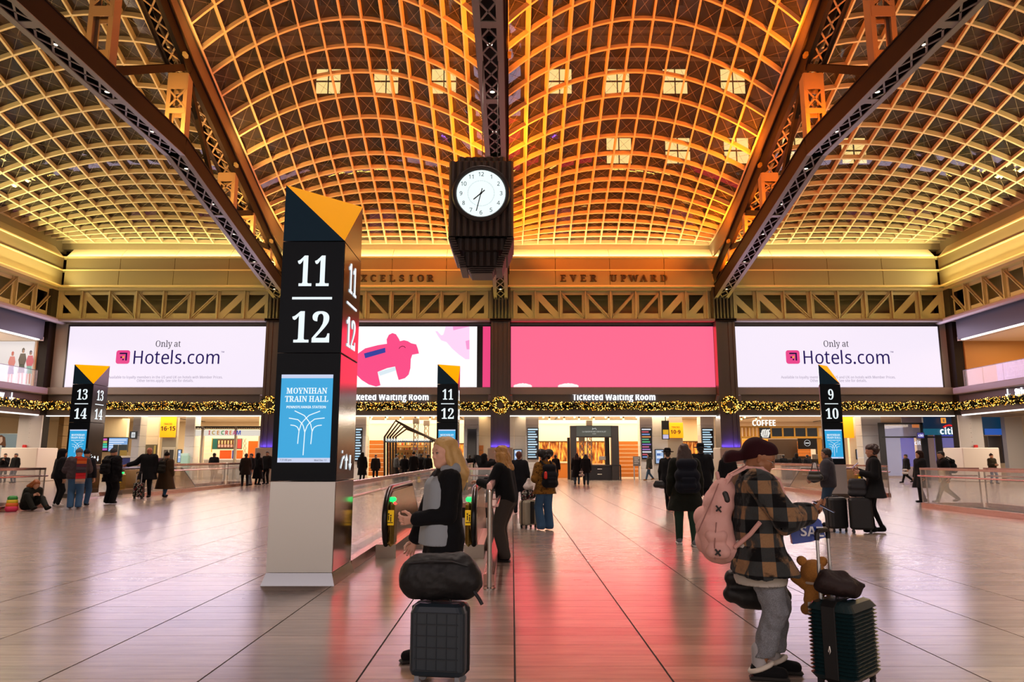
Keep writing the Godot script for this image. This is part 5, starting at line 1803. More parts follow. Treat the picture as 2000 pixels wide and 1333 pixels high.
	sb("menu_scoop", -19.75, -19.6, 2.15, 2.33, -4.48, -4.45, q20, root)
	sb("menu_cone", -19.53, -19.44, 2.36, 2.61, -4.48, -4.45, q13, root)
	sb("menu_scoop", -19.54, -19.39, 2.15, 2.33, -4.48, -4.45, q20, root)
	sb("menu_cone", -19.32, -19.23, 2.36, 2.61, -4.48, -4.45, q13, root)
	sb("menu_scoop", -19.32, -19.17, 2.15, 2.33, -4.48, -4.45, q20, root)
	sb("menu_cone", -19.1, -19.01, 2.36, 2.61, -4.48, -4.45, q13, root)
	sb("menu_scoop", -19.11, -18.96, 2.15, 2.33, -4.48, -4.45, q20, root)
	sb("menu_cone", -18.89, -18.8, 2.36, 2.61, -4.48, -4.45, q13, root)
	sb("menu_scoop", -18.89, -18.75, 2.15, 2.33, -4.48, -4.45, q20, root)
	sb("menu_cone", -18.68, -18.58, 2.36, 2.61, -4.48, -4.45, q13, root)
	sb("menu_scoop", -18.68, -18.53, 2.15, 2.33, -4.48, -4.45, q20, root)
	sb("menu_side", -18.41, -18.13, 2.06, 2.7, -4.49, -4.46, mat("d84a48", 0.5), root)
	sb("yellow_frame", -20.23, -20.19, 1.8, 2.79, -4.58, -4.5, mat("d8a020", 0.5), root)
	sb("counter_panel", -19.66, -18.85, 1.17, 1.94, -4.66, -4.6, mat("e05a10", 0.5), root)
	sb("counter_panel", -18.8, -18.53, 1.17, 1.94, -4.66, -4.6, mat("3a3fa8", 0.5), root)
	sb("counter_panel", -18.48, -18.06, 1.17, 1.94, -4.66, -4.6, mat("e86a18", 0.5), root)
	sb("counter_panel", -17.7, -16.85, 1.17, 2.58, -4.66, -4.6, mat("e86a14", 0.5), root)
	sb("counter_body", -20.14, -17.3, 0.0, 1.28, -4.0, -3.2, mat("d8d2c6", 0.4), root)
	sb("counter_top", -20.23, -17.2, 1.24, 1.35, -4.1, -3.1, mat("efeae0", 0.3), root)
	lm = MB.new()
	lace(lm, Vector3(-17.61,1.07,-3.9), Vector3(-17.71,2.74,-3.9), Vector3(1,0,0), 0.2, 0.32, 0.03, 0.03)
	obj("lattice_post", lm, mat("b8aa98", 0.4, 0.5), root)
	sb("shelf", -20.89, -20.32, 2.54, 2.58, -4.9, -4.6, q12, root)
	sb("shelf", -20.87, -20.3, 2.25, 2.29, -4.9, -4.6, q12, root)
	sb("shelf", -20.85, -20.28, 1.97, 2.01, -4.9, -4.6, q12, root)
	sb("shelf", -20.83, -20.27, 1.69, 1.73, -4.9, -4.6, q12, root)
	root = thing("freezer_cabinet", "pale teal freezer cabinet beside the ice cream shop", "cabinet", Vector3.ZERO, 0, "", "")
	sb("body", -21.17, -20.68, 0.0, 1.57, -2.6, -2.0, mat("a8d4c8", 0.35), root)
	sb("glass_top", -21.24, -20.76, 1.57, 1.72, -2.6, -2.1, mat("c8e8e0", 0.2), root)
	root = thing("gabled_kiosk", "dark gabled frame kiosk with white sign letters and lit shelves", "kiosk", Vector3.ZERO, 0, "", "")
	var b223 := MB.new()
	b223.tube([Vector3(-7.52, 0.21, -1.2), Vector3(-7.59, 2.77, -1.2), Vector3(-6.89, 3.83, -1.2), Vector3(-4.25, 2.47, -1.2)], 0.075, 6)
	obj("gable_frame", b223, q3, root)
	var b226 := MB.new()
	b226.tube([Vector3(-7.42, 0.24, -1.75), Vector3(-7.49, 2.79, -1.75), Vector3(-6.78, 3.74, -1.75), Vector3(-4.22, 2.48, -1.75)], 0.075, 6)
	obj("gable_frame", b226, q3, root)
	var b229 := MB.new()
	b229.tube([Vector3(-7.34, 0.28, -2.3), Vector3(-7.41, 2.8, -2.3), Vector3(-6.7, 3.65, -2.3), Vector3(-4.21, 2.5, -2.3)], 0.075, 6)
	obj("gable_frame", b229, q3, root)
	var b232 := MB.new()
	b232.tube([Vector3(-7.25, 0.31, -2.85), Vector3(-7.31, 2.81, -2.85), Vector3(-6.6, 3.5, -2.85), Vector3(-4.19, 2.51, -2.85)], 0.075, 6)
	obj("gable_frame", b232, q3, root)
	var b235 := MB.new()
	b235.tube([Vector3(-7.15, 0.35, -3.4), Vector3(-7.21, 2.83, -3.4), Vector3(-6.49, 3.37, -3.4), Vector3(-4.17, 2.52, -3.4)], 0.075, 6)
	obj("gable_frame", b235, q3, root)
	var b238 := MB.new()
	b238.tube([Vector3(-4.57, 0.21, -1.2), Vector3(-4.61, 2.57, -1.2)], 0.05, 6)
	obj("gable_frame", b238, q3, root)
	sb("roof_beam", -7.56, -4.42, 2.41, 2.54, -1.35, -1.25, mat("4e5a60", 0.4), root)
	write("lettering", "DOMINIQUE ANSEL WORKSHOP", 0.16, "sansbold", gl("d8ecf6", 1.0), root, Vector3(-6.08, 2.56, -1.2), 0.0, 0.02, 0.95)
	sb("shelf", -7.68, -5.06, 2.26, 2.29, -5.0, -4.6, q6, root)
	sb("shelf", -7.67, -5.06, 1.92, 1.96, -5.0, -4.6, q6, root)
	sb("shelf", -7.66, -5.05, 1.59, 1.62, -5.0, -4.6, q6, root)
	sb("shelf", -7.65, -5.05, 1.25, 1.29, -5.0, -4.6, q6, root)
	sb("back_panel", -7.9, -4.98, 0.0, 2.52, -5.2, -5.1, mat("d8a860", 0.5), root)
	var rr := RandomNumberGenerator.new()
	rr.seed = 5
	for sy in [2.29, 1.96, 1.62, 1.29]:
		var n_jar := 0
		var xx := -7.59
		while xx < -5.12:
			var hh := 0.12 + rr.randf() * 0.1
			var jt := thing("jar", "small jar or bottle on the lit shelves of the gabled kiosk", "jar", Vector3(xx, sy + 0.005, -4.8), 0, "jars on the kiosk shelves")
			var jb := MB.new()
			jb.lathe([Vector2(0, 0), Vector2(0.05, 0), Vector2(0.05, hh * 0.7), Vector2(0.025, hh * 0.85), Vector2(0.025, hh), Vector2(0, hh)], 8)
			obj("body", jb, mat(["7a3a18", "e8d8b0", "a85a20", "3f5a30", "c83a28", "f0e0c0", "5a2a14"][rr.randi() % 7], 0.3), jt)
			xx += 0.13 + rr.randf() * 0.12
	sb("counter_body", -7.46, -4.91, 0.0, 1.24, -4.1, -3.4, mat("3b2f28", 0.4), root)
	sb("counter_top", -7.54, -4.83, 1.23, 1.33, -4.2, -3.3, mat("8a7a66", 0.3), root)
	sb("menu_screen", -6.07, -5.49, 1.24, 1.69, -3.56, -3.5, mat("4a4c50", 0.4), root)
	root = thing("lattice_post", "grey lattice post rising behind the gable of the kiosk", "post", Vector3.ZERO, 0, "", "")
	sb("angle", -5.96, -5.9, 1.07, 3.72, -3.03, -2.97, q2, root)
	sb("angle", -5.68, -5.62, 1.07, 3.72, -3.03, -2.97, q2, root)
	lm = MB.new()
	lace(lm, Vector3(-5.79,1.07,-3.0), Vector3(-5.85,3.72,-3.0), Vector3(1,0,0), 0.26, 0.36, 0.03, 0.04)
	obj("lacing", lm, q2, root)
	sb("head", -5.99, -5.59, 3.72, 4.07, -3.2, -2.8, q19, root)
	root = thing("lattice_post", "thin lattice post right of the first behind the gabled kiosk", "post", Vector3.ZERO, 0, "", "")
	sb("angle", -5.38, -5.32, 1.06, 3.63, -4.23, -4.17, q2, root)
	sb("angle", -5.1, -5.04, 1.06, 3.63, -4.23, -4.17, q2, root)
	lm = MB.new()
	lace(lm, Vector3(-5.21,1.06,-4.2), Vector3(-5.26,3.63,-4.2), Vector3(1,0,0), 0.26, 0.36, 0.03, 0.04)
	obj("lacing", lm, q2, root)
	sb("head", -5.41, -5.01, 3.63, 3.98, -4.4, -4.0, q19, root)
	root = thing("lattice_post", "silver lattice post behind the chocolate kiosk window", "post", Vector3.ZERO, 0, "", "")
	sb("angle", 5.82, 5.88, 0.73, 3.59, -3.23, -3.17, q2, root)
	sb("angle", 6.1, 6.16, 0.73, 3.59, -3.23, -3.17, q2, root)
	lm = MB.new()
	lace(lm, Vector3(5.99,0.73,-3.2), Vector3(6.04,3.59,-3.2), Vector3(1,0,0), 0.26, 0.36, 0.03, 0.04)
	obj("lacing", lm, q2, root)
	sb("head", 5.79, 6.19, 3.59, 3.94, -3.4, -3.0, q19, root)
	root = thing("lattice_post", "darker lattice post left of the silver one in the chocolate kiosk", "post", Vector3.ZERO, 0, "", "")
	sb("angle", 5.32, 5.38, 0.73, 2.55, -3.43, -3.37, q2, root)
	sb("angle", 5.6, 5.66, 0.73, 2.55, -3.43, -3.37, q2, root)
	lm = MB.new()
	lace(lm, Vector3(5.49,0.73,-3.4), Vector3(5.52,2.55,-3.4), Vector3(1,0,0), 0.26, 0.36, 0.03, 0.04)
	obj("lacing", lm, q2, root)
	sb("head", 5.29, 5.69, 2.55, 2.9, -3.6, -3.2, q19, root)
	root = thing("chocolate_kiosk", "black portal kiosk with a chocolate shop name on its header", "kiosk", Vector3.ZERO, 0, "", "")
	sb("post", 4.52, 4.92, 0.0, 3.49, -1.5, -1.0, mat("35302c", 0.35), root)
	sb("post", 7.19, 7.67, 0.0, 3.49, -1.5, -1.0, mat("35302c", 0.35), root)
	sb("header", 4.9, 7.29, 2.78, 3.5, -1.55, -1.05, mat("4c5450", 0.3), root)
	sb("header_edge", 4.89, 7.27, 2.73, 2.8, -1.5, -1.0, mat("1a1816", 0.3), root)
	write("lettering", "LA MAISON DU CHOCOLAT", 0.085, "serif", gl("dfe4e0", 0.8), root, Vector3(6.08, 3.11, -1.04))
	write("lettering", "PARIS", 0.06, "serif", gl("dfe4e0", 0.7), root, Vector3(6.08, 2.97, -1.04))
	var b293 := MB.new()
	b293.tube([Vector3(5.97, 3.23, -1.02), Vector3(5.99, 3.34, -1.02), Vector3(6.05, 3.28, -1.02), Vector3(6.12, 3.32, -1.02), Vector3(6.17, 3.33, -1.02), Vector3(6.22, 3.23, -1.02)], 0.018, 6)
	obj("monogram", b293, gl("e8ece8", 0.8), root)
	sb("side_post", 4.45, 4.67, 0.0, 2.77, -2.9, -2.6, mat("2c2622", 0.35), root)
	sb("side_post", 6.97, 7.27, 0.0, 2.77, -2.9, -2.6, mat("2c2622", 0.35), root)
	sb("counter_body", 5.37, 7.27, 0.0, 0.89, -1.9, -1.2, mat("1d1a19", 0.35), root)
	sb("counter_top", 5.31, 7.27, 0.88, 0.98, -1.95, -1.15, mat("2c2826", 0.25), root)
	sb("shelf_strip", 6.27, 6.57, 0.68, 0.73, -1.23, -1.18, mat("d8d4cc", 0.4), root)
	sb("shelf_strip", 6.26, 6.56, 0.35, 0.4, -1.23, -1.18, mat("d8d4cc", 0.4), root)
	sb("sign_tile", 6.43, 6.87, 1.28, 1.52, -1.65, -1.6, mat("b8b0a4", 0.4), root)
	root = thing("stanchion", "black stanchion with a drawn belt right of the chocolate kiosk", "stanchion", Vector3.ZERO, 0, "", "")
	sb("post", 7.66, 7.75, 0.03, 0.96, -0.86, -0.8, q9, root)
	sb("belt", 7.19, 7.72, 0.9, 0.98, -0.85, -0.82, q9, root)
	sb("base", 7.56, 7.79, 0.0, 0.03, -0.94, -0.7, q9, root)
	root = thing("standing_notice", "standing grey notice on a thin frame right of the stanchion", "sign", Vector3.ZERO, 0, "", "")
	sb("face", 8.64, 9.12, 0.89, 1.52, -1.54, -1.5, mat("6f6a66", 0.5), root)
	sb("leg", 8.66, 8.74, 0.0, 0.89, -1.54, -1.5, q23, root)
	sb("leg", 8.98, 9.05, 0.0, 0.89, -1.54, -1.5, q23, root)
	sb("text_line", 8.71, 9.05, 1.37, 1.42, -1.5, -1.48, q7, root)
	sb("text_line", 8.71, 8.98, 1.26, 1.31, -1.5, -1.48, q7, root)
	sb("text_line", 8.71, 9.04, 1.15, 1.19, -1.5, -1.48, q7, root)
	sb("text_line", 8.7, 8.97, 1.04, 1.08, -1.5, -1.48, q7, root)
	root = thing("mural", "glowing amber food mural left of the chocolate kiosk", "mural", Vector3.ZERO, 0, "", "")
	mural_panel(2.75, 3.47, 1.0, 2.56, -7.5, 1053, root)
	mural_panel(3.51, 4.23, 1.0, 2.56, -7.5, 1054, root)
	mural_panel(4.27, 4.99, 1.0, 2.56, -7.5, 1055, root)
	sb("rail", 2.7, 5.04, 2.56, 2.64, -7.55, -7.45, q16, root)
	root = thing("mural", "glowing amber food mural seen through the chocolate kiosk", "mural", Vector3.ZERO, 0, "", "")
	mural_panel(5.5, 6.2, 1.0, 2.56, -7.5, 1126, root)
	mural_panel(6.24, 6.93, 1.0, 2.56, -7.5, 1127, root)
	mural_panel(6.97, 7.67, 1.0, 2.56, -7.5, 1128, root)
	sb("rail", 5.46, 7.73, 2.56, 2.64, -7.55, -7.45, q16, root)
	root = thing("mural", "glowing amber food mural right of the second totem", "mural", Vector3.ZERO, 0, "", "")
	mural_panel(-3.39, -2.85, 1.04, 2.41, -7.5, 890, root)
	sb("rail", -3.47, -2.79, 2.41, 2.49, -7.55, -7.45, q16, root)
	root = thing("mural", "warm shelf mural beside the right steel column", "mural", Vector3.ZERO, 0, "", "")
	mural_panel(13.33, 14.04, 1.0, 2.56, -7.5, 1334, root)
	mural_panel(14.08, 14.79, 1.0, 2.56, -7.5, 1335, root)
	sb("rail", 13.32, 14.84, 2.56, 2.64, -7.55, -7.45, q16, root)
	root = thing("shop_wall", "cream shop back wall with a lit top edge in the chocolate bay", "wall", Vector3.ZERO, 0, "", "structure")
	sb("panel", 2.62, 10.4, 0.0, 4.25, -8.2, -8.0, mat("f2e8d8", 0.6), root)
	sb("light_strip", 2.76, 10.29, 3.92, 3.99, -7.91, -7.85, gl("ffe9b8", 1.6), root)
	root = thing("shop_wall", "cream shop back wall with a lit top edge in the gabled kiosk bay", "wall", Vector3.ZERO, 0, "", "structure")
	sb("panel", -10.18, -2.88, 0.0, 4.25, -8.2, -8.0, mat("f2e8d8", 0.6), root)
	sb("light_strip", -9.9, -2.9, 3.92, 3.99, -7.91, -7.85, gl("ffe9b8", 1.6), root)
	root = thing("shop_wall", "cream shop wall beside the yellow nine ten banner", "wall", Vector3.ZERO, 0, "", "structure")
	sb("panel", 13.24, 15.1, 0.0, 4.28, -8.2, -8.0, mat("ecd6ac", 0.6), root)
	root = thing("shop_counter", "orange wood counter under the amber mural", "counter", Vector3.ZERO, 0, "", "")
	sb("body", 3.47, 4.9, 0.0, 1.05, -6.7, -6.0, q5, root)
	sb("top", 3.44, 4.94, 1.03, 1.14, -6.8, -5.95, mat("f0e0c0", 0.4), root)
	root = thing("coffee_kiosk", "coffee kiosk with gold framed black panels and white sign letters", "kiosk", Vector3.ZERO, 0, "", "")
	sb("canopy_frame", 15.73, 21.12, 3.38, 3.48, -1.7, -1.4, q14, root)
	sb("canopy_frame", 15.7, 21.08, 2.68, 2.81, -1.7, -1.4, q14, root)
	sb("canopy_post", 15.71, 15.81, 2.81, 3.38, -1.68, -1.42, q14, root)
	sb("canopy_post", 15.98, 16.08, 2.81, 3.38, -1.68, -1.42, q14, root)
	sb("canopy_post", 16.21, 16.32, 2.81, 3.38, -1.68, -1.42, q14, root)
	sb("canopy_post", 16.45, 16.55, 2.81, 3.38, -1.68, -1.42, q14, root)
	sb("canopy_post", 16.68, 16.79, 2.81, 3.38, -1.68, -1.42, q14, root)
	sb("canopy_post", 16.92, 17.02, 2.81, 3.38, -1.68, -1.42, q14, root)
	sb("canopy_post", 17.69, 17.8, 2.81, 3.38, -1.68, -1.42, q14, root)
	sb("canopy_post", 18.46, 18.57, 2.81, 3.38, -1.68, -1.42, q14, root)
	sb("canopy_post", 19.24, 19.35, 2.81, 3.38, -1.68, -1.42, q14, root)
	sb("canopy_post", 20.01, 20.12, 2.81, 3.38, -1.68, -1.42, q14, root)
	sb("canopy_post", 20.78, 20.89, 2.81, 3.38, -1.68, -1.42, q14, root)
	sb("black_panel", 17.79, 18.47, 2.81, 3.36, -1.55, -1.45, q21, root)
	sb("black_panel", 18.56, 19.25, 2.81, 3.36, -1.55, -1.45, q21, root)
	sb("black_panel", 19.33, 20.02, 2.81, 3.36, -1.55, -1.45, q21, root)
	sb("black_panel", 20.11, 20.8, 2.81, 3.36, -1.55, -1.45, q21, root)
	sb("logo_panel", 16.97, 17.69, 2.68, 3.38, -1.48, -1.38, mat("22201e", 0.4), root)
	var b362 := MB.new()
	b362.tube([Vector3(17.09, 2.84, -1.34), Vector3(17.15, 3.17, -1.34), Vector3(17.23, 3.24, -1.34)], 0.05, 6)
	obj("logo_finger", b362, q27, root)
	var b365 := MB.new()
	b365.tube([Vector3(17.23, 2.84, -1.34), Vector3(17.29, 3.24, -1.34), Vector3(17.37, 3.24, -1.34)], 0.05, 6)
	obj("logo_finger", b365, q27, root)
	var b368 := MB.new()
	b368.tube([Vector3(17.36, 2.84, -1.34), Vector3(17.42, 3.17, -1.34), Vector3(17.5, 3.24, -1.34)], 0.05, 6)
	obj("logo_finger", b368, q27, root)
	var b371 := MB.new()
	b371.tube([Vector3(17.5, 2.84, -1.34), Vector3(17.55, 3.24, -1.34), Vector3(17.64, 3.24, -1.34)], 0.05, 6)
	obj("logo_finger", b371, q27, root)
	var b374 := MB.new()
	b374.tube([Vector3(17.07, 3.04, -1.34), Vector3(17.16, 2.77, -1.34), Vector3(17.49, 2.77, -1.34), Vector3(17.61, 3.07, -1.34)], 0.05, 6)
	obj("logo_finger", b374, q27, root)
	write("lettering", "COFFEE", 0.38, "sansbold", gl("fff6e8", 1.3), root, Vector3(17.3, 3.69, -1.4), 0.0, 0.06, 0.82)
	sb("sign_rail", 16.55, 18.0, 3.48, 3.53, -1.5, -1.42, mat("6a4a20", 0.4), root)
	sb("post", 15.58, 15.81, 0.0, 2.68, -1.59, -1.45, mat("b07a28", 0.4), root)
	sb("post", 20.78, 21.05, 0.0, 2.68, -1.59, -1.45, mat("b07a28", 0.4), root)
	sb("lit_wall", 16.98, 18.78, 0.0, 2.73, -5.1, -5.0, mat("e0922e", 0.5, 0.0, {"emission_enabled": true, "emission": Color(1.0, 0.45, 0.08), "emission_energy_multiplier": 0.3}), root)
	sb("back_wall", 18.9, 22.87, 0.0, 2.74, -5.7, -5.6, mat("3a2a1c", 0.5), root)
	sb("white_post", 21.73, 22.05, 0.0, 2.58, -5.0, -4.9, mat("efe6d8", 0.5), root)
	sb("black_board", 20.09, 21.48, 2.0, 2.72, -3.08, -3.0, mat("101214", 0.35), root)
	var rg := MB.new()
	for i in 24:
		var a0 := TAU * i / 24
		rg.bar(Vector3(20.71 + 0.2 * cos(a0), 2.41 + 0.2 * sin(a0), -2.97), Vector3(20.71 + 0.2 * cos(a0 + 0.27), 2.41 + 0.2 * sin(a0 + 0.27), -2.97), 0.02, 0.02, Vector3(0, 0, 1))
	obj("board_ring", rg, gl("e8e8e8", 0.8), root)
	sb("board_text", 20.57, 20.85, 2.37, 2.44, -2.98, -2.96, gl("e8e8e8", 0.8), root)
	sb("counter_body", 15.96, 21.09, 0.0, 1.25, -2.7, -2.0, mat("1b1a1a", 0.4), root)
	sb("counter_top", 15.92, 21.12, 1.23, 1.35, -2.8, -1.9, mat("302c2a", 0.3), root)
	sb("machine", 18.05, 18.28, 1.33, 1.65, -2.5, -2.2, q1, root)
	sb("machine", 18.33, 18.55, 1.33, 1.65, -2.5, -2.2, q1, root)
	sb("machine", 18.6, 18.82, 1.33, 1.65, -2.5, -2.2, q1, root)
	sb("machine", 20.77, 21.0, 1.33, 1.65, -2.5, -2.2, q1, root)
	sb("machine", 20.98, 21.2, 1.33, 1.65, -2.5, -2.2, q1, root)
	root = thing("bank_front", "glass bank front with blue banded sign and violet interior", "shop", Vector3.ZERO, 0, "", "")
	sb("band", 27.91, 30.19, 2.92, 4.09, -1.8, -1.6, gl("12304e", 0.55), root)
	sb("band_low", 27.9, 30.1, 2.91, 3.32, -1.78, -1.58, gl("1f6a86", 0.6), root)
	write("lettering", "citibank", 0.42, "sansbold", gl("f4f8ff", 1.3), root, Vector3(30.04, 3.18, -1.5))
	var b402 := MB.new()
	b402.tube([Vector3(29.15, 3.41, -1.5), Vector3(29.33, 3.51, -1.5), Vector3(29.53, 3.55, -1.5), Vector3(29.73, 3.51, -1.5), Vector3(29.89, 3.41, -1.5)], 0.06, 6)
	obj("arc", b402, gl("e02020", 1.0), root)
	sb("mullion", 24.97, 25.37, 0.0, 3.72, -1.8, -1.7, q4, root)
	sb("mullion", 27.71, 28.15, 0.0, 3.72, -1.8, -1.7, q4, root)
	sb("mullion", 28.65, 29.1, 0.0, 3.72, -1.8, -1.7, q4, root)
	sb("mullion", 30.96, 31.44, 0.0, 3.72, -1.8, -1.7, q4, root)
	sb("transom", 25.26, 28.04, 3.61, 3.72, -1.8, -1.7, q4, root)
	sb("transom", 25.17, 30.11, 2.73, 2.82, -1.78, -1.68, q4, root)
	sb("glass_pane", 25.09, 28.06, 0.0, 3.61, -1.78, -1.75, glass(0.15, Color(0.75, 0.78, 0.95)), root)
	sb("glass_pane", 27.84, 31.26, 0.0, 2.75, -1.78, -1.75, glass(0.15, Color(0.75, 0.78, 0.95)), root)
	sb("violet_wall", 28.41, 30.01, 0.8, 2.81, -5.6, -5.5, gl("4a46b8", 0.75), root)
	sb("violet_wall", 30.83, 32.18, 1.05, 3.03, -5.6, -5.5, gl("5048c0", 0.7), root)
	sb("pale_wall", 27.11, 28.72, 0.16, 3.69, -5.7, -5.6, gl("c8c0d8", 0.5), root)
	sb("grey_wall", 28.64, 30.46, 2.82, 4.28, -5.7, -5.6, mat("8f8fa0", 0.5), root)
	sb("cream_column", 28.4, 29.05, 0.0, 2.8, -3.8, -3.5, mat("e0d2be", 0.5), root)
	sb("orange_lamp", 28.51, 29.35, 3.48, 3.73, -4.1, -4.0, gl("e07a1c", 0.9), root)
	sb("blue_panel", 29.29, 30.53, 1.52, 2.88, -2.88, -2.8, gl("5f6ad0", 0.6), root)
	sb("teller_machine", 29.4, 30.07, 0.0, 2.09, -2.8, -2.4, mat("3a3d46", 0.35), root)
	write("lettering", "citi", 0.28, "sansbold", gl("f0f0ff", 1.4), root, Vector3(28.36, 2.44, -3.2))
	sb("band", 31.62, 33.44, 2.92, 4.09, -1.8, -1.6, gl("14405e", 0.5), root)
	sb("blue_strip", 31.89, 33.25, 2.91, 3.32, -1.65, -1.55, gl("2a5cb8", 0.8), root)
	sb("dark_panel", 33.25, 34.22, 1.08, 3.74, -2.1, -2.0, mat("2a2622", 0.4), root)
	sb("pale_panel", 32.57, 33.52, 0.21, 2.9, -3.6, -3.5, mat("d8ccb8", 0.5), root)
	sb("grey_panel", 32.99, 34.12, 1.07, 2.89, -3.1, -3.0, mat("7f7a7c", 0.4), root)
	sb("column_panel", 32.86, 34.0, 0.0, 4.06, -1.4, -1.0, q23, root)
	root = thing("blade_sign", "small violet blade sign hung beside the bank glass", "sign", Vector3.ZERO, 0, "", "")
	sb("casing", 27.18, 27.68, 2.67, 3.07, -1.32, -1.2, mat("2c2a58", 0.35), root)
	sb("face", 27.22, 27.62, 2.7, 3.03, -1.21, -1.18, gl("4a44a0", 0.8), root)
	write("lettering", "citi", 0.16, "sansbold", gl("eceaff", 1.2), root, Vector3(27.41, 2.87, -1.16))
	root = thing("exit_sign", "small orange square sign above the bank name", "sign", Vector3.ZERO, 0, "", "")
	sb("face", 28.92, 29.24, 3.67, 4.02, -1.36, -1.3, gl("f09a3a", 1.0), root)
	sb("figure", 29.0, 29.11, 3.74, 3.94, -1.28, -1.26, mat("fff0d8", 0.5), root)
	root = thing("advert_panel", "lit advert panel with a long-haired woman in a dark jacket at the left edge", "advert", Vector3(-29.9, 0, 0.5), 0.0)
	sb("casing", -3.9, -0.05, 0.75, 2.95, -0.15, 0.0, mat("8f9a9a", 0.4), root)
	sb("face", -3.8, -0.1, 0.8, 2.9, -0.02, 0.02, gl("9aa8a6", 0.5), root)
	var pa := func(called: String, pts: Array, c: String, z: float) -> void:
		var pm := MB.new()
		pm.extrude(PackedVector2Array(pts), 0.01)
		obj(called, pm, glow(Color(c), 0.6), root, Vector3(0, 0, z))
	pa.call("printed_hair", [Vector2(-1.75, 2.75), Vector2(-1.5, 2.85), Vector2(-1.25, 2.7), Vector2(-1.15, 2.2), Vector2(-1.25, 1.85), Vector2(-1.85, 1.9)], "6a3a20", 0.021)
	pa.call("printed_face", [Vector2(-1.62, 2.72), Vector2(-1.42, 2.72), Vector2(-1.38, 2.45), Vector2(-1.5, 2.3), Vector2(-1.62, 2.45)], "e8b898", 0.03)
	pa.call("printed_jacket", [Vector2(-1.95, 1.95), Vector2(-1.6, 2.2), Vector2(-1.35, 2.2), Vector2(-1.0, 2.0), Vector2(-0.95, 1.2), Vector2(-1.1, 0.85), Vector2(-2.1, 0.85), Vector2(-2.2, 1.4)], "2c3038", 0.026)
	pa.call("printed_shirt", [Vector2(-1.6, 2.2), Vector2(-1.4, 2.2), Vector2(-1.3, 1.7), Vector2(-1.5, 1.4), Vector2(-1.7, 1.7)], "cfc8b8", 0.034)

func mural_panel(x0: float, x1: float, y0: float, y1: float, z: float, sd: int, root: Node) -> void:
	if not mats.has("mural"):
		var m := StandardMaterial3D.new()
		var t := noise_tex(0.02, 4, Color(0.25, 0.06, 0.01), Color(1.0, 0.72, 0.3), 256, 21)
		m.albedo_texture = t
		m.emission_enabled = true
		m.emission = Color(1, 1, 1)
		m.emission_operator = BaseMaterial3D.EMISSION_OP_MULTIPLY
		m.emission_texture = t
		m.emission_energy_multiplier = 0.75
		mats["mural"] = m
	var b := MB.new()
	var u := fmod(sd * 0.37, 1.0)
	b.uvquad(Vector3(x0, y0, z), Vector3(x1, y0, z), Vector3(x1, y1, z), Vector3(x0, y1, z), u, 0.1, u + 0.5, 0.5)
	b.span(x0, x1, y0, y1, z - 0.06, z - 0.002)
	obj("mural_panel", b, mats["mural"], root)


func gl(c: String, e: float) -> StandardMaterial3D: return glow(Color(c), e)
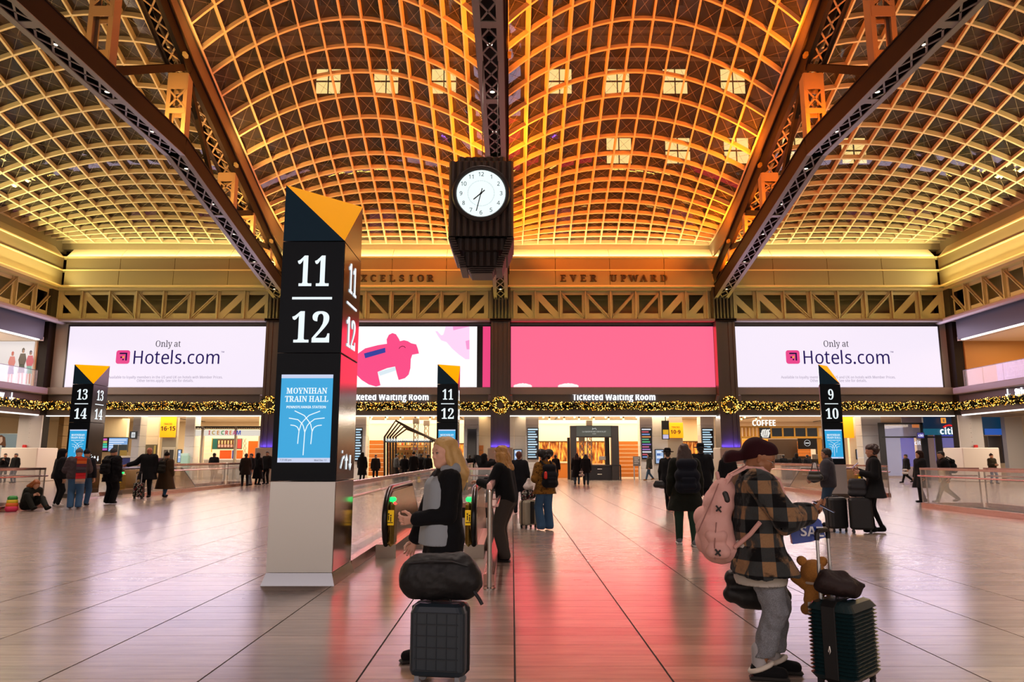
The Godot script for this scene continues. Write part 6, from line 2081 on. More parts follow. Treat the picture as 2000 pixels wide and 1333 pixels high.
# ---------- bodies: distance fields on a grid, meshed as surface nets ----------
class Field:
	var o: Vector3
	var c: float
	var nx: int
	var ny: int
	var nz: int
	var f := PackedFloat32Array()

	func _init(lo: Vector3, hi: Vector3, cell: float) -> void:
		o = lo
		c = cell
		nx = int(ceil((hi.x - lo.x) / cell)) + 1
		ny = int(ceil((hi.y - lo.y) / cell)) + 1
		nz = int(ceil((hi.z - lo.z) / cell)) + 1
		f.resize(nx * ny * nz)
		f.fill(9.0)

	func cap(a: Vector3, b: Vector3, ra: float, rb: float, k := 0.03, flat := 1.0) -> void:  # flat squeezes the depth (z) of the section
		var m := maxf(ra, rb) + k + c * 2.5
		var x0 := maxi(0, int((minf(a.x, b.x) - m - o.x) / c))
		var x1 := mini(nx - 1, int((maxf(a.x, b.x) + m - o.x) / c) + 1)
		var y0 := maxi(0, int((minf(a.y, b.y) - m - o.y) / c))
		var y1 := mini(ny - 1, int((maxf(a.y, b.y) + m - o.y) / c) + 1)
		var z0 := maxi(0, int((minf(a.z, b.z) - m - o.z) / c))
		var z1 := mini(nz - 1, int((maxf(a.z, b.z) + m - o.z) / c) + 1)
		var d := b - a
		var dd := maxf(d.dot(d), 1e-8)
		var dr := rb - ra
		var ik := 1.0 / k
		for z in range(z0, z1 + 1):
			var pz := (o.z + z * c - a.z) * flat
			var fz := o.z + z * c - a.z
			for y in range(y0, y1 + 1):
				var py := o.y + y * c - a.y
				var i := (z * ny + y) * nx + x0
				var px := o.x + x0 * c - a.x
				var base := py * d.y + fz * d.z
				for x in range(x0, x1 + 1):
					var t := (px * d.x + base) / dd
					t = 0.0 if t < 0.0 else (1.0 if t > 1.0 else t)
					var qx := px - d.x * t
					var qy := py - d.y * t
					var qz := pz - d.z * t * flat
					var s := sqrt(qx * qx + qy * qy + qz * qz) - ra - dr * t
					var g := f[i]
					if s < g + k:
						var h := k - absf(g - s)
						if h > 0.0: f[i] = minf(g, s) - h * h * 0.25 * ik
						elif s < g: f[i] = s
					i += 1
					px += c

	func cut_below(y: float) -> void:
		for z in nz:
			for j in ny:
				var p := y - (o.y + j * c)
				if p < -c * 3: break
				var i := (z * ny + j) * nx
				for x in nx:
					if f[i + x] < p: f[i + x] = p

	func cut_plane(at: Vector3, n: Vector3) -> void:  # keeps the side n points away from
		for z in nz:
			for y in ny:
				var i := (z * ny + y) * nx
				var q := Vector3(o.x, o.y + y * c, o.z + z * c) - at
				var p := q.dot(n)
				for x in nx:
					if f[i] < p: f[i] = p
					p += n.x * c
					i += 1

	func bump(noise: FastNoiseLite, amount: float) -> void:
		for z in nz:
			for y in ny:
				var i := (z * ny + y) * nx
				for x in nx:
					if absf(f[i]) < 0.06:
						f[i] += noise.get_noise_3d(o.x + x * c, o.y + y * c, o.z + z * c) * amount
					i += 1

	func net() -> Dictionary:
		var ids := PackedInt32Array()
		ids.resize(f.size())
		ids.fill(-1)
		var v := PackedVector3Array()
		var n := PackedVector3Array()
		var ix := PackedInt32Array()
		var sy := nx
		var sz := nx * ny
		var lim := c * 2.2
		for z in nz - 1:
			for y in ny - 1:
				var i := (z * ny + y) * nx - 1
				for x in nx - 1:
					i += 1
					if absf(f[i]) > lim: continue
					var a0 := f[i]
					var a1 := f[i + 1]
					var a2 := f[i + sy]
					var a3 := f[i + sy + 1]
					var a4 := f[i + sz]
					var a5 := f[i + sz + 1]
					var a6 := f[i + sz + sy]
					var a7 := f[i + sz + sy + 1]
					var s := int(a0 < 0) + int(a1 < 0) + int(a2 < 0) + int(a3 < 0) + int(a4 < 0) + int(a5 < 0) + int(a6 < 0) + int(a7 < 0)
					if s == 0 or s == 8: continue
					var p := Vector3.ZERO
					var m := 0.0
					if (a0 < 0) != (a1 < 0): p += Vector3(a0 / (a0 - a1), 0, 0); m += 1
					if (a2 < 0) != (a3 < 0): p += Vector3(a2 / (a2 - a3), 1, 0); m += 1
					if (a4 < 0) != (a5 < 0): p += Vector3(a4 / (a4 - a5), 0, 1); m += 1
					if (a6 < 0) != (a7 < 0): p += Vector3(a6 / (a6 - a7), 1, 1); m += 1
					if (a0 < 0) != (a2 < 0): p += Vector3(0, a0 / (a0 - a2), 0); m += 1
					if (a1 < 0) != (a3 < 0): p += Vector3(1, a1 / (a1 - a3), 0); m += 1
					if (a4 < 0) != (a6 < 0): p += Vector3(0, a4 / (a4 - a6), 1); m += 1
					if (a5 < 0) != (a7 < 0): p += Vector3(1, a5 / (a5 - a7), 1); m += 1
					if (a0 < 0) != (a4 < 0): p += Vector3(0, 0, a0 / (a0 - a4)); m += 1
					if (a1 < 0) != (a5 < 0): p += Vector3(1, 0, a1 / (a1 - a5)); m += 1
					if (a2 < 0) != (a6 < 0): p += Vector3(0, 1, a2 / (a2 - a6)); m += 1
					if (a3 < 0) != (a7 < 0): p += Vector3(1, 1, a3 / (a3 - a7)); m += 1
					ids[i] = v.size()
					v.append(o + (Vector3(x, y, z) + p / m) * c)
					n.append(Vector3(a1 + a3 + a5 + a7 - a0 - a2 - a4 - a6, a2 + a3 + a6 + a7 - a0 - a1 - a4 - a5, a4 + a5 + a6 + a7 - a0 - a1 - a2 - a3).normalized())
		for z in range(1, nz - 1):
			for y in range(1, ny - 1):
				var i := (z * ny + y) * nx
				for x in range(1, nx - 1):
					i += 1
					if ids[i] < 0: continue
					var a := f[i] < 0
					if a != (f[i + 1] < 0): face(ix, ids[i], ids[i - sy], ids[i - sy - sz], ids[i - sz], a)
					if a != (f[i + sy] < 0): face(ix, ids[i], ids[i - sz], ids[i - sz - 1], ids[i - 1], a)
					if a != (f[i + sz] < 0): face(ix, ids[i], ids[i - 1], ids[i - 1 - sy], ids[i - sy], a)
		return {"v": v, "n": n, "i": ix}

	func face(ix: PackedInt32Array, a: int, b: int, d: int, e: int, inside: bool) -> void:
		if a < 0 or b < 0 or d < 0 or e < 0: return
		if inside: ix.append_array(PackedInt32Array([a, d, b, a, e, d]))
		else: ix.append_array(PackedInt32Array([a, b, d, a, d, e]))

func join(to: Dictionary, add: Dictionary, x := Transform3D()) -> void:
	var k: int = to.v.size()
	var v: PackedVector3Array = x * add.v
	to.v.append_array(v)
	var nn: PackedVector3Array = add.n
	var out := PackedVector3Array()
	out.resize(nn.size())
	for i in nn.size(): out[i] = (x.basis * nn[i]).normalized()
	to.n.append_array(out)
	var ii: PackedInt32Array = add.i
	var flip := x.basis.determinant() < 0
	var jj := PackedInt32Array()
	jj.resize(ii.size())
	for i in range(0, ii.size(), 3):
		jj[i] = ii[i] + k
		jj[i + 1] = (ii[i + 2] if flip else ii[i + 1]) + k
		jj[i + 2] = (ii[i + 1] if flip else ii[i + 2]) + k
	to.i.append_array(jj)

func net_mesh(d: Dictionary) -> ArrayMesh:
	var a := []
	a.resize(Mesh.ARRAY_MAX)
	a[Mesh.ARRAY_VERTEX] = d.v
	a[Mesh.ARRAY_NORMAL] = d.n
	a[Mesh.ARRAY_INDEX] = d.i
	var m := ArrayMesh.new()
	m.add_surface_from_arrays(Mesh.PRIMITIVE_TRIANGLES, a)
	return m

# heads and hands are made once; a head looks along +z, its centre between the ears; a left hand hangs along -y, its palm to +x... turned as needed
var heads := {}
var hands := {}

func head_net(cell: float) -> Dictionary:
	if heads.has(cell): return heads[cell]
	var f := Field.new(Vector3(-0.12, -0.2, -0.14), Vector3(0.12, 0.16, 0.15), cell)
	f.cap(Vector3(0, 0.035, -0.022), Vector3(0, 0.04, 0.012), 0.083, 0.08, 0.03)
	f.cap(Vector3(0, 0.0, 0.02), Vector3(0, -0.045, 0.036), 0.067, 0.055, 0.04)
	f.cap(Vector3(0, -0.075, 0.058), Vector3(0, -0.085, 0.062), 0.03, 0.028, 0.04)       # chin
	f.cap(Vector3(-0.05, -0.05, 0.02), Vector3(-0.012, -0.088, 0.056), 0.024, 0.02, 0.03)
	f.cap(Vector3(0.05, -0.05, 0.02), Vector3(0.012, -0.088, 0.056), 0.024, 0.02, 0.03)
	f.cap(Vector3(-0.035, 0.03, 0.075), Vector3(0.035, 0.03, 0.075), 0.016, 0.016, 0.025)  # brow
	for s in [-1.0, 1.0]:
		f.cap(Vector3(s * 0.038, -0.022, 0.066), Vector3(s * 0.03, -0.03, 0.066), 0.02, 0.02, 0.03)   # cheek
		f.cap(Vector3(s * 0.079, 0.02, -0.008), Vector3(s * 0.074, -0.022, 0.0), 0.014, 0.009, 0.01)   # ear
		f.cap(Vector3(s * 0.03, 0.006, 0.08), Vector3(s * 0.036, 0.006, 0.078), 0.011, 0.01, 0.008)  # eyelid
		f.cap(Vector3(s * 0.011, -0.034, 0.094), Vector3(s * 0.012, -0.034, 0.092), 0.008, 0.008, 0.01)  # nostril
	f.cap(Vector3(0, 0.012, 0.088), Vector3(0, -0.026, 0.107), 0.009, 0.012, 0.014)      # nose
	f.cap(Vector3(-0.018, -0.058, 0.083), Vector3(0.018, -0.058, 0.083), 0.007, 0.007, 0.01)  # lips
	f.cap(Vector3(-0.014, -0.068, 0.082), Vector3(0.014, -0.068, 0.082), 0.0075, 0.0075, 0.01)
	f.cap(Vector3(0, -0.03, -0.04), Vector3(0, -0.17, -0.035), 0.055, 0.052, 0.04)       # neck
	heads[cell] = f.net()
	return heads[cell]

func hand_net(curl: float, cell: float) -> Dictionary:  # wrist at the origin, fingers along -y, palm faces +z, thumb at -x
	var key := "%.2f/%.4f" % [curl, cell]
	if hands.has(key): return hands[key]
	var f := Field.new(Vector3(-0.1, -0.22, -0.05), Vector3(0.07, 0.04, 0.14), cell)
	f.cap(Vector3(0, 0.02, 0), Vector3(0, -0.02, 0), 0.026, 0.024, 0.02)
	for x in [-0.026, -0.009, 0.009, 0.026]:
		f.cap(Vector3(x * 0.6, -0.015, 0), Vector3(x, -0.085, 0.002), 0.015, 0.0125, 0.012, 1.15)
	var lens := [0.078, 0.088, 0.082, 0.064]
	for i in 4:
		var p := Vector3(-0.03 + 0.0195 * i, -0.088, 0.002)
		var a := curl * 0.5 + 0.12 + 0.03 * i
		for k in 3:
			var l: float = lens[i] * [0.45, 0.32, 0.25][k]
			var q := p + Vector3((i - 1.5) * 0.004, -cos(a) * l, sin(a) * l)
			f.cap(p, q, 0.0098 - k * 0.0009, 0.0092 - k * 0.0011, 0.004)
			p = q
			a += curl * 0.62 + 0.12
	var t := Vector3(-0.024, -0.03, 0.006)
	for k in 3:
		var q: Vector3 = t + [Vector3(-0.022, -0.022, 0.016), Vector3(-0.012, -0.026, 0.012 + 0.012 * curl), Vector3(-0.001 + 0.01 * curl, -0.024, 0.008 + 0.012 * curl)][k]
		f.cap(t, q, 0.0135 - k * 0.0018, 0.0118 - k * 0.0018, 0.008)
		t = q
	hands[key] = f.net()
	return hands[key]

func ik(a: Vector3, c: Vector3, l1: float, l2: float, hint: Vector3) -> Vector3:
	var d := c - a
	var l := minf(d.length(), (l1 + l2) * 0.999)
	var u := d.normalized()
	var x := (l1 * l1 - l2 * l2 + l * l) / (2 * l)
	var h := sqrt(maxf(l1 * l1 - x * x, 0))
	var p := (hint - u * hint.dot(u)).normalized()
	return a + u * x + p * h

func v3(a: Variant, s := 1.0) -> Vector3:
	return Vector3(a[0], a[1], a[2]) * s

var body_cache := {}

func skeleton(sp: Dictionary) -> Dictionary:  # joints in metres for a person of 1.7 m, facing +z
	var j := {}
	var drop: float = sp.get("drop", 0.0)
	var sit: bool = sp.get("sit", false)
	j.pelvis = Vector3(0, 0.93 - drop, 0)
	if sit: j.pelvis = Vector3(0, 0.16, 0)
	var lean := Basis(Vector3.RIGHT, deg_to_rad(sp.get("lean", 0.0)))
	var at := func(v: Vector3) -> Vector3: return j.pelvis + lean * v
	j.waist = at.call(Vector3(0, 0.16, 0))
	j.chest = at.call(Vector3(0, 0.36, 0.0))
	j.neck = at.call(Vector3(0, 0.53, -0.01))
	var hr: Array = sp.get("head", [0.0, 0.0])
	j.look = Basis(Vector3.UP, deg_to_rad(hr[0])) * Basis(Vector3.RIGHT, deg_to_rad(hr[1] + sp.get("lean", 0.0) * 0.4))
	j.head = j.neck + lean * Vector3(0, 0.075, 0.005) + j.look * Vector3(0, 0.055, 0.015)
	var sx: float = 0.165 * sp.get("w", 1.0)
	j.sl = at.call(Vector3(sx, 0.455, 0))
	j.sr = at.call(Vector3(-sx, 0.455, 0))
	j.hl = j.pelvis + Vector3(0.088, -0.02, 0)
	j.hr = j.pelvis + Vector3(-0.088, -0.02, 0)
	j.wl = v3(sp.la) if sp.has("la") else at.call(Vector3(0.25, -0.07, 0.06))
	j.wr = v3(sp.ra) if sp.has("ra") else at.call(Vector3(-0.25, -0.07, 0.06))
	j.el = ik(j.sl, j.wl, 0.285, 0.255, v3(sp.get("lhint", [0.5, -0.5, -1.0])))
	j.er = ik(j.sr, j.wr, 0.285, 0.255, v3(sp.get("rhint", [-0.5, -0.5, -1.0])))
	j.wl = j.el + (j.wl - j.el).normalized() * 0.255
	j.wr = j.er + (j.wr - j.er).normalized() * 0.255
	var st: float = sp.get("stride", 0.0)
	var spread: float = sp.get("spread", 0.1)
	j.al = v3(sp.fl) if sp.has("fl") else Vector3(spread, 0.085, st * 0.5)
	j.ar = v3(sp.fr) if sp.has("fr") else Vector3(-spread, 0.085 + (0.1 if absf(st) > 0.4 else 0.0) * 0.6, -st * 0.5)
	j.kl = ik(j.hl, j.al, 0.43, 0.425, Vector3(0.15, 0.2, 1.0))
	j.kr = ik(j.hr, j.ar, 0.43, 0.425, Vector3(-0.15, 0.2, 1.0))
	return j

func hand_frame(e: Vector3, w: Vector3, palm: Vector3) -> Transform3D:
	var y := (e - w).normalized()
	var z := (palm - y * palm.dot(y)).normalized()
	return Transform3D(Basis(y.cross(z), y, z), w)

func person(at: Vector3, yaw: float, label: String, sp: Dictionary, group := "") -> Node3D:
	var root := thing("person", label, "person", at, yaw, group)
	var s: float = sp.get("h", 1.68) / 1.7
	var big := Transform3D(Basis.from_scale(Vector3(s, s, s)), Vector3.ZERO)
	var cell: float = sp.get("cell", 0.026)
	var w: float = sp.get("w", 1.0)
	var near: bool = cell < 0.016
	var lo := Vector3(-0.72, -0.02, -0.72)
	var hi := Vector3(0.72, 1.86, 0.72)
	var j := skeleton(sp)
	var lean := Basis(Vector3.RIGHT, deg_to_rad(sp.get("lean", 0.0)))
	var skin := mat(sp.get("skin", "b98a6c"), 0.5, 0.0, {"subsurf_scatter_enabled": true, "subsurf_scatter_strength": 0.06} if near else {})
	# the body under the clothes
	var bc := maxf(cell, 0.014) * 1.15
	var f := Field.new(lo, hi, bc)
	for q in [1.0, -1.0]:
		f.cap(j.pelvis + Vector3(q * 0.06 * w, 0, 0), j.chest + lean * Vector3(q * 0.075 * w, 0, 0), 0.105 * w, 0.095 * w, 0.05)
	f.cap(j.sr, j.sl, 0.055, 0.055, 0.05)
	f.cap(j.neck - Vector3(0, 0.06, 0), j.head + j.look * Vector3(0, -0.05, -0.03), 0.055, 0.05, 0.03)
	for q in [[j.sl, j.el, j.wl], [j.sr, j.er, j.wr]]:
		f.cap(q[0], q[1], 0.048 * w, 0.039, 0.03)
		f.cap(q[1], q[2], 0.038, 0.026, 0.02)
	for q in [[j.hl, j.kl, j.al], [j.hr, j.kr, j.ar]]:
		f.cap(q[0], q[1], 0.082 * w, 0.052, 0.04)
		f.cap(q[1], q[2], 0.051, 0.034, 0.03)
	var d := f.net()
	join(d, head_net(0.005 if near else 0.011), Transform3D(j.look, j.head))
	for q in [[j.el, j.wl, sp.get("lpalm", [-1, 0, 0.2]), 1.0], [j.er, j.wr, sp.get("rpalm", [1, 0, 0.2]), -1.0]]:
		var hx := hand_frame(q[0], q[1], v3(q[2]))
		if q[3] > 0: hx.basis.x = -hx.basis.x
		join(d, hand_net(sp.get("curl", 0.45), 0.0035 if near else 0.007), hx)
	obj("body", _sized(d, big), skin, root)
	# trousers or stockings
	var lg: Dictionary = sp.get("legs", {})
	if lg.size():
		var t: float = lg.get("t", 0.018)
		var fl: float = lg.get("flare", 0.0)
		var g := Field.new(lo, Vector3(0.6, 1.2, 0.7), cell)
		for q in [1.0, -1.0]:
			g.cap(j.pelvis + Vector3(q * 0.06 * w, -0.02, 0), j.waist + Vector3(q * 0.05 * w, -0.03, 0), 0.11 * w + t * 0.6, 0.1 * w + t * 0.5, 0.05)
		for q in [[j.hl, j.kl, j.al], [j.hr, j.kr, j.ar]]:
			g.cap(q[0], q[1], 0.085 * w + t, 0.055 + t + fl * 0.4, 0.035)
			g.cap(q[1], q[2] + (q[1] - q[2]).normalized() * lg.get("short", 0.01), 0.055 + t + fl * 0.4, 0.038 + t + fl, 0.03)
		g.cut_below(lg.get("hem", 0.045))
		if lg.has("fold"):
			var nz := FastNoiseLite.new()
			nz.seed = 4
			nz.frequency = 9.0
			g.bump(nz, lg.fold)
		obj("trousers", _sized(g.net(), big), cloth(lg.get("c", "20242c")), root)
	# shoes
	for q in [[j.al, 0.0], [j.ar, 0.0]]:
		var g := Field.new(q[0] + Vector3(-0.09, -0.11, -0.13), q[0] + Vector3(0.09, 0.1, 0.25), minf(cell, 0.016))
		var toe: Vector3 = q[0] + (Vector3(0, -0.035, 0.15) if q[0].y < 0.1 else Vector3(0, -0.075, 0.13))
		if sp.get("sit", false): toe = q[0] + Vector3(0, 0.02, 0.13)
		g.cap(q[0] + Vector3(0, -0.02, -0.02), toe, 0.05, 0.042, 0.03)
		g.cap(q[0] + Vector3(0, 0.0, -0.01), q[0] + Vector3(0, 0.05 if sp.get("boots", false) else 0.02, -0.01), 0.045, 0.046, 0.02)
		if q[0].y < 0.1: g.cut_below(0.001)
		var so := obj("shoe", _sized(g.net(), big), cloth(sp.get("shoe", "17161a")), root)
		if near or sp.get("sole", "") != "":
			var sl := MB.new()
			var y0: float = (q[0].y - 0.085) * s
			sl.rbox(Vector3(q[0].x * s, y0 + 0.013, (q[0].z + 0.06) * s), Vector3(0.092, 0.026, 0.28) * s, 0.012)
			if q[0].y < 0.1: obj("sole", sl, mat(sp.get("sole", "26231f"), 0.7), so)
	# the top: coat, jacket or jumper
	var tp: Dictionary = sp.get("top", {})
	if tp.size():
		var t: float = tp.get("t", 0.03)
		var g := Field.new(lo, hi, cell)
		for q in [1.0, -1.0]:
			g.cap(j.pelvis + Vector3(q * 0.06 * w, 0.0, 0), j.chest + lean * Vector3(q * 0.075 * w, 0.02, 0), 0.108 * w + t, 0.098 * w + t, 0.05)
		g.cap(j.sr + Vector3(0.02, 0, 0), j.sl - Vector3(0.02, 0, 0), 0.058 + t * 0.8, 0.058 + t * 0.8, 0.06)
		g.cap(j.chest, j.neck + lean * Vector3(0, -0.01, 0), 0.09 + t, 0.062 + t * 0.5, 0.04)
		var st: float = tp.get("sleeve", 1.0)
		for q in [[j.sl, j.el, j.wl], [j.sr, j.er, j.wr]]:
			var arm := g
			if sp.get("split", cell < 0.0166): arm = Field.new(lo, hi, cell)
			arm.cap(q[0], q[1], 0.052 * w + t, 0.046 + t, 0.035)
			arm.cap(q[1], q[1].lerp(q[2], 0.93 * st), 0.045 + t, 0.036 + t * 0.8, 0.025)
			if arm != g:
				if tp.has("puff"):
					var nz := FastNoiseLite.new()
					nz.seed = 9
					nz.frequency = tp.get("freq", 6.0)
					arm.bump(nz, tp.puff)
				obj("sleeve", _sized(arm.net(), big), cloth(tp.c), root)
		var hem: float = tp.get("hem", 0.82)
		if hem < 0.85 and not sp.get("sit", false):
			var flr: float = tp.get("flare", 0.02)
			var midf: Vector3 = (j.kl + j.kr) * 0.5
			for q in [1.0, -1.0]:
				g.cap(j.pelvis + Vector3(q * 0.06 * w, 0.0, 0), Vector3(q * (0.07 * w + flr) + midf.x * 0.3, hem - 0.05, midf.z * 0.35), 0.112 * w + t, 0.115 * w + t + flr, 0.05)
		g.cut_below(hem)
		if tp.has("puff"):
			var nz := FastNoiseLite.new()
			nz.seed = 7
			nz.frequency = tp.get("freq", 6.0)
			g.bump(nz, tp.puff)
		obj(tp.get("name", "coat"), _sized(g.net(), big), cloth(tp.c), root)
	if sp.has("under"):          # a shirt that shows below or in front of the top
		var u: Dictionary = sp.under
		var g := Field.new(lo, Vector3(0.6, 1.6, 0.6), cell)
		var t: float = u.get("t", 0.024)
		for q in [1.0, -1.0]:
			g.cap(j.pelvis + Vector3(q * 0.06 * w, 0.02, u.get("fwd", 0.0)), j.chest + lean * Vector3(q * 0.06 * w, 0.02, u.get("fwd", 0.0)), 0.112 * w + t, 0.09 * w + t, 0.05)
			g.cap(j.pelvis + Vector3(q * 0.05 * w, 0.02, u.get("fwd", 0.0)), Vector3(q * 0.07 * w, u.get("hem", 0.8) - 0.03, u.get("fwd", 0.0) + 0.01), 0.112 * w + t, 0.125 * w + t, 0.05)
		g.cut_below(u.get("hem", 0.8))
		obj("shirt", _sized(g.net(), big), cloth(u.c), root)
	if sp.get("hood", false):
		var g := Field.new(lo, hi, cell)
		g.cap(j.neck + Vector3(-0.07, 0.0, -0.05), j.neck + Vector3(0.07, 0.0, -0.05), 0.06, 0.06, 0.04)
		g.cap(j.neck + Vector3(-0.06, 0.0, 0.04), j.neck + Vector3(-0.09, 0.0, -0.04), 0.035, 0.05, 0.03)
		g.cap(j.neck + Vector3(0.06, 0.0, 0.04), j.neck + Vector3(0.09, 0.0, -0.04), 0.035, 0.05, 0.03)
		obj("hood", _sized(g.net(), big), cloth(sp.get("hood_c", tp.c)), root)
	if sp.has("scarf"):
		var g := Field.new(lo, hi, cell)
		for k in 8:
			var a0 := TAU * k / 8
			var a1 := TAU * (k + 1) / 8
			g.cap(j.neck + Vector3(sin(a0) * 0.075, 0.0, cos(a0) * 0.075 - 0.01), j.neck + Vector3(sin(a1) * 0.075, 0.0, cos(a1) * 0.075 - 0.01), 0.042, 0.042, 0.02)
		obj("scarf", _sized(g.net(), big), cloth(sp.scarf), root)
	# hair and headgear
	var hr: Array = sp.get("hair", ["short", "2a1d16"])
	var hc: float = minf(cell, 0.012)
	var g := Field.new(Vector3(-0.34, -0.62, -0.34), Vector3(0.34, 0.26, 0.26), hc)
	var kind: String = hr[0]
	var drawn := true
	match kind:
		"bald": drawn = false
		"short":
			g.cap(Vector3(0, 0.055, -0.035), Vector3(0, 0.06, 0.02), 0.084, 0.076, 0.02)
			g.cap(Vector3(0, 0.0, -0.05), Vector3(0, -0.06, -0.055), 0.07, 0.05, 0.03)
			for q in [1.0, -1.0]: g.cap(Vector3(q * 0.072, 0.04, 0.01), Vector3(q * 0.072, 0.0, -0.02), 0.02, 0.02, 0.02)
		"long", "wavy":
			var ln: float = hr[2] if hr.size() > 2 else 0.34
			g.cap(Vector3(0, 0.055, -0.035), Vector3(0, 0.062, 0.022), 0.087, 0.077, 0.02)
			for q in [-0.07, -0.025, 0.025, 0.07]:
				g.cap(Vector3(q * 0.8, 0.0, -0.06), Vector3(q * 1.5, -ln * 0.55, -0.1), 0.058, 0.058, 0.03)
				g.cap(Vector3(q * 1.5, -ln * 0.55, -0.1), Vector3(q * 1.3, -ln, -0.085), 0.056, 0.028, 0.03)
			for q in [1.0, -1.0]:
				g.cap(Vector3(q * 0.07, 0.05, 0.022), Vector3(q * 0.084, -0.06, 0.0), 0.026, 0.032, 0.025)
				g.cap(Vector3(q * 0.084, -0.06, 0.0), Vector3(q * 0.095, -ln * 0.7, 0.01), 0.034, 0.022, 0.025)
		"curly", "puffs":
			g.cap(Vector3(0, 0.055, -0.035), Vector3(0, 0.06, 0.015), 0.095, 0.085, 0.02)
			var rr := RandomNumberGenerator.new()
			rr.seed = 3
			for k in 46:
				var u := Vector3(rr.randf_range(-1, 1), rr.randf_range(-0.75, 1), rr.randf_range(-1, 0.35)).normalized()
				g.cap(Vector3(0, 0.03, -0.03) + u * 0.09, Vector3(0, 0.03, -0.03) + u * 0.105, 0.035, 0.03, 0.012)
			if kind == "puffs":
				for q in [1.0, -1.0]: g.cap(Vector3(q * 0.1, 0.08, -0.04), Vector3(q * 0.125, 0.08, -0.04), 0.095, 0.09, 0.03)
		"bun":
			g.cap(Vector3(0, 0.055, -0.035), Vector3(0, 0.06, 0.02), 0.086, 0.076, 0.02)
			g.cap(Vector3(0, 0.0, -0.06), Vector3(0, -0.05, -0.06), 0.066, 0.05, 0.03)
			g.cap(Vector3(0, -0.01, -0.11), Vector3(0, -0.02, -0.16), 0.05, 0.055, 0.02)
		"wrap":        # a tied head scarf with a knot behind
			g.cap(Vector3(0, 0.05, -0.04), Vector3(0, 0.062, 0.03), 0.1, 0.082, 0.02)
			g.cap(Vector3(0, 0.01, -0.06), Vector3(0, 0.045, -0.07), 0.085, 0.085, 0.03)
			g.cap(Vector3(0, -0.045, -0.12), Vector3(0, -0.075, -0.2), 0.05, 0.058, 0.04)
			g.cap(Vector3(-0.02, -0.075, -0.19), Vector3(0.02, -0.09, -0.21), 0.06, 0.05, 0.03)
			g.cut_plane(Vector3(0, 0.008, 0), Vector3(0, -0.86, 0.51))
		"beanie":
			g.cap(Vector3(0, 0.065, -0.02), Vector3(0, 0.06, 0.0), 0.1, 0.096, 0.02)
			g.cap(Vector3(0, 0.165, -0.02), Vector3(0, 0.165, -0.02), 0.03, 0.03, 0.02)
			g.cut_plane(Vector3(0, 0.03, 0), Vector3(0, -0.96, 0.28))
		"hooded":
			g.cap(Vector3(0, 0.05, -0.05), Vector3(0, 0.06, 0.0), 0.105, 0.1, 0.02)
			g.cap(Vector3(0, -0.02, -0.06), Vector3(0, -0.12, -0.06), 0.1, 0.1, 0.03)
			g.cap(Vector3(-0.07, -0.02, -0.01), Vector3(-0.06, -0.11, 0.0), 0.045, 0.05, 0.03)
			g.cap(Vector3(0.07, -0.02, -0.01), Vector3(0.06, -0.11, 0.0), 0.045, 0.05, 0.03)
			g.cut_plane(Vector3(0, 0.0, 0.075), Vector3(0, -0.15, 0.99))
	if drawn:
		if kind in ["long", "wavy", "bun"]:
			g.cut_plane(Vector3(0, 0.062, 0.078), Vector3(0, -0.35, 0.94))
			if kind != "bun":
				var nz := FastNoiseLite.new()
				nz.frequency = 14.0
				g.bump(nz, 0.024 if kind == "wavy" else 0.011)
		var hm := mat(hr[1], 0.55, 0.0, {"anisotropy_enabled": false}) if kind in ["short", "long", "wavy", "bun", "curly", "puffs"] else cloth(hr[1])
		obj("hair" if kind in ["short", "long", "wavy", "bun", "curly", "puffs"] else {"wrap": "head_scarf", "beanie": "hat", "hooded": "hood"}[kind], _sized(g.net(), big * Transform3D(j.look, j.head)), hm, root)
	if sp.has("hat"):
		var m := MB.new()
		m.lathe([Vector2(0.0, 0.0), Vector2(0.175, 0.008), Vector2(0.18, 0.018), Vector2(0.1, 0.02), Vector2(0.094, 0.1), Vector2(0.07, 0.125), Vector2(0.0, 0.118)], 20)
		var ho := obj("hat", m, cloth(sp.hat), root)
		ho.transform = big * Transform3D(j.look * Basis(Vector3.RIGHT, -0.1), j.head + j.look * Vector3(0, 0.055, -0.01))
	root.set_meta("j", j)
	root.set_meta("s", s)
	return root

func _sized(d: Dictionary, x: Transform3D) -> ArrayMesh:
	var t := {"v": PackedVector3Array(), "n": PackedVector3Array(), "i": PackedInt32Array()}
	join(t, d, x)
	return net_mesh(t)

var weave: NoiseTexture2D
func cloth(c: Variant) -> StandardMaterial3D:
	if c is StandardMaterial3D: return c
	var key := "cloth" + str(c)
	if mats.has(key): return mats[key]
	var m := StandardMaterial3D.new()
	m.albedo_color = srgb(c)
	m.roughness = 0.85
	m.metallic_specular = 0.3
	m.rim_enabled = true
	m.rim = 0.25
	m.rim_tint = 0.6
	mats[key] = m
	return m

func joint(p: Node3D, name_: String) -> Vector3:   # a joint of a placed person in the scene
	var j: Dictionary = p.get_meta("j")
	return p.transform * (j[name_] * float(p.get_meta("s")))
func ring_of(hw: float, hd: float, r: float, seg := 5) -> Array:
	var p := []
	for q in [[1, 1, 0.0], [-1, 1, 90.0], [-1, -1, 180.0], [1, -1, 270.0]]:
		for k in seg:
			var a := deg_to_rad(q[2] + 90.0 * k / (seg - 1))
			p.append(Vector2(q[0] * (hw - r) + r * cos(a), q[1] * (hd - r) + r * sin(a)))
	return p

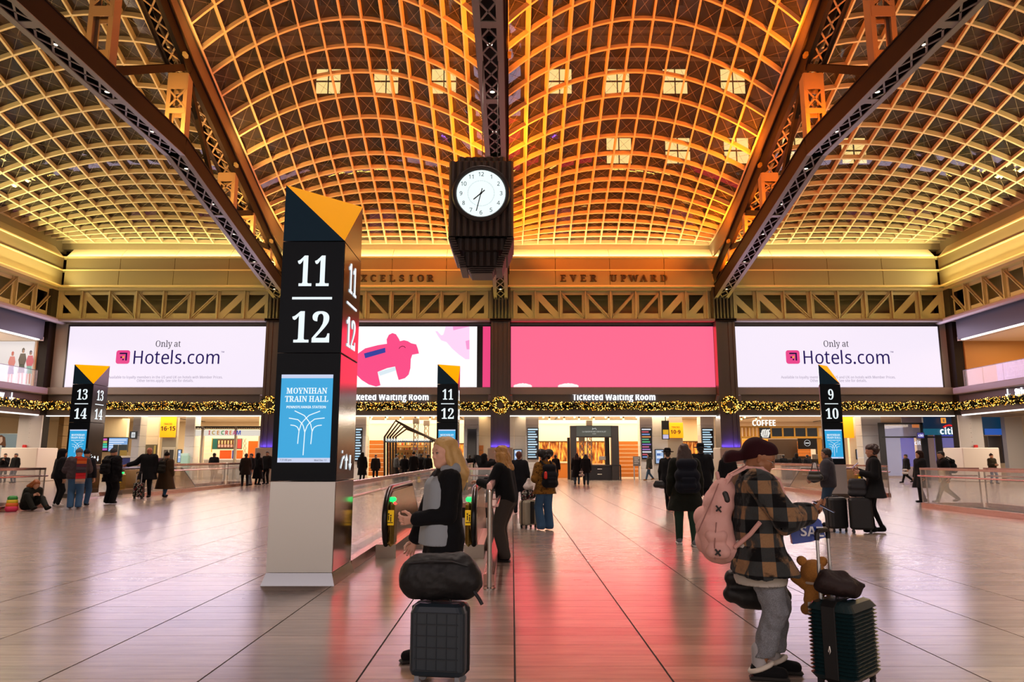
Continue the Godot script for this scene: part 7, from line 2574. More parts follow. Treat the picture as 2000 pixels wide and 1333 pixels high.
func loft(m: MB, rows: Array) -> void:  # rows of [y, half width, half depth, corner radius], from bottom to top
	var rings := []
	for q in rows:
		var ring := []
		for p in ring_of(q[1], q[2], q[3]): ring.append(Vector3(p.x, q[0], -p.y))
		rings.append(ring)
	for i in rings.size() - 1:
		var n: int = rings[i].size()
		for k in n:
			var l := (k + 1) % n
			m.quad(rings[i][k], rings[i][l], rings[i + 1][l], rings[i + 1][k])
	var top: Array = rings[-1]
	var bot: Array = rings[0]
	for k in range(1, top.size() - 1):
		m.tri(top[0], top[k], top[k + 1])
		m.tri(bot[0], bot[k + 1], bot[k])

func suitcase(label: String, at: Vector3, yaw: float, w: float, h: float, d: float, shell: Material, handle := 0.0, style := "plain", group := "") -> Node3D:
	var root := thing("suitcase", label, "suitcase", at, yaw, group)
	var y0 := 0.07
	var rows := [[y0, w * 0.5 - 0.05, d * 0.5 - 0.05, 0.03], [y0 + 0.015, w * 0.5 - 0.02, d * 0.5 - 0.02, 0.04]]
	var n := 17 if style == "ridged" else 3
	var sub := 4 if style == "ridged" else 1
	for i in n * sub + 1:
		var t := i / float(n * sub)
		var b: float = 0.0 if style != "ridged" else 0.010 * cos(TAU * i / sub)
		rows.append([y0 + 0.045 + (h - 0.1) * t, w * 0.5 - 0.007 + b, d * 0.5 - 0.007 + b, 0.05])
	rows.append([y0 + h - 0.015, w * 0.5 - 0.025, d * 0.5 - 0.025, 0.05])
	rows.append([y0 + h, w * 0.5 - 0.06, d * 0.5 - 0.06, 0.04])
	var m := MB.new()
	loft(m, rows)
	obj("shell", m, shell, root)
	var z := MB.new()
	var bw := 0.045 if style == "ridged" else 0.012
	loft(z, [[y0 - 0.002, w * 0.5 - 0.03, bw, 0.005], [y0 + 0.03, w * 0.5 + 0.004, bw, 0.005], [y0 + h - 0.03, w * 0.5 + 0.004, bw, 0.005], [y0 + h + 0.003, w * 0.5 - 0.04, bw, 0.005]])
	obj("zip_band", z, mat("0e0e0f", 0.6), root)
	for q in [[1, 1], [1, -1], [-1, 1], [-1, -1]]:
		var c := MB.new()
		var at2 := Vector3(q[0] * (w * 0.5 - 0.06), 0.028, q[1] * (d * 0.5 - 0.05))
		c.lathe([Vector2(0.0, -0.012), Vector2(0.024, -0.012), Vector2(0.028, -0.006), Vector2(0.028, 0.006), Vector2(0.024, 0.012), Vector2(0.0, 0.012)], 14, Transform3D(Basis(Vector3.RIGHT, PI / 2), at2))
		c.box(at2 + Vector3(0, 0.035, 0), Vector3(0.03, 0.03, 0.034))
		obj("wheel", c, mat("8d9096" if style == "grid" else "222326", 0.4, 0.3), root)
	var g := MB.new()
	g.tube([Vector3(-0.07, y0 + h - 0.005, 0), Vector3(-0.06, y0 + h + 0.022, 0), Vector3(0.06, y0 + h + 0.022, 0), Vector3(0.07, y0 + h - 0.005, 0)], 0.011, 8)
	obj("carry_grip", g, mat("19191b", 0.5), root)
	if handle > 0:
		for s in [-1.0, 1.0]:
			var r := MB.new()
			r.tube([Vector3(s * 0.085, y0 + h - 0.03, d * 0.5 - 0.05), Vector3(s * 0.085, handle - 0.03, d * 0.5 - 0.05)], 0.011, 8)
			r.tube([Vector3(s * 0.085, y0 + h - 0.03, d * 0.5 - 0.05), Vector3(s * 0.085, y0 + h + (handle - y0 - h) * 0.5, d * 0.5 - 0.05)], 0.0135, 8)
			obj("handle_rod", r, mat("c4c6ca", 0.3, 0.8), root)
		var t := MB.new()
		t.tube([Vector3(-0.085, handle - 0.06, d * 0.5 - 0.05), Vector3(-0.085, handle - 0.015, d * 0.5 - 0.05), Vector3(-0.06, handle, d * 0.5 - 0.05), Vector3(0.06, handle, d * 0.5 - 0.05), Vector3(0.085, handle - 0.015, d * 0.5 - 0.05), Vector3(0.085, handle - 0.06, d * 0.5 - 0.05)], 0.017, 10)
		obj("handle_grip", t, mat("1b1416", 0.5), root)
	if style == "grid":
		for i in 6:
			var l := MB.new()
			l.box(Vector3(0, y0 + h * (i + 0.7) / 6.4, d * 0.5 - 0.006), Vector3(w - 0.1, 0.006, 0.012))
			obj("groove_line", l, mat("1c242c", 0.5), root)
		for i in 5:
			var l := MB.new()
			l.box(Vector3(w * ((i + 0.5) / 5.0 - 0.5) * 0.86, y0 + h * 0.5, d * 0.5 - 0.006), Vector3(0.004, h - 0.1, 0.011))
			obj("groove_line", l, mat("222b34", 0.5), root)
	return root

func blob(called: String, parts: Array, m: Material, parent: Node, cell := 0.012, k := 0.03, cut := -9.0, noise := 0.0) -> MeshInstance3D:  # parts: [ax, ay, az, bx, by, bz, ra, rb]
	var lo := Vector3(9, 9, 9)
	var hi := -lo
	for p in parts:
		var r: float = maxf(p[6], p[7]) + 0.03
		for q in [Vector3(p[0], p[1], p[2]), Vector3(p[3], p[4], p[5])]:
			lo = lo.min(q - Vector3.ONE * r)
			hi = hi.max(q + Vector3.ONE * r)
	var f := Field.new(lo - Vector3.ONE * cell * 2, hi + Vector3.ONE * cell * 2, cell)
	for p in parts: f.cap(Vector3(p[0], p[1], p[2]), Vector3(p[3], p[4], p[5]), p[6], p[7], k)
	if cut > -8.0: f.cut_below(cut)
	if noise > 0.0:
		var nz := FastNoiseLite.new()
		nz.frequency = 8.0
		f.bump(nz, noise)
	return obj(called, net_mesh(f.net()), m, parent)

func backpack(label: String, p: Node3D, c: Variant, size := 1.0, deep := 0.0) -> Node3D:   # worn on the back of a placed person
	var root := thing("backpack", label, "backpack", p.position, p.rotation_degrees.y)
	var s: float = p.get_meta("s") * size
	var y := 1.18 * float(p.get_meta("s"))
	var z := -0.2 * float(p.get_meta("s")) - deep
	blob("body", [[-0.08 * s, y + 0.17 * s, z, 0.08 * s, y + 0.17 * s, z, 0.08 * s, 0.08 * s], [-0.09 * s, y - 0.16 * s, z - 0.03, 0.09 * s, y - 0.16 * s, z - 0.03, 0.1 * s, 0.1 * s], [-0.09 * s, y, z - 0.02, 0.09 * s, y, z - 0.02, 0.1 * s, 0.1 * s]], cloth(c), root, 0.014, 0.06)
	blob("pocket", [[-0.07 * s, y - 0.15 * s, z - 0.1 * s, 0.07 * s, y - 0.15 * s, z - 0.1 * s, 0.055 * s, 0.055 * s], [-0.07 * s, y - 0.06 * s, z - 0.09 * s, 0.07 * s, y - 0.06 * s, z - 0.09 * s, 0.05 * s, 0.05 * s]], cloth(c), root, 0.014, 0.04)
	for q in [-1.0, 1.0]:
		var m := MB.new()
		m.tube([Vector3(q * 0.1, y - 0.2, z + 0.06), Vector3(q * 0.17, y - 0.05, z + 0.2), Vector3(q * 0.13, y + 0.15, z + 0.32), Vector3(q * 0.11, y + 0.3, z + 0.2), Vector3(q * 0.09, y + 0.22, z + 0.04)], 0.022, 6)
		obj("strap", m, cloth(c), root)
	return root

func phone(p: Node3D, label: String, at: Vector3, tilt := -50.0) -> Node3D:
	var root := thing("phone", label, "phone", p.transform * at, p.rotation_degrees.y)
	var m := MB.new()
	m.rbox(Vector3.ZERO, Vector3(0.072, 0.15, 0.009), 0.003, Basis(Vector3.RIGHT, deg_to_rad(tilt)))
	obj("case", m, mat("17151a", 0.3), root)
	var sc := MB.new()
	sc.box(Basis(Vector3.RIGHT, deg_to_rad(tilt)) * Vector3(0, 0, -0.005), Vector3(0.064, 0.14, 0.002), Basis(Vector3.RIGHT, deg_to_rad(tilt)))
	obj("screen", sc, glow(Color(0.75, 0.8, 0.95), 0.6), root)
	return root

func painted(kind: String) -> StandardMaterial3D:
	if mats.has("painted" + kind): return mats["painted" + kind]
	var n := 128
	var im := Image.create(n, n, false, Image.FORMAT_RGB8)
	var r := RandomNumberGenerator.new()
	r.seed = 8
	var m := StandardMaterial3D.new()
	m.roughness = 0.88
	m.metallic_specular = 0.25
	m.uv1_triplanar = true
	if kind == "plaid":
		for y in n:
			for x in n:
				var a := int(x * 2 / n)
				var b := int(y * 2 / n)
				var c: Color = [Color("0f0f10"), Color("3a3c3b"), Color("957352")][a + b]
				im.set_pixel(x, y, c * r.randf_range(0.86, 1.1))
		m.uv1_scale = Vector3.ONE * 5.6
		m.uv1_triplanar_sharpness = 6.0
	elif kind == "leopard":
		im.fill(Color("8a5f24"))
		var spots := []
		for i in 34: spots.append([r.randf() * n, r.randf() * n, r.randf_range(6, 11)])
		for y in n:
			for x in n:
				for s in spots:
					var dx := absf(x - s[0])
					var dy := absf(y - s[1])
					dx = minf(dx, n - dx)
					dy = minf(dy, n - dy)
					var d := sqrt(dx * dx + dy * dy * 1.4)
					if d < s[2] and d > s[2] * 0.45 and sin(atan2(y - s[1], x - s[0]) * 2.0 + s[0]) > -0.75: im.set_pixel(x, y, Color("1a120a"))
		m.uv1_scale = Vector3.ONE * 3.4
	elif kind == "floral":
		im.fill(Color("17181a"))
		for i in 60:
			var cx := r.randf() * n
			var cy := r.randf() * n
			var c: Color = [Color("c8c4bc"), Color("8a2c34"), Color("6a6f60"), Color("b0a894")][r.randi() % 4]
			for k in 5:
				var px := cx + cos(TAU * k / 5) * 4.0
				var py := cy + sin(TAU * k / 5) * 4.0
				for y in range(-3, 4):
					for x in range(-3, 4):
						if x * x + y * y < 9: im.set_pixel(posmod(int(px) + x, n), posmod(int(py) + y, n), c)
		m.uv1_scale = Vector3.ONE * 3.0
	elif kind == "melange":
		for y in n:
			for x in n:
				var g := r.randf_range(0.36, 0.62)
				im.set_pixel(x, y, Color(g, g * 1.02, g * 1.06))
		m.uv1_scale = Vector3.ONE * 4.0
	elif kind == "plush":
		for y in n:
			for x in n:
				var g := r.randf_range(0.7, 1.1)
				im.set_pixel(x, y, Color(0.74 * g, 0.5 * g, 0.24 * g))
		m.uv1_scale = Vector3.ONE * 5.0
	m.albedo_texture = ImageTexture.create_from_image(im)
	m.rim_enabled = true
	m.rim = 0.2
	mats["painted" + kind] = m
	return m

func people_and_luggage() -> void:
	foreground_people()
	middle_people()
	left_people()
	far_people()

func foreground_people() -> void:
	# the woman in the checked jacket who reads her phone
	var p := person(Vector3(2.47, 0, 40.74), 77, "woman in a brown and black checked jacket reading her phone, dark red head scarf", {
		"h": 1.6, "cell": 0.0115, "w": 1.16, "skin": "9c6a48", "head": [-12.0, 20.0], "lean": 3.0,
		"ra": [-0.07, 1.19, 0.38], "la": [0.06, 1.17, 0.37], "rhint": [-0.9, -1.0, -0.5], "lhint": [0.5, -1.0, -0.7], "rpalm": [0.4, 0.9, -0.1], "lpalm": [-0.5, 0.8, 0.0], "curl": 0.5,
		"fr": [-0.09, 0.085, -0.03], "fl": [0.1, 0.085, 0.09], "legs": {"c": painted("melange"), "t": 0.028, "flare": 0.004, "hem": 0.16, "fold": 0.02}, "shoe": "121214",
		"top": {"c": painted("plaid"), "hem": 0.74, "flare": 0.05, "t": 0.055, "puff": 0.03, "freq": 5.0, "name": "jacket", "sleeve": 0.86}, "under": {"c": "b9b3a9", "hem": 0.67, "t": 0.04, "fwd": 0.0}, "hair": ["wrap", "2c0a10"]})
	var s: float = p.get_meta("s")
	var j: Dictionary = p.get_meta("j")
	# slippers' white trim, socks, collar, glasses, eyes
	for q in [j.ar, j.al]:
		var a: Vector3 = q * s
		blob("sock", [[a.x, 0.2, a.z - 0.005, a.x, 0.07, a.z - 0.005, 0.047, 0.05]], cloth("a8a5a6"), p, 0.01, 0.02, 0.05)
		var tr := MB.new()
		var ring := []
		for k in 16: ring.append(Vector3(a.x + 0.05 * cos(TAU * k / 16), 0.083 + 0.03 * sin(TAU * k / 16), a.z + 0.005 + 0.072 * sin(TAU * k / 16)))
		tr.tube(ring, 0.017, 7, true)
		obj("slipper_trim", tr, cloth("d9cfc0"), p)
	blob("collar", [[-0.07, 1.38, -0.06, 0.07, 1.38, -0.06, 0.035, 0.035], [-0.08, 1.37, -0.04, -0.06, 1.31, 0.09, 0.032, 0.028], [0.08, 1.37, -0.04, 0.06, 1.31, 0.09, 0.032, 0.028]], painted("plaid"), p, 0.01)
	var hx := Transform3D(Basis.from_scale(Vector3.ONE * s)) * Transform3D(j.look, j.head)
	face_bits(p, hx, "2a1c14", true)
	var rp := hand_spot(p, "wr", 0.1)
	var ph := thing("phone", "dark phone held in both hands of the checked-jacket woman", "phone", p.transform * (j.wr * s + Vector3(0.05, 0.035, 0.1)), p.rotation_degrees.y)
	var m := MB.new()
	var tilt := Basis(Vector3.RIGHT, deg_to_rad(-62))
	m.rbox(Vector3.ZERO, Vector3(0.074, 0.155, 0.01), 0.004, tilt)
	obj("case", m, mat("2a1014", 0.35), ph)
	var sc := MB.new()
	sc.box(tilt * Vector3(0, 0, -0.0055), Vector3(0.066, 0.145, 0.002), tilt)
	obj("screen", sc, glow(Color(0.7, 0.75, 0.9), 0.5), ph)
	pink_backpack(p)
	# dark tote at her far side, blue printed bag on her arm
	var t := thing("tote_bag", "large soft black tote hanging behind the legs of the checked-jacket woman", "bag", p.transform * Vector3(0.24, 0.42, 0.02), p.rotation_degrees.y)
	blob("body", [[-0.03, 0.08, -0.2, -0.03, 0.08, 0.16, 0.06, 0.06], [-0.02, 0.36, -0.17, -0.02, 0.36, 0.12, 0.03, 0.03], [-0.03, 0.2, -0.19, -0.03, 0.2, 0.15, 0.055, 0.055], [-0.03, 0.03, -0.1, -0.03, 0.03, 0.05, 0.05, 0.05]], mat("0c0c0d", 0.55), t, 0.014, 0.05, -9.0, 0.008)
	var st := MB.new()
	st.tube([Vector3(-0.02, 0.36, -0.14), Vector3(-0.04, 0.62, -0.04), Vector3(-0.04, 0.66, 0.02), Vector3(-0.03, 0.6, 0.08), Vector3(-0.02, 0.36, 0.1)], 0.012, 6)
	obj("strap", st, mat("0c0c0d", 0.5), t)
	var b := thing("shopping_bag", "blue printed plastic bag with white letters under the forearm with the phone", "bag", p.transform * Vector3(-0.04, 1.0, 0.33), p.rotation_degrees.y)
	var bm := MB.new()
	bm.hexa([Vector3(-0.045, -0.08, 0.02), Vector3(0.045, -0.08, 0.02), Vector3(0.045, -0.1, -0.1), Vector3(-0.045, -0.1, -0.1), Vector3(-0.02, 0.09, 0.06), Vector3(0.02, 0.09, 0.06), Vector3(0.02, 0.07, -0.12), Vector3(-0.02, 0.07, -0.12)])
	bm.hexa([Vector3(-0.045, -0.08, 0.02), Vector3(-0.02, -0.05, 0.12), Vector3(0.02, -0.05, 0.12), Vector3(0.045, -0.08, 0.02), Vector3(-0.02, 0.09, 0.06), Vector3(-0.012, 0.06, 0.1), Vector3(0.012, 0.06, 0.1), Vector3(0.02, 0.09, 0.06)])
	obj("body", bm, mat("1c3f9c", 0.35), b)
	write("lettering", "SAZ", 0.065, "sansbold", mat("f0f0f4", 0.5), b, Vector3(-0.048, -0.01, 0.03), -90, 0.004)
	# ridged case with the bear
	var c := suitcase("dark green ridged suitcase with a black zip band and a raised handle", Vector3(2.93, 0, 41.0), -137, 0.44, 0.5, 0.3, mat("123034", 0.2, 0.25, {"clearcoat_enabled": true, "clearcoat": 0.6}), 1.0, "ridged")
	var zp := MB.new()
	zp.tube([Vector3(0.228, 0.3, 0.0), Vector3(0.232, 0.27, 0.006), Vector3(0.232, 0.25, 0.0), Vector3(0.232, 0.27, -0.006), Vector3(0.228, 0.3, 0.0)], 0.004, 6)
	obj("zip_pull", zp, mat("c8c8c8", 0.25, 1.0), c)
	bear(Vector3(2.83, 0.5, 40.8))
	var sk := thing("drawstring_bag", "dark maroon soft bag lying on top of the ridged suitcase", "bag", Vector3(2.93, 0.585, 41.04), -6)
	blob("body", [[-0.13, 0.06, 0.0, 0.05, 0.05, 0.0, 0.05, 0.055], [-0.1, 0.12, 0.0, 0.0, 0.12, 0.0, 0.05, 0.045], [0.05, 0.05, 0.0, 0.13, 0.07, 0.0, 0.05, 0.012], [-0.13, 0.1, 0.05, 0.02, 0.06, 0.06, 0.05, 0.04]], mat("24120f", 0.7), sk, 0.009, 0.05, -9.0, 0.012)
	# the walking woman with fair hair, seen at rest
	var q := person(Vector3(0.2, 0, 40.2), -66, "fair-haired woman walking past in a black jacket over a pale grey shirt", {
		"h": 1.63, "cell": 0.012, "w": 0.94, "skin": "d8a58c", "head": [14.0, 2.0], "la": [0.08, 1.07, 0.27], "lhint": [0.4, -0.7, -1.0], "lpalm": [-0.9, 0.3, 0.0], "ra": [-0.2, 0.86, 0.2], "curl": 0.8, "stride": 0.36,
		"legs": {"c": "121317", "t": 0.012}, "shoe": "101012", "top": {"c": "0f1013", "hem": 0.78, "flare": 0.01, "t": 0.028, "name": "jacket", "puff": 0.012}, "under": {"c": "98a0a6", "hem": 0.86, "t": 0.02, "fwd": 0.055}, "hair": ["long", "c09a5c", 0.3], "hood": true, "hood_c": "8f9498"})
	var jq: Dictionary = q.get_meta("j")
	face_bits(q, Transform3D(Basis.from_scale(Vector3.ONE * float(q.get_meta("s")))) * Transform3D(jq.look, jq.head), "3a2a20", false)
	suitcase("dark slate suitcase with a grid of grooves and pale wheels before the fair-haired walker", Vector3(0.25, 0, 40.93), -8, 0.39, 0.46, 0.26, mat("26313a", 0.45), 0.0, "grid")
	var d := thing("duffel_bag", "full black duffel bag lying on top of the slate suitcase", "bag", Vector3(0.25, 0.54, 40.93), -8)
	blob("body", [[-0.17, 0.12, 0, 0.16, 0.12, 0, 0.12, 0.11], [-0.15, 0.21, 0, 0.13, 0.22, 0, 0.095, 0.095], [-0.19, 0.17, 0.02, 0.18, 0.16, 0.02, 0.08, 0.09]], mat("0b0b0d", 0.6), d, 0.014, 0.06, 0.0, 0.015)
	var dz := MB.new()
	dz.tube([Vector3(-0.2, 0.25, 0.1), Vector3(-0.05, 0.27, 0.125), Vector3(0.1, 0.27, 0.125), Vector3(0.2, 0.24, 0.1)], 0.006, 6)
	obj("zip", dz, mat("1b1b1e", 0.6), d)
	dz = MB.new()
	dz.tube([Vector3(0.2, 0.12, 0.05), Vector3(0.28, 0.03, 0.09), Vector3(0.3, 0.0, 0.1)], 0.012, 6)
	obj("strap", dz, mat("1b1b1e", 0.6), d)
	# the person in a tan coat hidden behind the checked jacket
	person(Vector3(3.36, 0, 38.0), 150, "person in a tan coat half hidden behind the checked-jacket woman", {"h": 1.54, "w": 0.85, "cell": 0.016, "skin": "9a6a50", "legs": {"c": "17181c"}, "shoe": "17161a", "top": {"c": "6a4e3a", "hem": 0.9, "t": 0.035}, "la": [0.22, 0.98, 0.1], "hair": ["short", "1c1412"]})

func hand_spot(p: Node3D, k: String, along: float) -> Vector3:
	var j: Dictionary = p.get_meta("j")
	return j[k] * float(p.get_meta("s")) + Vector3(0, 0, along)

func face_bits(p: Node3D, hx: Transform3D, brow: String, specs: bool) -> void:
	for s in [-1.0, 1.0]:
		var e := MB.new()
		e.ball(Vector3(s * 0.032, 0.004, 0.083), Vector3(0.0125, 0.0085, 0.0125), 12, 8)
		var eo := obj("eye", e, mat("e8e0d8", 0.25), p)
		eo.transform = hx
		var i := MB.new()
		i.ball(Vector3(s * 0.032, 0.003, 0.0932), Vector3(0.0058, 0.0062, 0.004), 10, 6)
		var io := obj("iris", i, mat("241a14", 0.2), eo)
		var l := MB.new()
		l.tube([Vector3(s * 0.018, 0.008, 0.094), Vector3(s * 0.032, 0.0125, 0.0965), Vector3(s * 0.047, 0.007, 0.088)], 0.0028, 5)
		var lo := obj("lash", l, mat("1a1210", 0.6), p)
		lo.transform = hx
		var b := MB.new()
		b.tube([Vector3(s * 0.014, 0.03, 0.0945), Vector3(s * 0.032, 0.0345, 0.0935), Vector3(s * 0.052, 0.029, 0.081)], [0.004, 0.005, 0.003], 5)
		var bo := obj("eyebrow", b, mat(brow, 0.7), p)
		bo.transform = hx
	var mo := MB.new()
	mo.ball(Vector3(0, -0.0585, 0.0885), Vector3(0.021, 0.0055, 0.006), 12, 6)
	mo.ball(Vector3(0, -0.0685, 0.088), Vector3(0.017, 0.006, 0.0065), 12, 6)
	var m2 := obj("lips", mo, mat("9a4a44" if not specs else "6e3a34", 0.4), p)
	m2.transform = hx
	if specs:
		var g := MB.new()
		for s in [-1.0, 1.0]:
			var r := []
			for k in 18: r.append(Vector3(s * 0.034 + 0.023 * cos(TAU * k / 18), -0.004 + 0.019 * sin(TAU * k / 18), 0.106 - absf(s * 0.034 + 0.023 * cos(TAU * k / 18)) * 0.12))
			g.tube(r, 0.0012, 5, true)
			g.tube([Vector3(s * 0.057, 0.004, 0.098), Vector3(s * 0.08, 0.01, 0.02), Vector3(s * 0.082, 0.008, -0.01)], 0.0012, 5)
		g.tube([Vector3(-0.011, 0.0, 0.104), Vector3(0.0, 0.003, 0.106), Vector3(0.011, 0.0, 0.104)], 0.0012, 5)
		var go := obj("glasses", g, mat("c8c4bc", 0.2, 1.0), p)
		go.transform = hx

func pink_backpack(p: Node3D) -> void:
	var root := thing("backpack", "large pale pink backpack with two small black cross marks worn by the checked-jacket woman", "backpack", p.position, p.rotation_degrees.y)
	var pk := mat("dba79c", 0.75)
	blob("body", [[-0.08, 1.27, -0.21, 0.08, 1.27, -0.21, 0.075, 0.075], [-0.09, 1.16, -0.25, 0.09, 1.16, -0.25, 0.105, 0.105], [-0.1, 1.0, -0.29, 0.1, 1.0, -0.29, 0.125, 0.125], [-0.1, 0.87, -0.28, 0.1, 0.87, -0.28, 0.11, 0.11], [-0.08, 0.86, -0.2, 0.08, 0.86, -0.2, 0.08, 0.08]], pk, root, 0.011, 0.07, -9.0, 0.01)
	blob("front_pocket", [[-0.07, 1.06, -0.345, 0.07, 1.06, -0.345, 0.085, 0.085], [-0.07, 0.9, -0.335, 0.07, 0.9, -0.335, 0.09, 0.09]], pk, root, 0.011, 0.07)
	blob("side_pocket", [[-0.19, 0.85, -0.24, -0.19, 0.85, -0.31, 0.05, 0.05], [-0.195, 0.96, -0.25, -0.195, 0.96, -0.32, 0.042, 0.042]], pk, root, 0.011, 0.06)
	for q in [-1.0, 1.0]:
		var m := MB.new()
		var pts := [Vector3(q * 0.11, 1.26, -0.22), Vector3(q * 0.125, 1.37, -0.15), Vector3(q * 0.135, 1.425, -0.05), Vector3(q * 0.14, 1.42, 0.05), Vector3(q * 0.15, 1.35, 0.14), Vector3(q * 0.19, 1.24, 0.17)]
		for i in pts.size() - 1:
			m.bar(pts[i], pts[i + 1], 0.062, 0.016, Vector3(0, 1, 0.15).normalized())
			m.ball(pts[i], Vector3(0.03, 0.012, 0.014), 8, 6)
		m.tube([Vector3(q * 0.17, 0.88, -0.16), Vector3(q * 0.25, 0.98, -0.06), Vector3(q * 0.29, 1.06, 0.0)], 0.016, 8)
		obj("strap", m, pk, root)
	var h := MB.new()
	h.tube([Vector3(-0.04, 1.33, -0.24), Vector3(-0.03, 1.385, -0.25), Vector3(0.03, 1.385, -0.25), Vector3(0.04, 1.33, -0.24)], 0.012, 8)
	obj("top_loop", h, pk, root)
	var z := MB.new()
	z.tube([Vector3(-0.17, 0.98, -0.405), Vector3(-0.2, 1.1, -0.35), Vector3(-0.18, 1.2, -0.3), Vector3(-0.13, 1.31, -0.25)], 0.004, 6)
	z.tube([Vector3(-0.22, 0.8, -0.3), Vector3(-0.235, 0.9, -0.3), Vector3(-0.222, 1.05, -0.28)], 0.004, 6)
	obj("zip", z, mat("9a6a62", 0.6), root)
	for c in [Vector3(-0.2, 1.14, -0.26), Vector3(-0.245, 0.85, -0.28)]:
		var x := MB.new()
		x.bar(c + Vector3(0, 0.022, -0.016), c + Vector3(0, -0.022, 0.016), 0.012, 0.02, Vector3.RIGHT)
		x.bar(c + Vector3(0, 0.016, 0.018), c + Vector3(0, -0.016, -0.018), 0.01, 0.02, Vector3.RIGHT)
		obj("cross_mark", x, mat("18120f", 0.6), root)
	blob("dark_toggle", [[-0.165, 1.24, -0.21, -0.17, 1.2, -0.2, 0.022, 0.022]], mat("2a2622", 0.5), root, 0.008)

func bear(at: Vector3) -> void:
	var root := thing("teddy_bear", "golden brown teddy bear propped behind the raised suitcase handle", "toy", at, 165)
	var f := painted("plush")
	blob("body", [[0, 0.02, 0, 0, 0.1, 0, 0.072, 0.055], [0.03, -0.04, 0.03, 0.05, -0.06, 0.06, 0.04, 0.038], [-0.04, -0.04, 0.03, -0.06, -0.07, 0.05, 0.042, 0.038], [-0.06, 0.12, 0, -0.12, 0.06, 0.03, 0.036, 0.034], [0.06, 0.12, 0.0, 0.12, 0.16, 0.01, 0.034, 0.03], [0, 0.2, 0.0, 0, 0.21, 0.0, 0.082, 0.08], [0, 0.18, 0.06, 0, 0.18, 0.075, 0.04, 0.035]], f, root, 0.007, 0.02, -9.0, 0.006)
	for s in [-1.0, 1.0]:
		blob("ear", [[s * 0.065, 0.275, 0, s * 0.07, 0.28, 0, 0.034, 0.032]], f, root, 0.007)
		var e := MB.new()
		e.ball(Vector3(s * 0.03, 0.225, 0.075), Vector3(0.009, 0.009, 0.008), 8, 6)
		obj("eye", e, mat("120d0a", 0.2), root)
	var n := MB.new()
	n.ball(Vector3(0, 0.195, 0.112), Vector3(0.014, 0.01, 0.009), 8, 6)
	obj("nose", n, mat("20140e", 0.4), root)
	var r := MB.new()
	var ring := []
	for k in 16: ring.append(Vector3(0.058 * cos(TAU * k / 16), 0.135, 0.058 * sin(TAU * k / 16)))
	r.tube(ring, 0.01, 6, true)
	obj("ribbon", r, mat("c9b9a8", 0.6), root)
	var t := MB.new()
	t.rbox(Vector3(0.03, -0.02, -0.07), Vector3(0.05, 0.07, 0.006), 0.002, Basis(Vector3.UP, 0.4))
	obj("label_tag", t, mat("c4c0b8", 0.6), root)

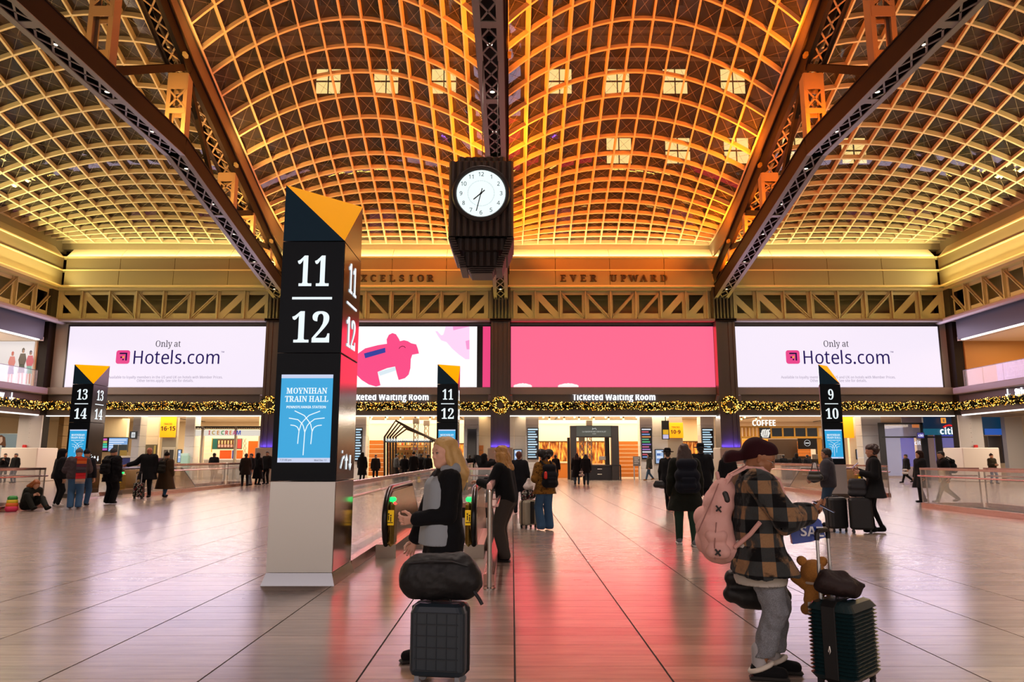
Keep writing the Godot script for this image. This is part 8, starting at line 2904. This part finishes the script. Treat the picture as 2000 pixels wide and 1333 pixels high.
func middle_people() -> void:
	var c := person(Vector3(0.66, 0, 35.2), -108, "woman with long wavy fair hair leaning on the escalator rail in a black jacket", {"h": 1.64, "cell": 0.0145, "w": 1.1, "skin": "c99a80", "head": [-8.0, -2.0], "lean": 9.0, "la": [0.16, 1.17, 0.4], "ra": [-0.16, 1.18, 0.42], "lhint": [0.6, -1.0, -0.2], "rhint": [-0.6, -1.0, -0.2], "lpalm": [0, -1, 0.2], "rpalm": [0, -1, 0.2], "fl": [0.1, 0.085, 0.0], "fr": [-0.1, 0.085, 0.08], "legs": {"c": "3f3833", "t": 0.03, "flare": 0.02}, "shoe": "131214", "top": {"c": "0e0f11", "hem": 0.86, "t": 0.032, "name": "jacket"}, "hair": ["wavy", "a8793a", 0.38]})
	var l := person(Vector3(1.42, 0, 30.75), -158, "woman with two dark hair puffs in a leopard print coat and blue flared jeans", {"h": 1.6, "cell": 0.016, "skin": "6a4632", "head": [10.0, 8.0], "la": [0.16, 1.1, 0.24], "ra": [-0.14, 1.06, 0.26], "legs": {"c": "3f5f80", "t": 0.022, "flare": 0.04, "hem": 0.02}, "shoe": "121214", "top": {"c": painted("leopard"), "hem": 0.78, "flare": 0.03, "t": 0.045}, "hair": ["puffs", "15100e"]})
	backpack("dark backpack with a red patch on the leopard print coat", l, "16171b", 1.0, 0.03)
	var rp := thing("red_pouch", "small bright red pouch on the side of the leopard coat's backpack", "pouch", l.transform * Vector3(0.14, 1.12, -0.34), -158)
	blob("body", [[0, -0.04, 0, 0, 0.05, 0, 0.035, 0.03]], mat("e0281c", 0.5), rp, 0.01)
	var pc := suitcase("cream hard suitcase with a black centre band beside the leopard coat", Vector3(1.08, 0, 30.35), 40, 0.38, 0.52, 0.25, mat("a59c86", 0.4), 0.0, "plain", "")
	var vb := MB.new()
	vb.box(Vector3(0, 0.33, 0.126), Vector3(0.1, 0.46, 0.014))
	obj("centre_band", vb, mat("101010", 0.5), pc)
	var fb := thing("handbag", "dark flowered bag on top of the cream suitcase", "bag", Vector3(1.08, 0.595, 30.35), 40)
	blob("body", [[-0.1, 0.09, 0, 0.1, 0.09, 0, 0.085, 0.085], [-0.08, 0.15, 0, 0.08, 0.15, 0, 0.06, 0.06]], painted("floral"), fb, 0.014, 0.04)
	var wb := thing("plush_bundle", "white fluffy bundle resting on the dark flowered bag", "bundle", Vector3(1.08, 0.8, 30.35), 40)
	blob("body", [[-0.06, 0.06, 0, 0.06, 0.06, 0, 0.07, 0.07], [0, 0.14, 0, 0.0, 0.2, 0.0, 0.06, 0.04]], mat("d8cfc8", 0.8), wb, 0.014, 0.04, -9.0, 0.02)
	person(Vector3(0.92, 0, 26.5), 172, "person in a dark coat just behind the woman with wavy fair hair", {"h": 1.62, "cell": 0.022, "legs": {"c": "1a1b20"}, "top": {"c": "121318", "hem": 0.6, "t": 0.04, "flare": 0.04}, "hair": ["short", "5a2418"]})
	person(Vector3(-0.15, 0, 22.9), 160, "person in black holding a tan hat up by the far end of the nearest well", {"h": 1.56, "cell": 0.024, "legs": {"c": "1a1b20"}, "top": {"c": "0e0f12", "hem": 0.7, "t": 0.045}, "la": [0.1, 1.55, 0.24], "ra": [-0.12, 1.5, 0.26], "hair": ["hooded", "0d0d10"]})
	person(Vector3(-0.95, 0, 22.9), -140, "person with reddish hair in a pale quilted jacket behind the fair-haired walker", {"h": 1.62, "cell": 0.024, "w": 1.1, "legs": {"c": "2a2c34"}, "top": {"c": "a9a5a6", "hem": 0.84, "t": 0.06, "puff": 0.02}, "hair": ["short", "6a3a20"]})
	var b := person(Vector3(3.74, 0, 33.3), 176, "long-haired person in a long dark parka and green trousers walking away", {"h": 1.7, "cell": 0.0155, "skin": "b98a6c", "stride": 0.4, "w": 1.05, "legs": {"c": "22382c", "t": 0.022}, "shoe": "6f7276", "sole": "c8c8c4", "top": {"c": "14160f", "hem": 0.58, "flare": 0.05, "t": 0.045, "puff": 0.012}, "hair": ["long", "3a2416", 0.4]})
	backpack("dark navy backpack on the long dark parka", b, "10131c", 1.15, 0.04)
	person(Vector3(5.15, 0, 25.4), 150, "man in a black coat and brimmed hat, left of the two hatted men", {"h": 1.68, "cell": 0.02, "stride": 0.35, "legs": {"c": "101114"}, "top": {"c": "0e0f12", "hem": 0.62, "t": 0.035, "flare": 0.03}, "hair": ["short", "15110e"], "hat": "0c0c0e", "head": [20.0, 10.0]})
	var ca := thing("carry_bag", "black carry bag in the hand of the left hatted man", "bag", Vector3(4.86, 0.62, 25.5), 150)
	blob("body", [[-0.1, 0.09, 0, 0.1, 0.09, 0, 0.075, 0.075], [-0.08, 0.17, 0, 0.08, 0.17, 0, 0.05, 0.05]], mat("0d0d0f", 0.5), ca, 0.016, 0.04)
	person(Vector3(5.98, 0, 25.8), 176, "broad man in a black coat and brimmed hat, behind the long dark parka", {"h": 1.8, "cell": 0.02, "w": 1.2, "stride": 0.3, "legs": {"c": "101114"}, "top": {"c": "0b0c0f", "hem": 0.6, "t": 0.045, "flare": 0.03}, "hair": ["short", "15110e"], "hat": "0c0c0e"})
	person(Vector3(6.9, 0, 25.2), -4, "woman in a long black coat walking towards the camera beside the right column", {"h": 1.64, "cell": 0.02, "skin": "a87860", "stride": 0.2, "legs": {"c": "15161a"}, "top": {"c": "0d0d10", "hem": 0.5, "t": 0.035, "flare": 0.05}, "hair": ["long", "1a1412", 0.2]})
	# the pair with the big black cases
	var g := person(Vector3(7.62, 0, 30.1), -118, "person with dark hair in a grey hooded jacket behind the big black suitcases", {"h": 1.66, "cell": 0.0165, "w": 1.1, "skin": "9a6c54", "head": [-14.0, 0.0], "la": [0.18, 1.02, 0.3], "ra": [-0.12, 1.1, 0.26], "legs": {"c": "33475c", "t": 0.02}, "top": {"c": "3c3a3f", "hem": 0.86, "t": 0.045, "puff": 0.01, "name": "jacket"}, "hood": true, "hair": ["short", "140f0d"]})
	suitcase("large black soft suitcase on the left of the two", Vector3(7.3, 0, 31.1), 14, 0.4, 0.62, 0.28, mat("0c0c0e", 0.6), 0.0, "plain", "big black suitcases")
	suitcase("large black soft suitcase on the right of the two with a bag on its top", Vector3(7.68, 0, 31.35), -20, 0.42, 0.62, 0.3, mat("0b0b0d", 0.6), 0.0, "plain", "big black suitcases")
	var ub := thing("cabin_bag", "upright dark bag standing on the right big suitcase", "bag", Vector3(7.68, 0.695, 31.3), -20)
	blob("body", [[-0.11, 0.08, 0, 0.11, 0.08, 0, 0.08, 0.08], [-0.1, 0.3, 0, 0.1, 0.3, 0, 0.07, 0.07], [-0.1, 0.2, 0, 0.1, 0.2, 0, 0.085, 0.085]], mat("17171b", 0.6), ub, 0.016, 0.04, 0.0)
	var hb := thing("handbag", "dark olive handbag on the arm of the grey hooded jacket", "bag", Vector3(7.17, 0.98, 30.5), -60)
	blob("body", [[-0.12, 0.08, 0, 0.12, 0.08, 0, 0.07, 0.07], [-0.1, 0.18, 0, 0.1, 0.18, 0, 0.045, 0.045]], mat("1b1a14", 0.45), hb, 0.014, 0.04)
	var hs := MB.new()
	hs.tube([Vector3(-0.1, 0.2, 0), Vector3(-0.02, 0.4, 0), Vector3(0.05, 0.42, 0), Vector3(0.1, 0.2, 0)], 0.01, 6)
	obj("strap", hs, mat("1b1a14", 0.45), hb)
	var cup := thing("paper_cup", "white paper cup held by the person in the grey hooded jacket", "cup", Vector3(7.24, 1.26, 30.35))
	var cm := MB.new()
	cm.lathe([Vector2(0, 0), Vector2(0.03, 0), Vector2(0.04, 0.1), Vector2(0.042, 0.105), Vector2(0, 0.11)], 14)
	obj("cup_wall", cm, mat("e0dcd6", 0.5), cup)
	var o := person(Vector3(8.03, 0, 31.3), -104, "woman with curly dark hair in a knee-length black coat and black tights holding a phone", {"h": 1.72, "cell": 0.0165, "w": 0.95, "skin": "a87458", "head": [0.0, 6.0], "la": [0.12, 1.16, 0.26], "ra": [-0.08, 1.2, 0.27], "fl": [0.08, 0.085, 0.1], "fr": [-0.09, 0.085, -0.1], "legs": {"c": "0c0c0e", "t": 0.002}, "shoe": "0d0d0f", "top": {"c": "0b0b0d", "hem": 0.68, "flare": 0.08, "t": 0.03}, "hair": ["curly", "2c1812"]})
	phone(o, "phone held before the face of the woman with curly dark hair", Vector3(0.02, 1.33, 0.34))
	# far right, behind the glass
	person(Vector3(14.25, 0, 21.9), -84, "person in a long dark coat walking left behind the far right glass rail", {"h": 1.66, "cell": 0.022, "stride": 0.3, "legs": {"c": "17181c"}, "top": {"c": "15171a", "hem": 0.5, "t": 0.04, "flare": 0.06}, "hair": ["hooded", "2a1812"]})
	var r2 := person(Vector3(14.95, 0, 22.1), -92, "dark-haired person in a black jacket striding behind the long dark coat", {"h": 1.72, "cell": 0.022, "stride": 0.75, "drop": 0.06, "legs": {"c": "15161a", "t": 0.02}, "top": {"c": "0f1013", "hem": 0.86, "t": 0.04}, "hair": ["short", "100d0c"], "lean": 8.0})
	backpack("black bag bulging behind the striding person at the far right glass rail", r2, "14181a", 0.9, 0.02)
	person(Vector3(23.4, 0, 4.2), -92, "small distant person walking left past the bank with a white bag", {"h": 1.66, "cell": 0.028, "stride": 0.7, "drop": 0.05, "legs": {"c": "101114"}, "top": {"c": "14181a", "hem": 0.8, "t": 0.05}, "hair": ["short", "120e0c"]})
	var wbg := thing("white_bag", "white shopping bag carried by the distant person at the bank", "bag", Vector3(23.15, 0.5, 4.45))
	blob("body", [[-0.1, 0.08, 0, 0.1, 0.08, 0, 0.07, 0.07], [-0.08, 0.26, 0, 0.08, 0.26, 0, 0.05, 0.05]], mat("d8d6d4", 0.6), wbg, 0.02, 0.05)
	person(Vector3(27.4, 0, 5.6), 8, "distant person in an olive jacket and blue jeans before the right white plinth", {"h": 1.62, "cell": 0.028, "stride": 0.2, "legs": {"c": "38557e"}, "top": {"c": "2c2416", "hem": 0.84, "t": 0.05}, "la": [0.1, 1.1, 0.25], "ra": [-0.1, 1.1, 0.25], "hair": ["beanie", "2a1412"]})

func left_people() -> void:
	var p := person(Vector3(-11.95, 0, 24.75), -152, "person in a quilted jacket with a long many-coloured scarf down the back", {"h": 1.7, "cell": 0.02, "w": 1.2, "lean": 6.0, "head": [0.0, 14.0], "la": [0.2, 1.15, 0.3], "ra": [-0.2, 1.15, 0.3], "legs": {"c": "3a5a7c", "t": 0.03, "flare": 0.02}, "shoe": "4a2a1a", "boots": true, "top": {"c": "43383a", "hem": 0.86, "t": 0.055, "puff": 0.02, "freq": 9.0, "name": "jacket"}, "scarf": "b02a1c", "hair": ["beanie", "5a6068"]})
	var cols := ["b8431c", "c4602a", "5a2c3c", "4a4048", "3a3238", "b8242a", "c22e34", "a98a78"]
	for i in 8:
		var m := MB.new()
		m.rbox(Vector3(-0.1, 1.42 - i * 0.085, -0.2 - 0.018 * sin(i * 0.6) - (0.02 if i > 0 else 0.0)), Vector3(0.25, 0.086, 0.03), 0.008)
		obj("scarf_band", m, cloth(cols[i]), p)
	var fr := MB.new()
	for i in 12: fr.box(Vector3(-0.21 + i * 0.02, 0.755, -0.225), Vector3(0.008, 0.05, 0.01))
	obj("scarf_fringe", fr, cloth("c0a894"), p)
	person(Vector3(-12.95, 0, 24.0), 140, "person in black with a raised hood at the left of the huddled group", {"h": 1.7, "cell": 0.02, "w": 1.05, "lean": 5.0, "legs": {"c": "0e0f12", "t": 0.02}, "shoe": "b8b4b0", "top": {"c": "0c0d10", "hem": 0.84, "t": 0.05, "puff": 0.01}, "la": [0.12, 1.1, 0.25], "hair": ["hooded", "0b0b0e"]})
	person(Vector3(-12.42, 0, 23.55), -170, "person in dark blue behind the many-coloured scarf, only jeans and cap showing", {"h": 1.68, "cell": 0.022, "legs": {"c": "2f4c6c", "t": 0.03}, "shoe": "18161a", "top": {"c": "14161d", "hem": 0.86, "t": 0.05}, "hair": ["beanie", "1a1c22"]})
	var k := person(Vector3(-12.15, 0, 22.55), 165, "person in a puffy black coat and grey cap at the right of the huddle", {"h": 1.72, "cell": 0.021, "w": 1.15, "legs": {"c": "0e0e11", "t": 0.04, "flare": 0.02}, "top": {"c": "0b0b0e", "hem": 0.7, "t": 0.07, "puff": 0.03, "freq": 8.0}, "la": [0.2, 1.15, 0.25], "hair": ["beanie", "3a3c40"]})
	backpack("black backpack with a pale strap on the puffy black coat", k, "121214", 0.95, 0.06)
	# by the left escalator
	person(Vector3(-12.72, 0, 19.1), 10, "bald man in a long black coat with one arm out on the escalator rail", {"h": 1.82, "cell": 0.022, "w": 1.15, "skin": "a8684a", "ra": [-0.62, 1.12, 0.1], "rhint": [-0.5, -1, -0.4], "legs": {"c": "15161a", "t": 0.02}, "top": {"c": "0d0d10", "hem": 0.62, "t": 0.05, "flare": 0.04}, "hair": ["bald", ""], "head": [30.0, 4.0]})
	suitcase("black suitcase patterned with small pale and red flowers", Vector3(-12.72, 0, 19.65), 12, 0.36, 0.5, 0.24, painted("floral"), 0.95)
	var bw := person(Vector3(-12.22, 0, 18.75), 168, "person in an ankle-length brown coat and dark cap by the flowered suitcase", {"h": 1.62, "cell": 0.022, "w": 1.15, "legs": {"c": "2a4a64", "t": 0.02}, "stride": 0.3, "top": {"c": "3a2a18", "hem": 0.32, "t": 0.06, "flare": 0.07}, "hair": ["beanie", "15100e"]})
	backpack("dark backpack on the ankle-length brown coat", bw, "1c1a14", 0.95, 0.05)
	# on the floor
	var s := person(Vector3(-12.9, 0, 25.35), 62, "person with orange-brown hair sitting on the floor against the glass rail", {"h": 1.66, "cell": 0.02, "sit": true, "lean": 26.0, "head": [0.0, 22.0], "fl": [0.14, 0.09, 0.72], "fr": [-0.12, 0.09, 0.5], "la": [0.1, 0.42, 0.34], "ra": [-0.1, 0.42, 0.36], "legs": {"c": "1c1d18", "t": 0.03, "hem": 0.0}, "shoe": "14130f", "top": {"c": "1b1c16", "hem": 0.06, "t": 0.045, "puff": 0.01}, "hair": ["long", "8a4a18", 0.22]})
	var rb := thing("backpack", "small backpack striped green, yellow, orange and pink beside the sitting person", "backpack", Vector3(-13.05, 0, 25.78), 30)
	var cc := ["2f8a34", "d8c020", "e06a1c", "e03a60"]
	for i in 4:
		blob("stripe_panel", [[-0.05, 0.36 - i * 0.09, 0, 0.05, 0.36 - i * 0.09, 0, 0.075 + 0.012 * i, 0.075 + 0.012 * i]], mat(cc[i], 0.6), rb, 0.014, 0.03, 0.0)
	# along the far end of the left wells
	person(Vector3(-16.2, 0, 4.7), 170, "person in a dark jacket and beige trousers before the ice cream shop", {"h": 1.68, "cell": 0.026, "w": 1.1, "legs": {"c": "8a7a66", "t": 0.03}, "top": {"c": "111216", "hem": 0.84, "t": 0.055}, "hair": ["short", "17120f"]})
	suitcase("small beige suitcase of the person in beige trousers", Vector3(-15.8, 0, 4.9), 20, 0.36, 0.46, 0.24, mat("8a7c66", 0.5))
	person(Vector3(-12.95, 0, 7.9), -30, "person in a dark top and pale jeans left of the brown coated walker", {"h": 1.64, "cell": 0.028, "legs": {"c": "6f7c8c", "t": 0.02}, "top": {"c": "17181d", "hem": 0.86, "t": 0.05}, "hair": ["short", "14100e"]})
	person(Vector3(-12.85, 0, 8.9), -150, "person in a brown-black coat walking before the ice cream counter", {"h": 1.64, "cell": 0.028, "stride": 0.3, "legs": {"c": "15151a"}, "top": {"c": "221a16", "hem": 0.6, "t": 0.05, "flare": 0.04}, "hair": ["short", "17110e"]})
	person(Vector3(-12.75, 0, 7.4), 160, "person in a long black coat, left of the pair beside the left column", {"h": 1.66, "cell": 0.028, "legs": {"c": "0f0f12"}, "top": {"c": "0d0d10", "hem": 0.35, "t": 0.05, "flare": 0.05}, "hair": ["hooded", "0d0d10"]})
	person(Vector3(-12.65, 0, 6.3), -10, "man in a black jacket, right of the pair beside the left column", {"h": 1.76, "cell": 0.028, "skin": "a07860", "legs": {"c": "111115", "t": 0.02}, "top": {"c": "101114", "hem": 0.8, "t": 0.05}, "hair": ["short", "17120f"]})
	var a := person(Vector3(-28.3, 0, 4.4), 20, "person in black holding a phone up at the left edge of the picture", {"h": 1.66, "cell": 0.028, "legs": {"c": "1c2026"}, "top": {"c": "0f1013", "hem": 0.84, "t": 0.05}, "la": [0.08, 1.3, 0.28], "ra": [-0.06, 1.32, 0.28], "hair": ["short", "14100e"]})
	phone(a, "phone held up by the person in black at the left edge", Vector3(0, 1.42, 0.33))
	person(Vector3(-27.55, 0, 4.6), -10, "person in a black jacket and blue jeans right of the one holding a phone up", {"h": 1.66, "cell": 0.028, "skin": "a88068", "legs": {"c": "2f4058", "t": 0.02}, "top": {"c": "0f1013", "hem": 0.84, "t": 0.05}, "hair": ["short", "14100e"]})
	person(Vector3(-23.6, 0, -1.9), 10, "ticket clerk in a grey top standing before the navy counter", {"h": 1.6, "cell": 0.03, "legs": {"c": "2a2c30"}, "top": {"c": "6f7c84", "hem": 0.86, "t": 0.04}, "hair": ["short", "1a1412"]})

func far_people() -> void:
	person(Vector3(4.2, 0, 7.0), 176, "person with long dark red hair in a long dark coat before the chocolate kiosk", {"h": 1.66, "cell": 0.028, "legs": {"c": "4a5a6c", "t": 0.02}, "top": {"c": "131116", "hem": 0.42, "t": 0.05, "flare": 0.04}, "hair": ["long", "2c1410", 0.36]})
	person(Vector3(4.66, 0, 7.3), 168, "dark-clad person with a pale bag right of the long red-haired one", {"h": 1.6, "cell": 0.028, "legs": {"c": "26303c", "t": 0.02}, "top": {"c": "17151a", "hem": 0.7, "t": 0.05}, "hair": ["long", "14100e", 0.2]})
	var b := thing("shopping_bag", "pale shopping bag held between the pair before the chocolate kiosk", "bag", Vector3(4.42, 0.46, 7.36))
	var sr := MB.new()
	sr.tube([Vector3(-0.05, 0.28, 0), Vector3(0, 0.42, 0), Vector3(0.05, 0.28, 0)], 0.012, 6)
	obj("handle", sr, mat("8a7a74", 0.6), b)
	blob("body", [[-0.08, 0.08, 0, 0.08, 0.08, 0, 0.07, 0.07], [-0.07, 0.24, 0, 0.07, 0.24, 0, 0.05, 0.05]], mat("b8a8a4", 0.6), b, 0.02, 0.05)
	person(Vector3(3.3, 0, 3.2), 150, "small dark person at the left post of the chocolate kiosk", {"h": 1.58, "cell": 0.03, "stride": 0.3, "legs": {"c": "14151a"}, "top": {"c": "16171c", "hem": 0.8, "t": 0.05}, "hair": ["short", "14100e"]})
	person(Vector3(9.45, 0, -0.2), -82, "distant person in a dark jacket and blue jeans walking left past the many-coloured board", {"h": 1.66, "cell": 0.028, "stride": 0.55, "legs": {"c": "3a5670", "t": 0.02}, "shoe": "8a5a2c", "top": {"c": "2c2a24", "hem": 0.74, "t": 0.06}, "hair": ["hooded", "23201c"]})
	person(Vector3(13.4, 0, 8.5), 175, "dark blue clad person low behind the bun of the red head scarf", {"h": 1.5, "cell": 0.028, "legs": {"c": "1a2840", "t": 0.02}, "top": {"c": "141a26", "hem": 0.84, "t": 0.05}, "hair": ["short", "120e0c"]})
	var q := [[-8.25, 2.4, 172.0, "0d0d10", 0.4, 1.72, "person in a long black coat beside the blue board of the tall totem", "hooded"], [-7.6, 1.6, 10.0, "1c1a1c", 0.7, 1.6, "shorter person in a quilted dark coat right of the long black coat", "short"], [-6.45, 0.9, 120.0, "55585a", 0.86, 1.64, "person in a grey top with folded arms at the gabled kiosk post", "short"], [-5.85, 1.5, 175.0, "0f0f12", 0.8, 1.56, "short dark person in the queue left of the broad black coat", "short"], [-5.25, 1.8, 178.0, "0b0b0e", 0.6, 1.74, "broad person in a black coat in the middle of the kiosk queue", "beanie"], [-4.95, 0.6, -170.0, "121318", 0.8, 1.66, "person in dark clothes half hidden behind the broad black coat", "short"], [-4.45, 1.2, 170.0, "14171a", 0.84, 1.62, "person in a dark jacket at the right of the kiosk queue", "short"], [-1.9, 1.0, 170.0, "101014", 0.7, 1.6, "dark-haired person under the black upright screen", "short"], [18.0, -0.2, 178.0, "101114", 0.8, 1.6, "dark person at the left of the coffee counter", "short"], [18.8, -0.1, 170.0, "0e0f12", 0.8, 1.68, "dark person in the middle of the coffee counter", "hooded"], [19.6, -0.4, -170.0, "141519", 0.84, 1.6, "dark person at the right of the coffee counter by the totem", "short"]]
	for a in q:
		person(Vector3(a[0], 0, a[1]), a[2], a[6], {"h": a[5], "cell": 0.03, "legs": {"c": "1b1d22", "t": 0.015}, "top": {"c": a[3], "hem": a[4], "t": 0.05, "flare": 0.03}, "la": [0.16, 1.08, 0.24] if a[4] > 0.75 else [0.26, 0.86, 0.06], "hair": [a[7], "15100e"]})
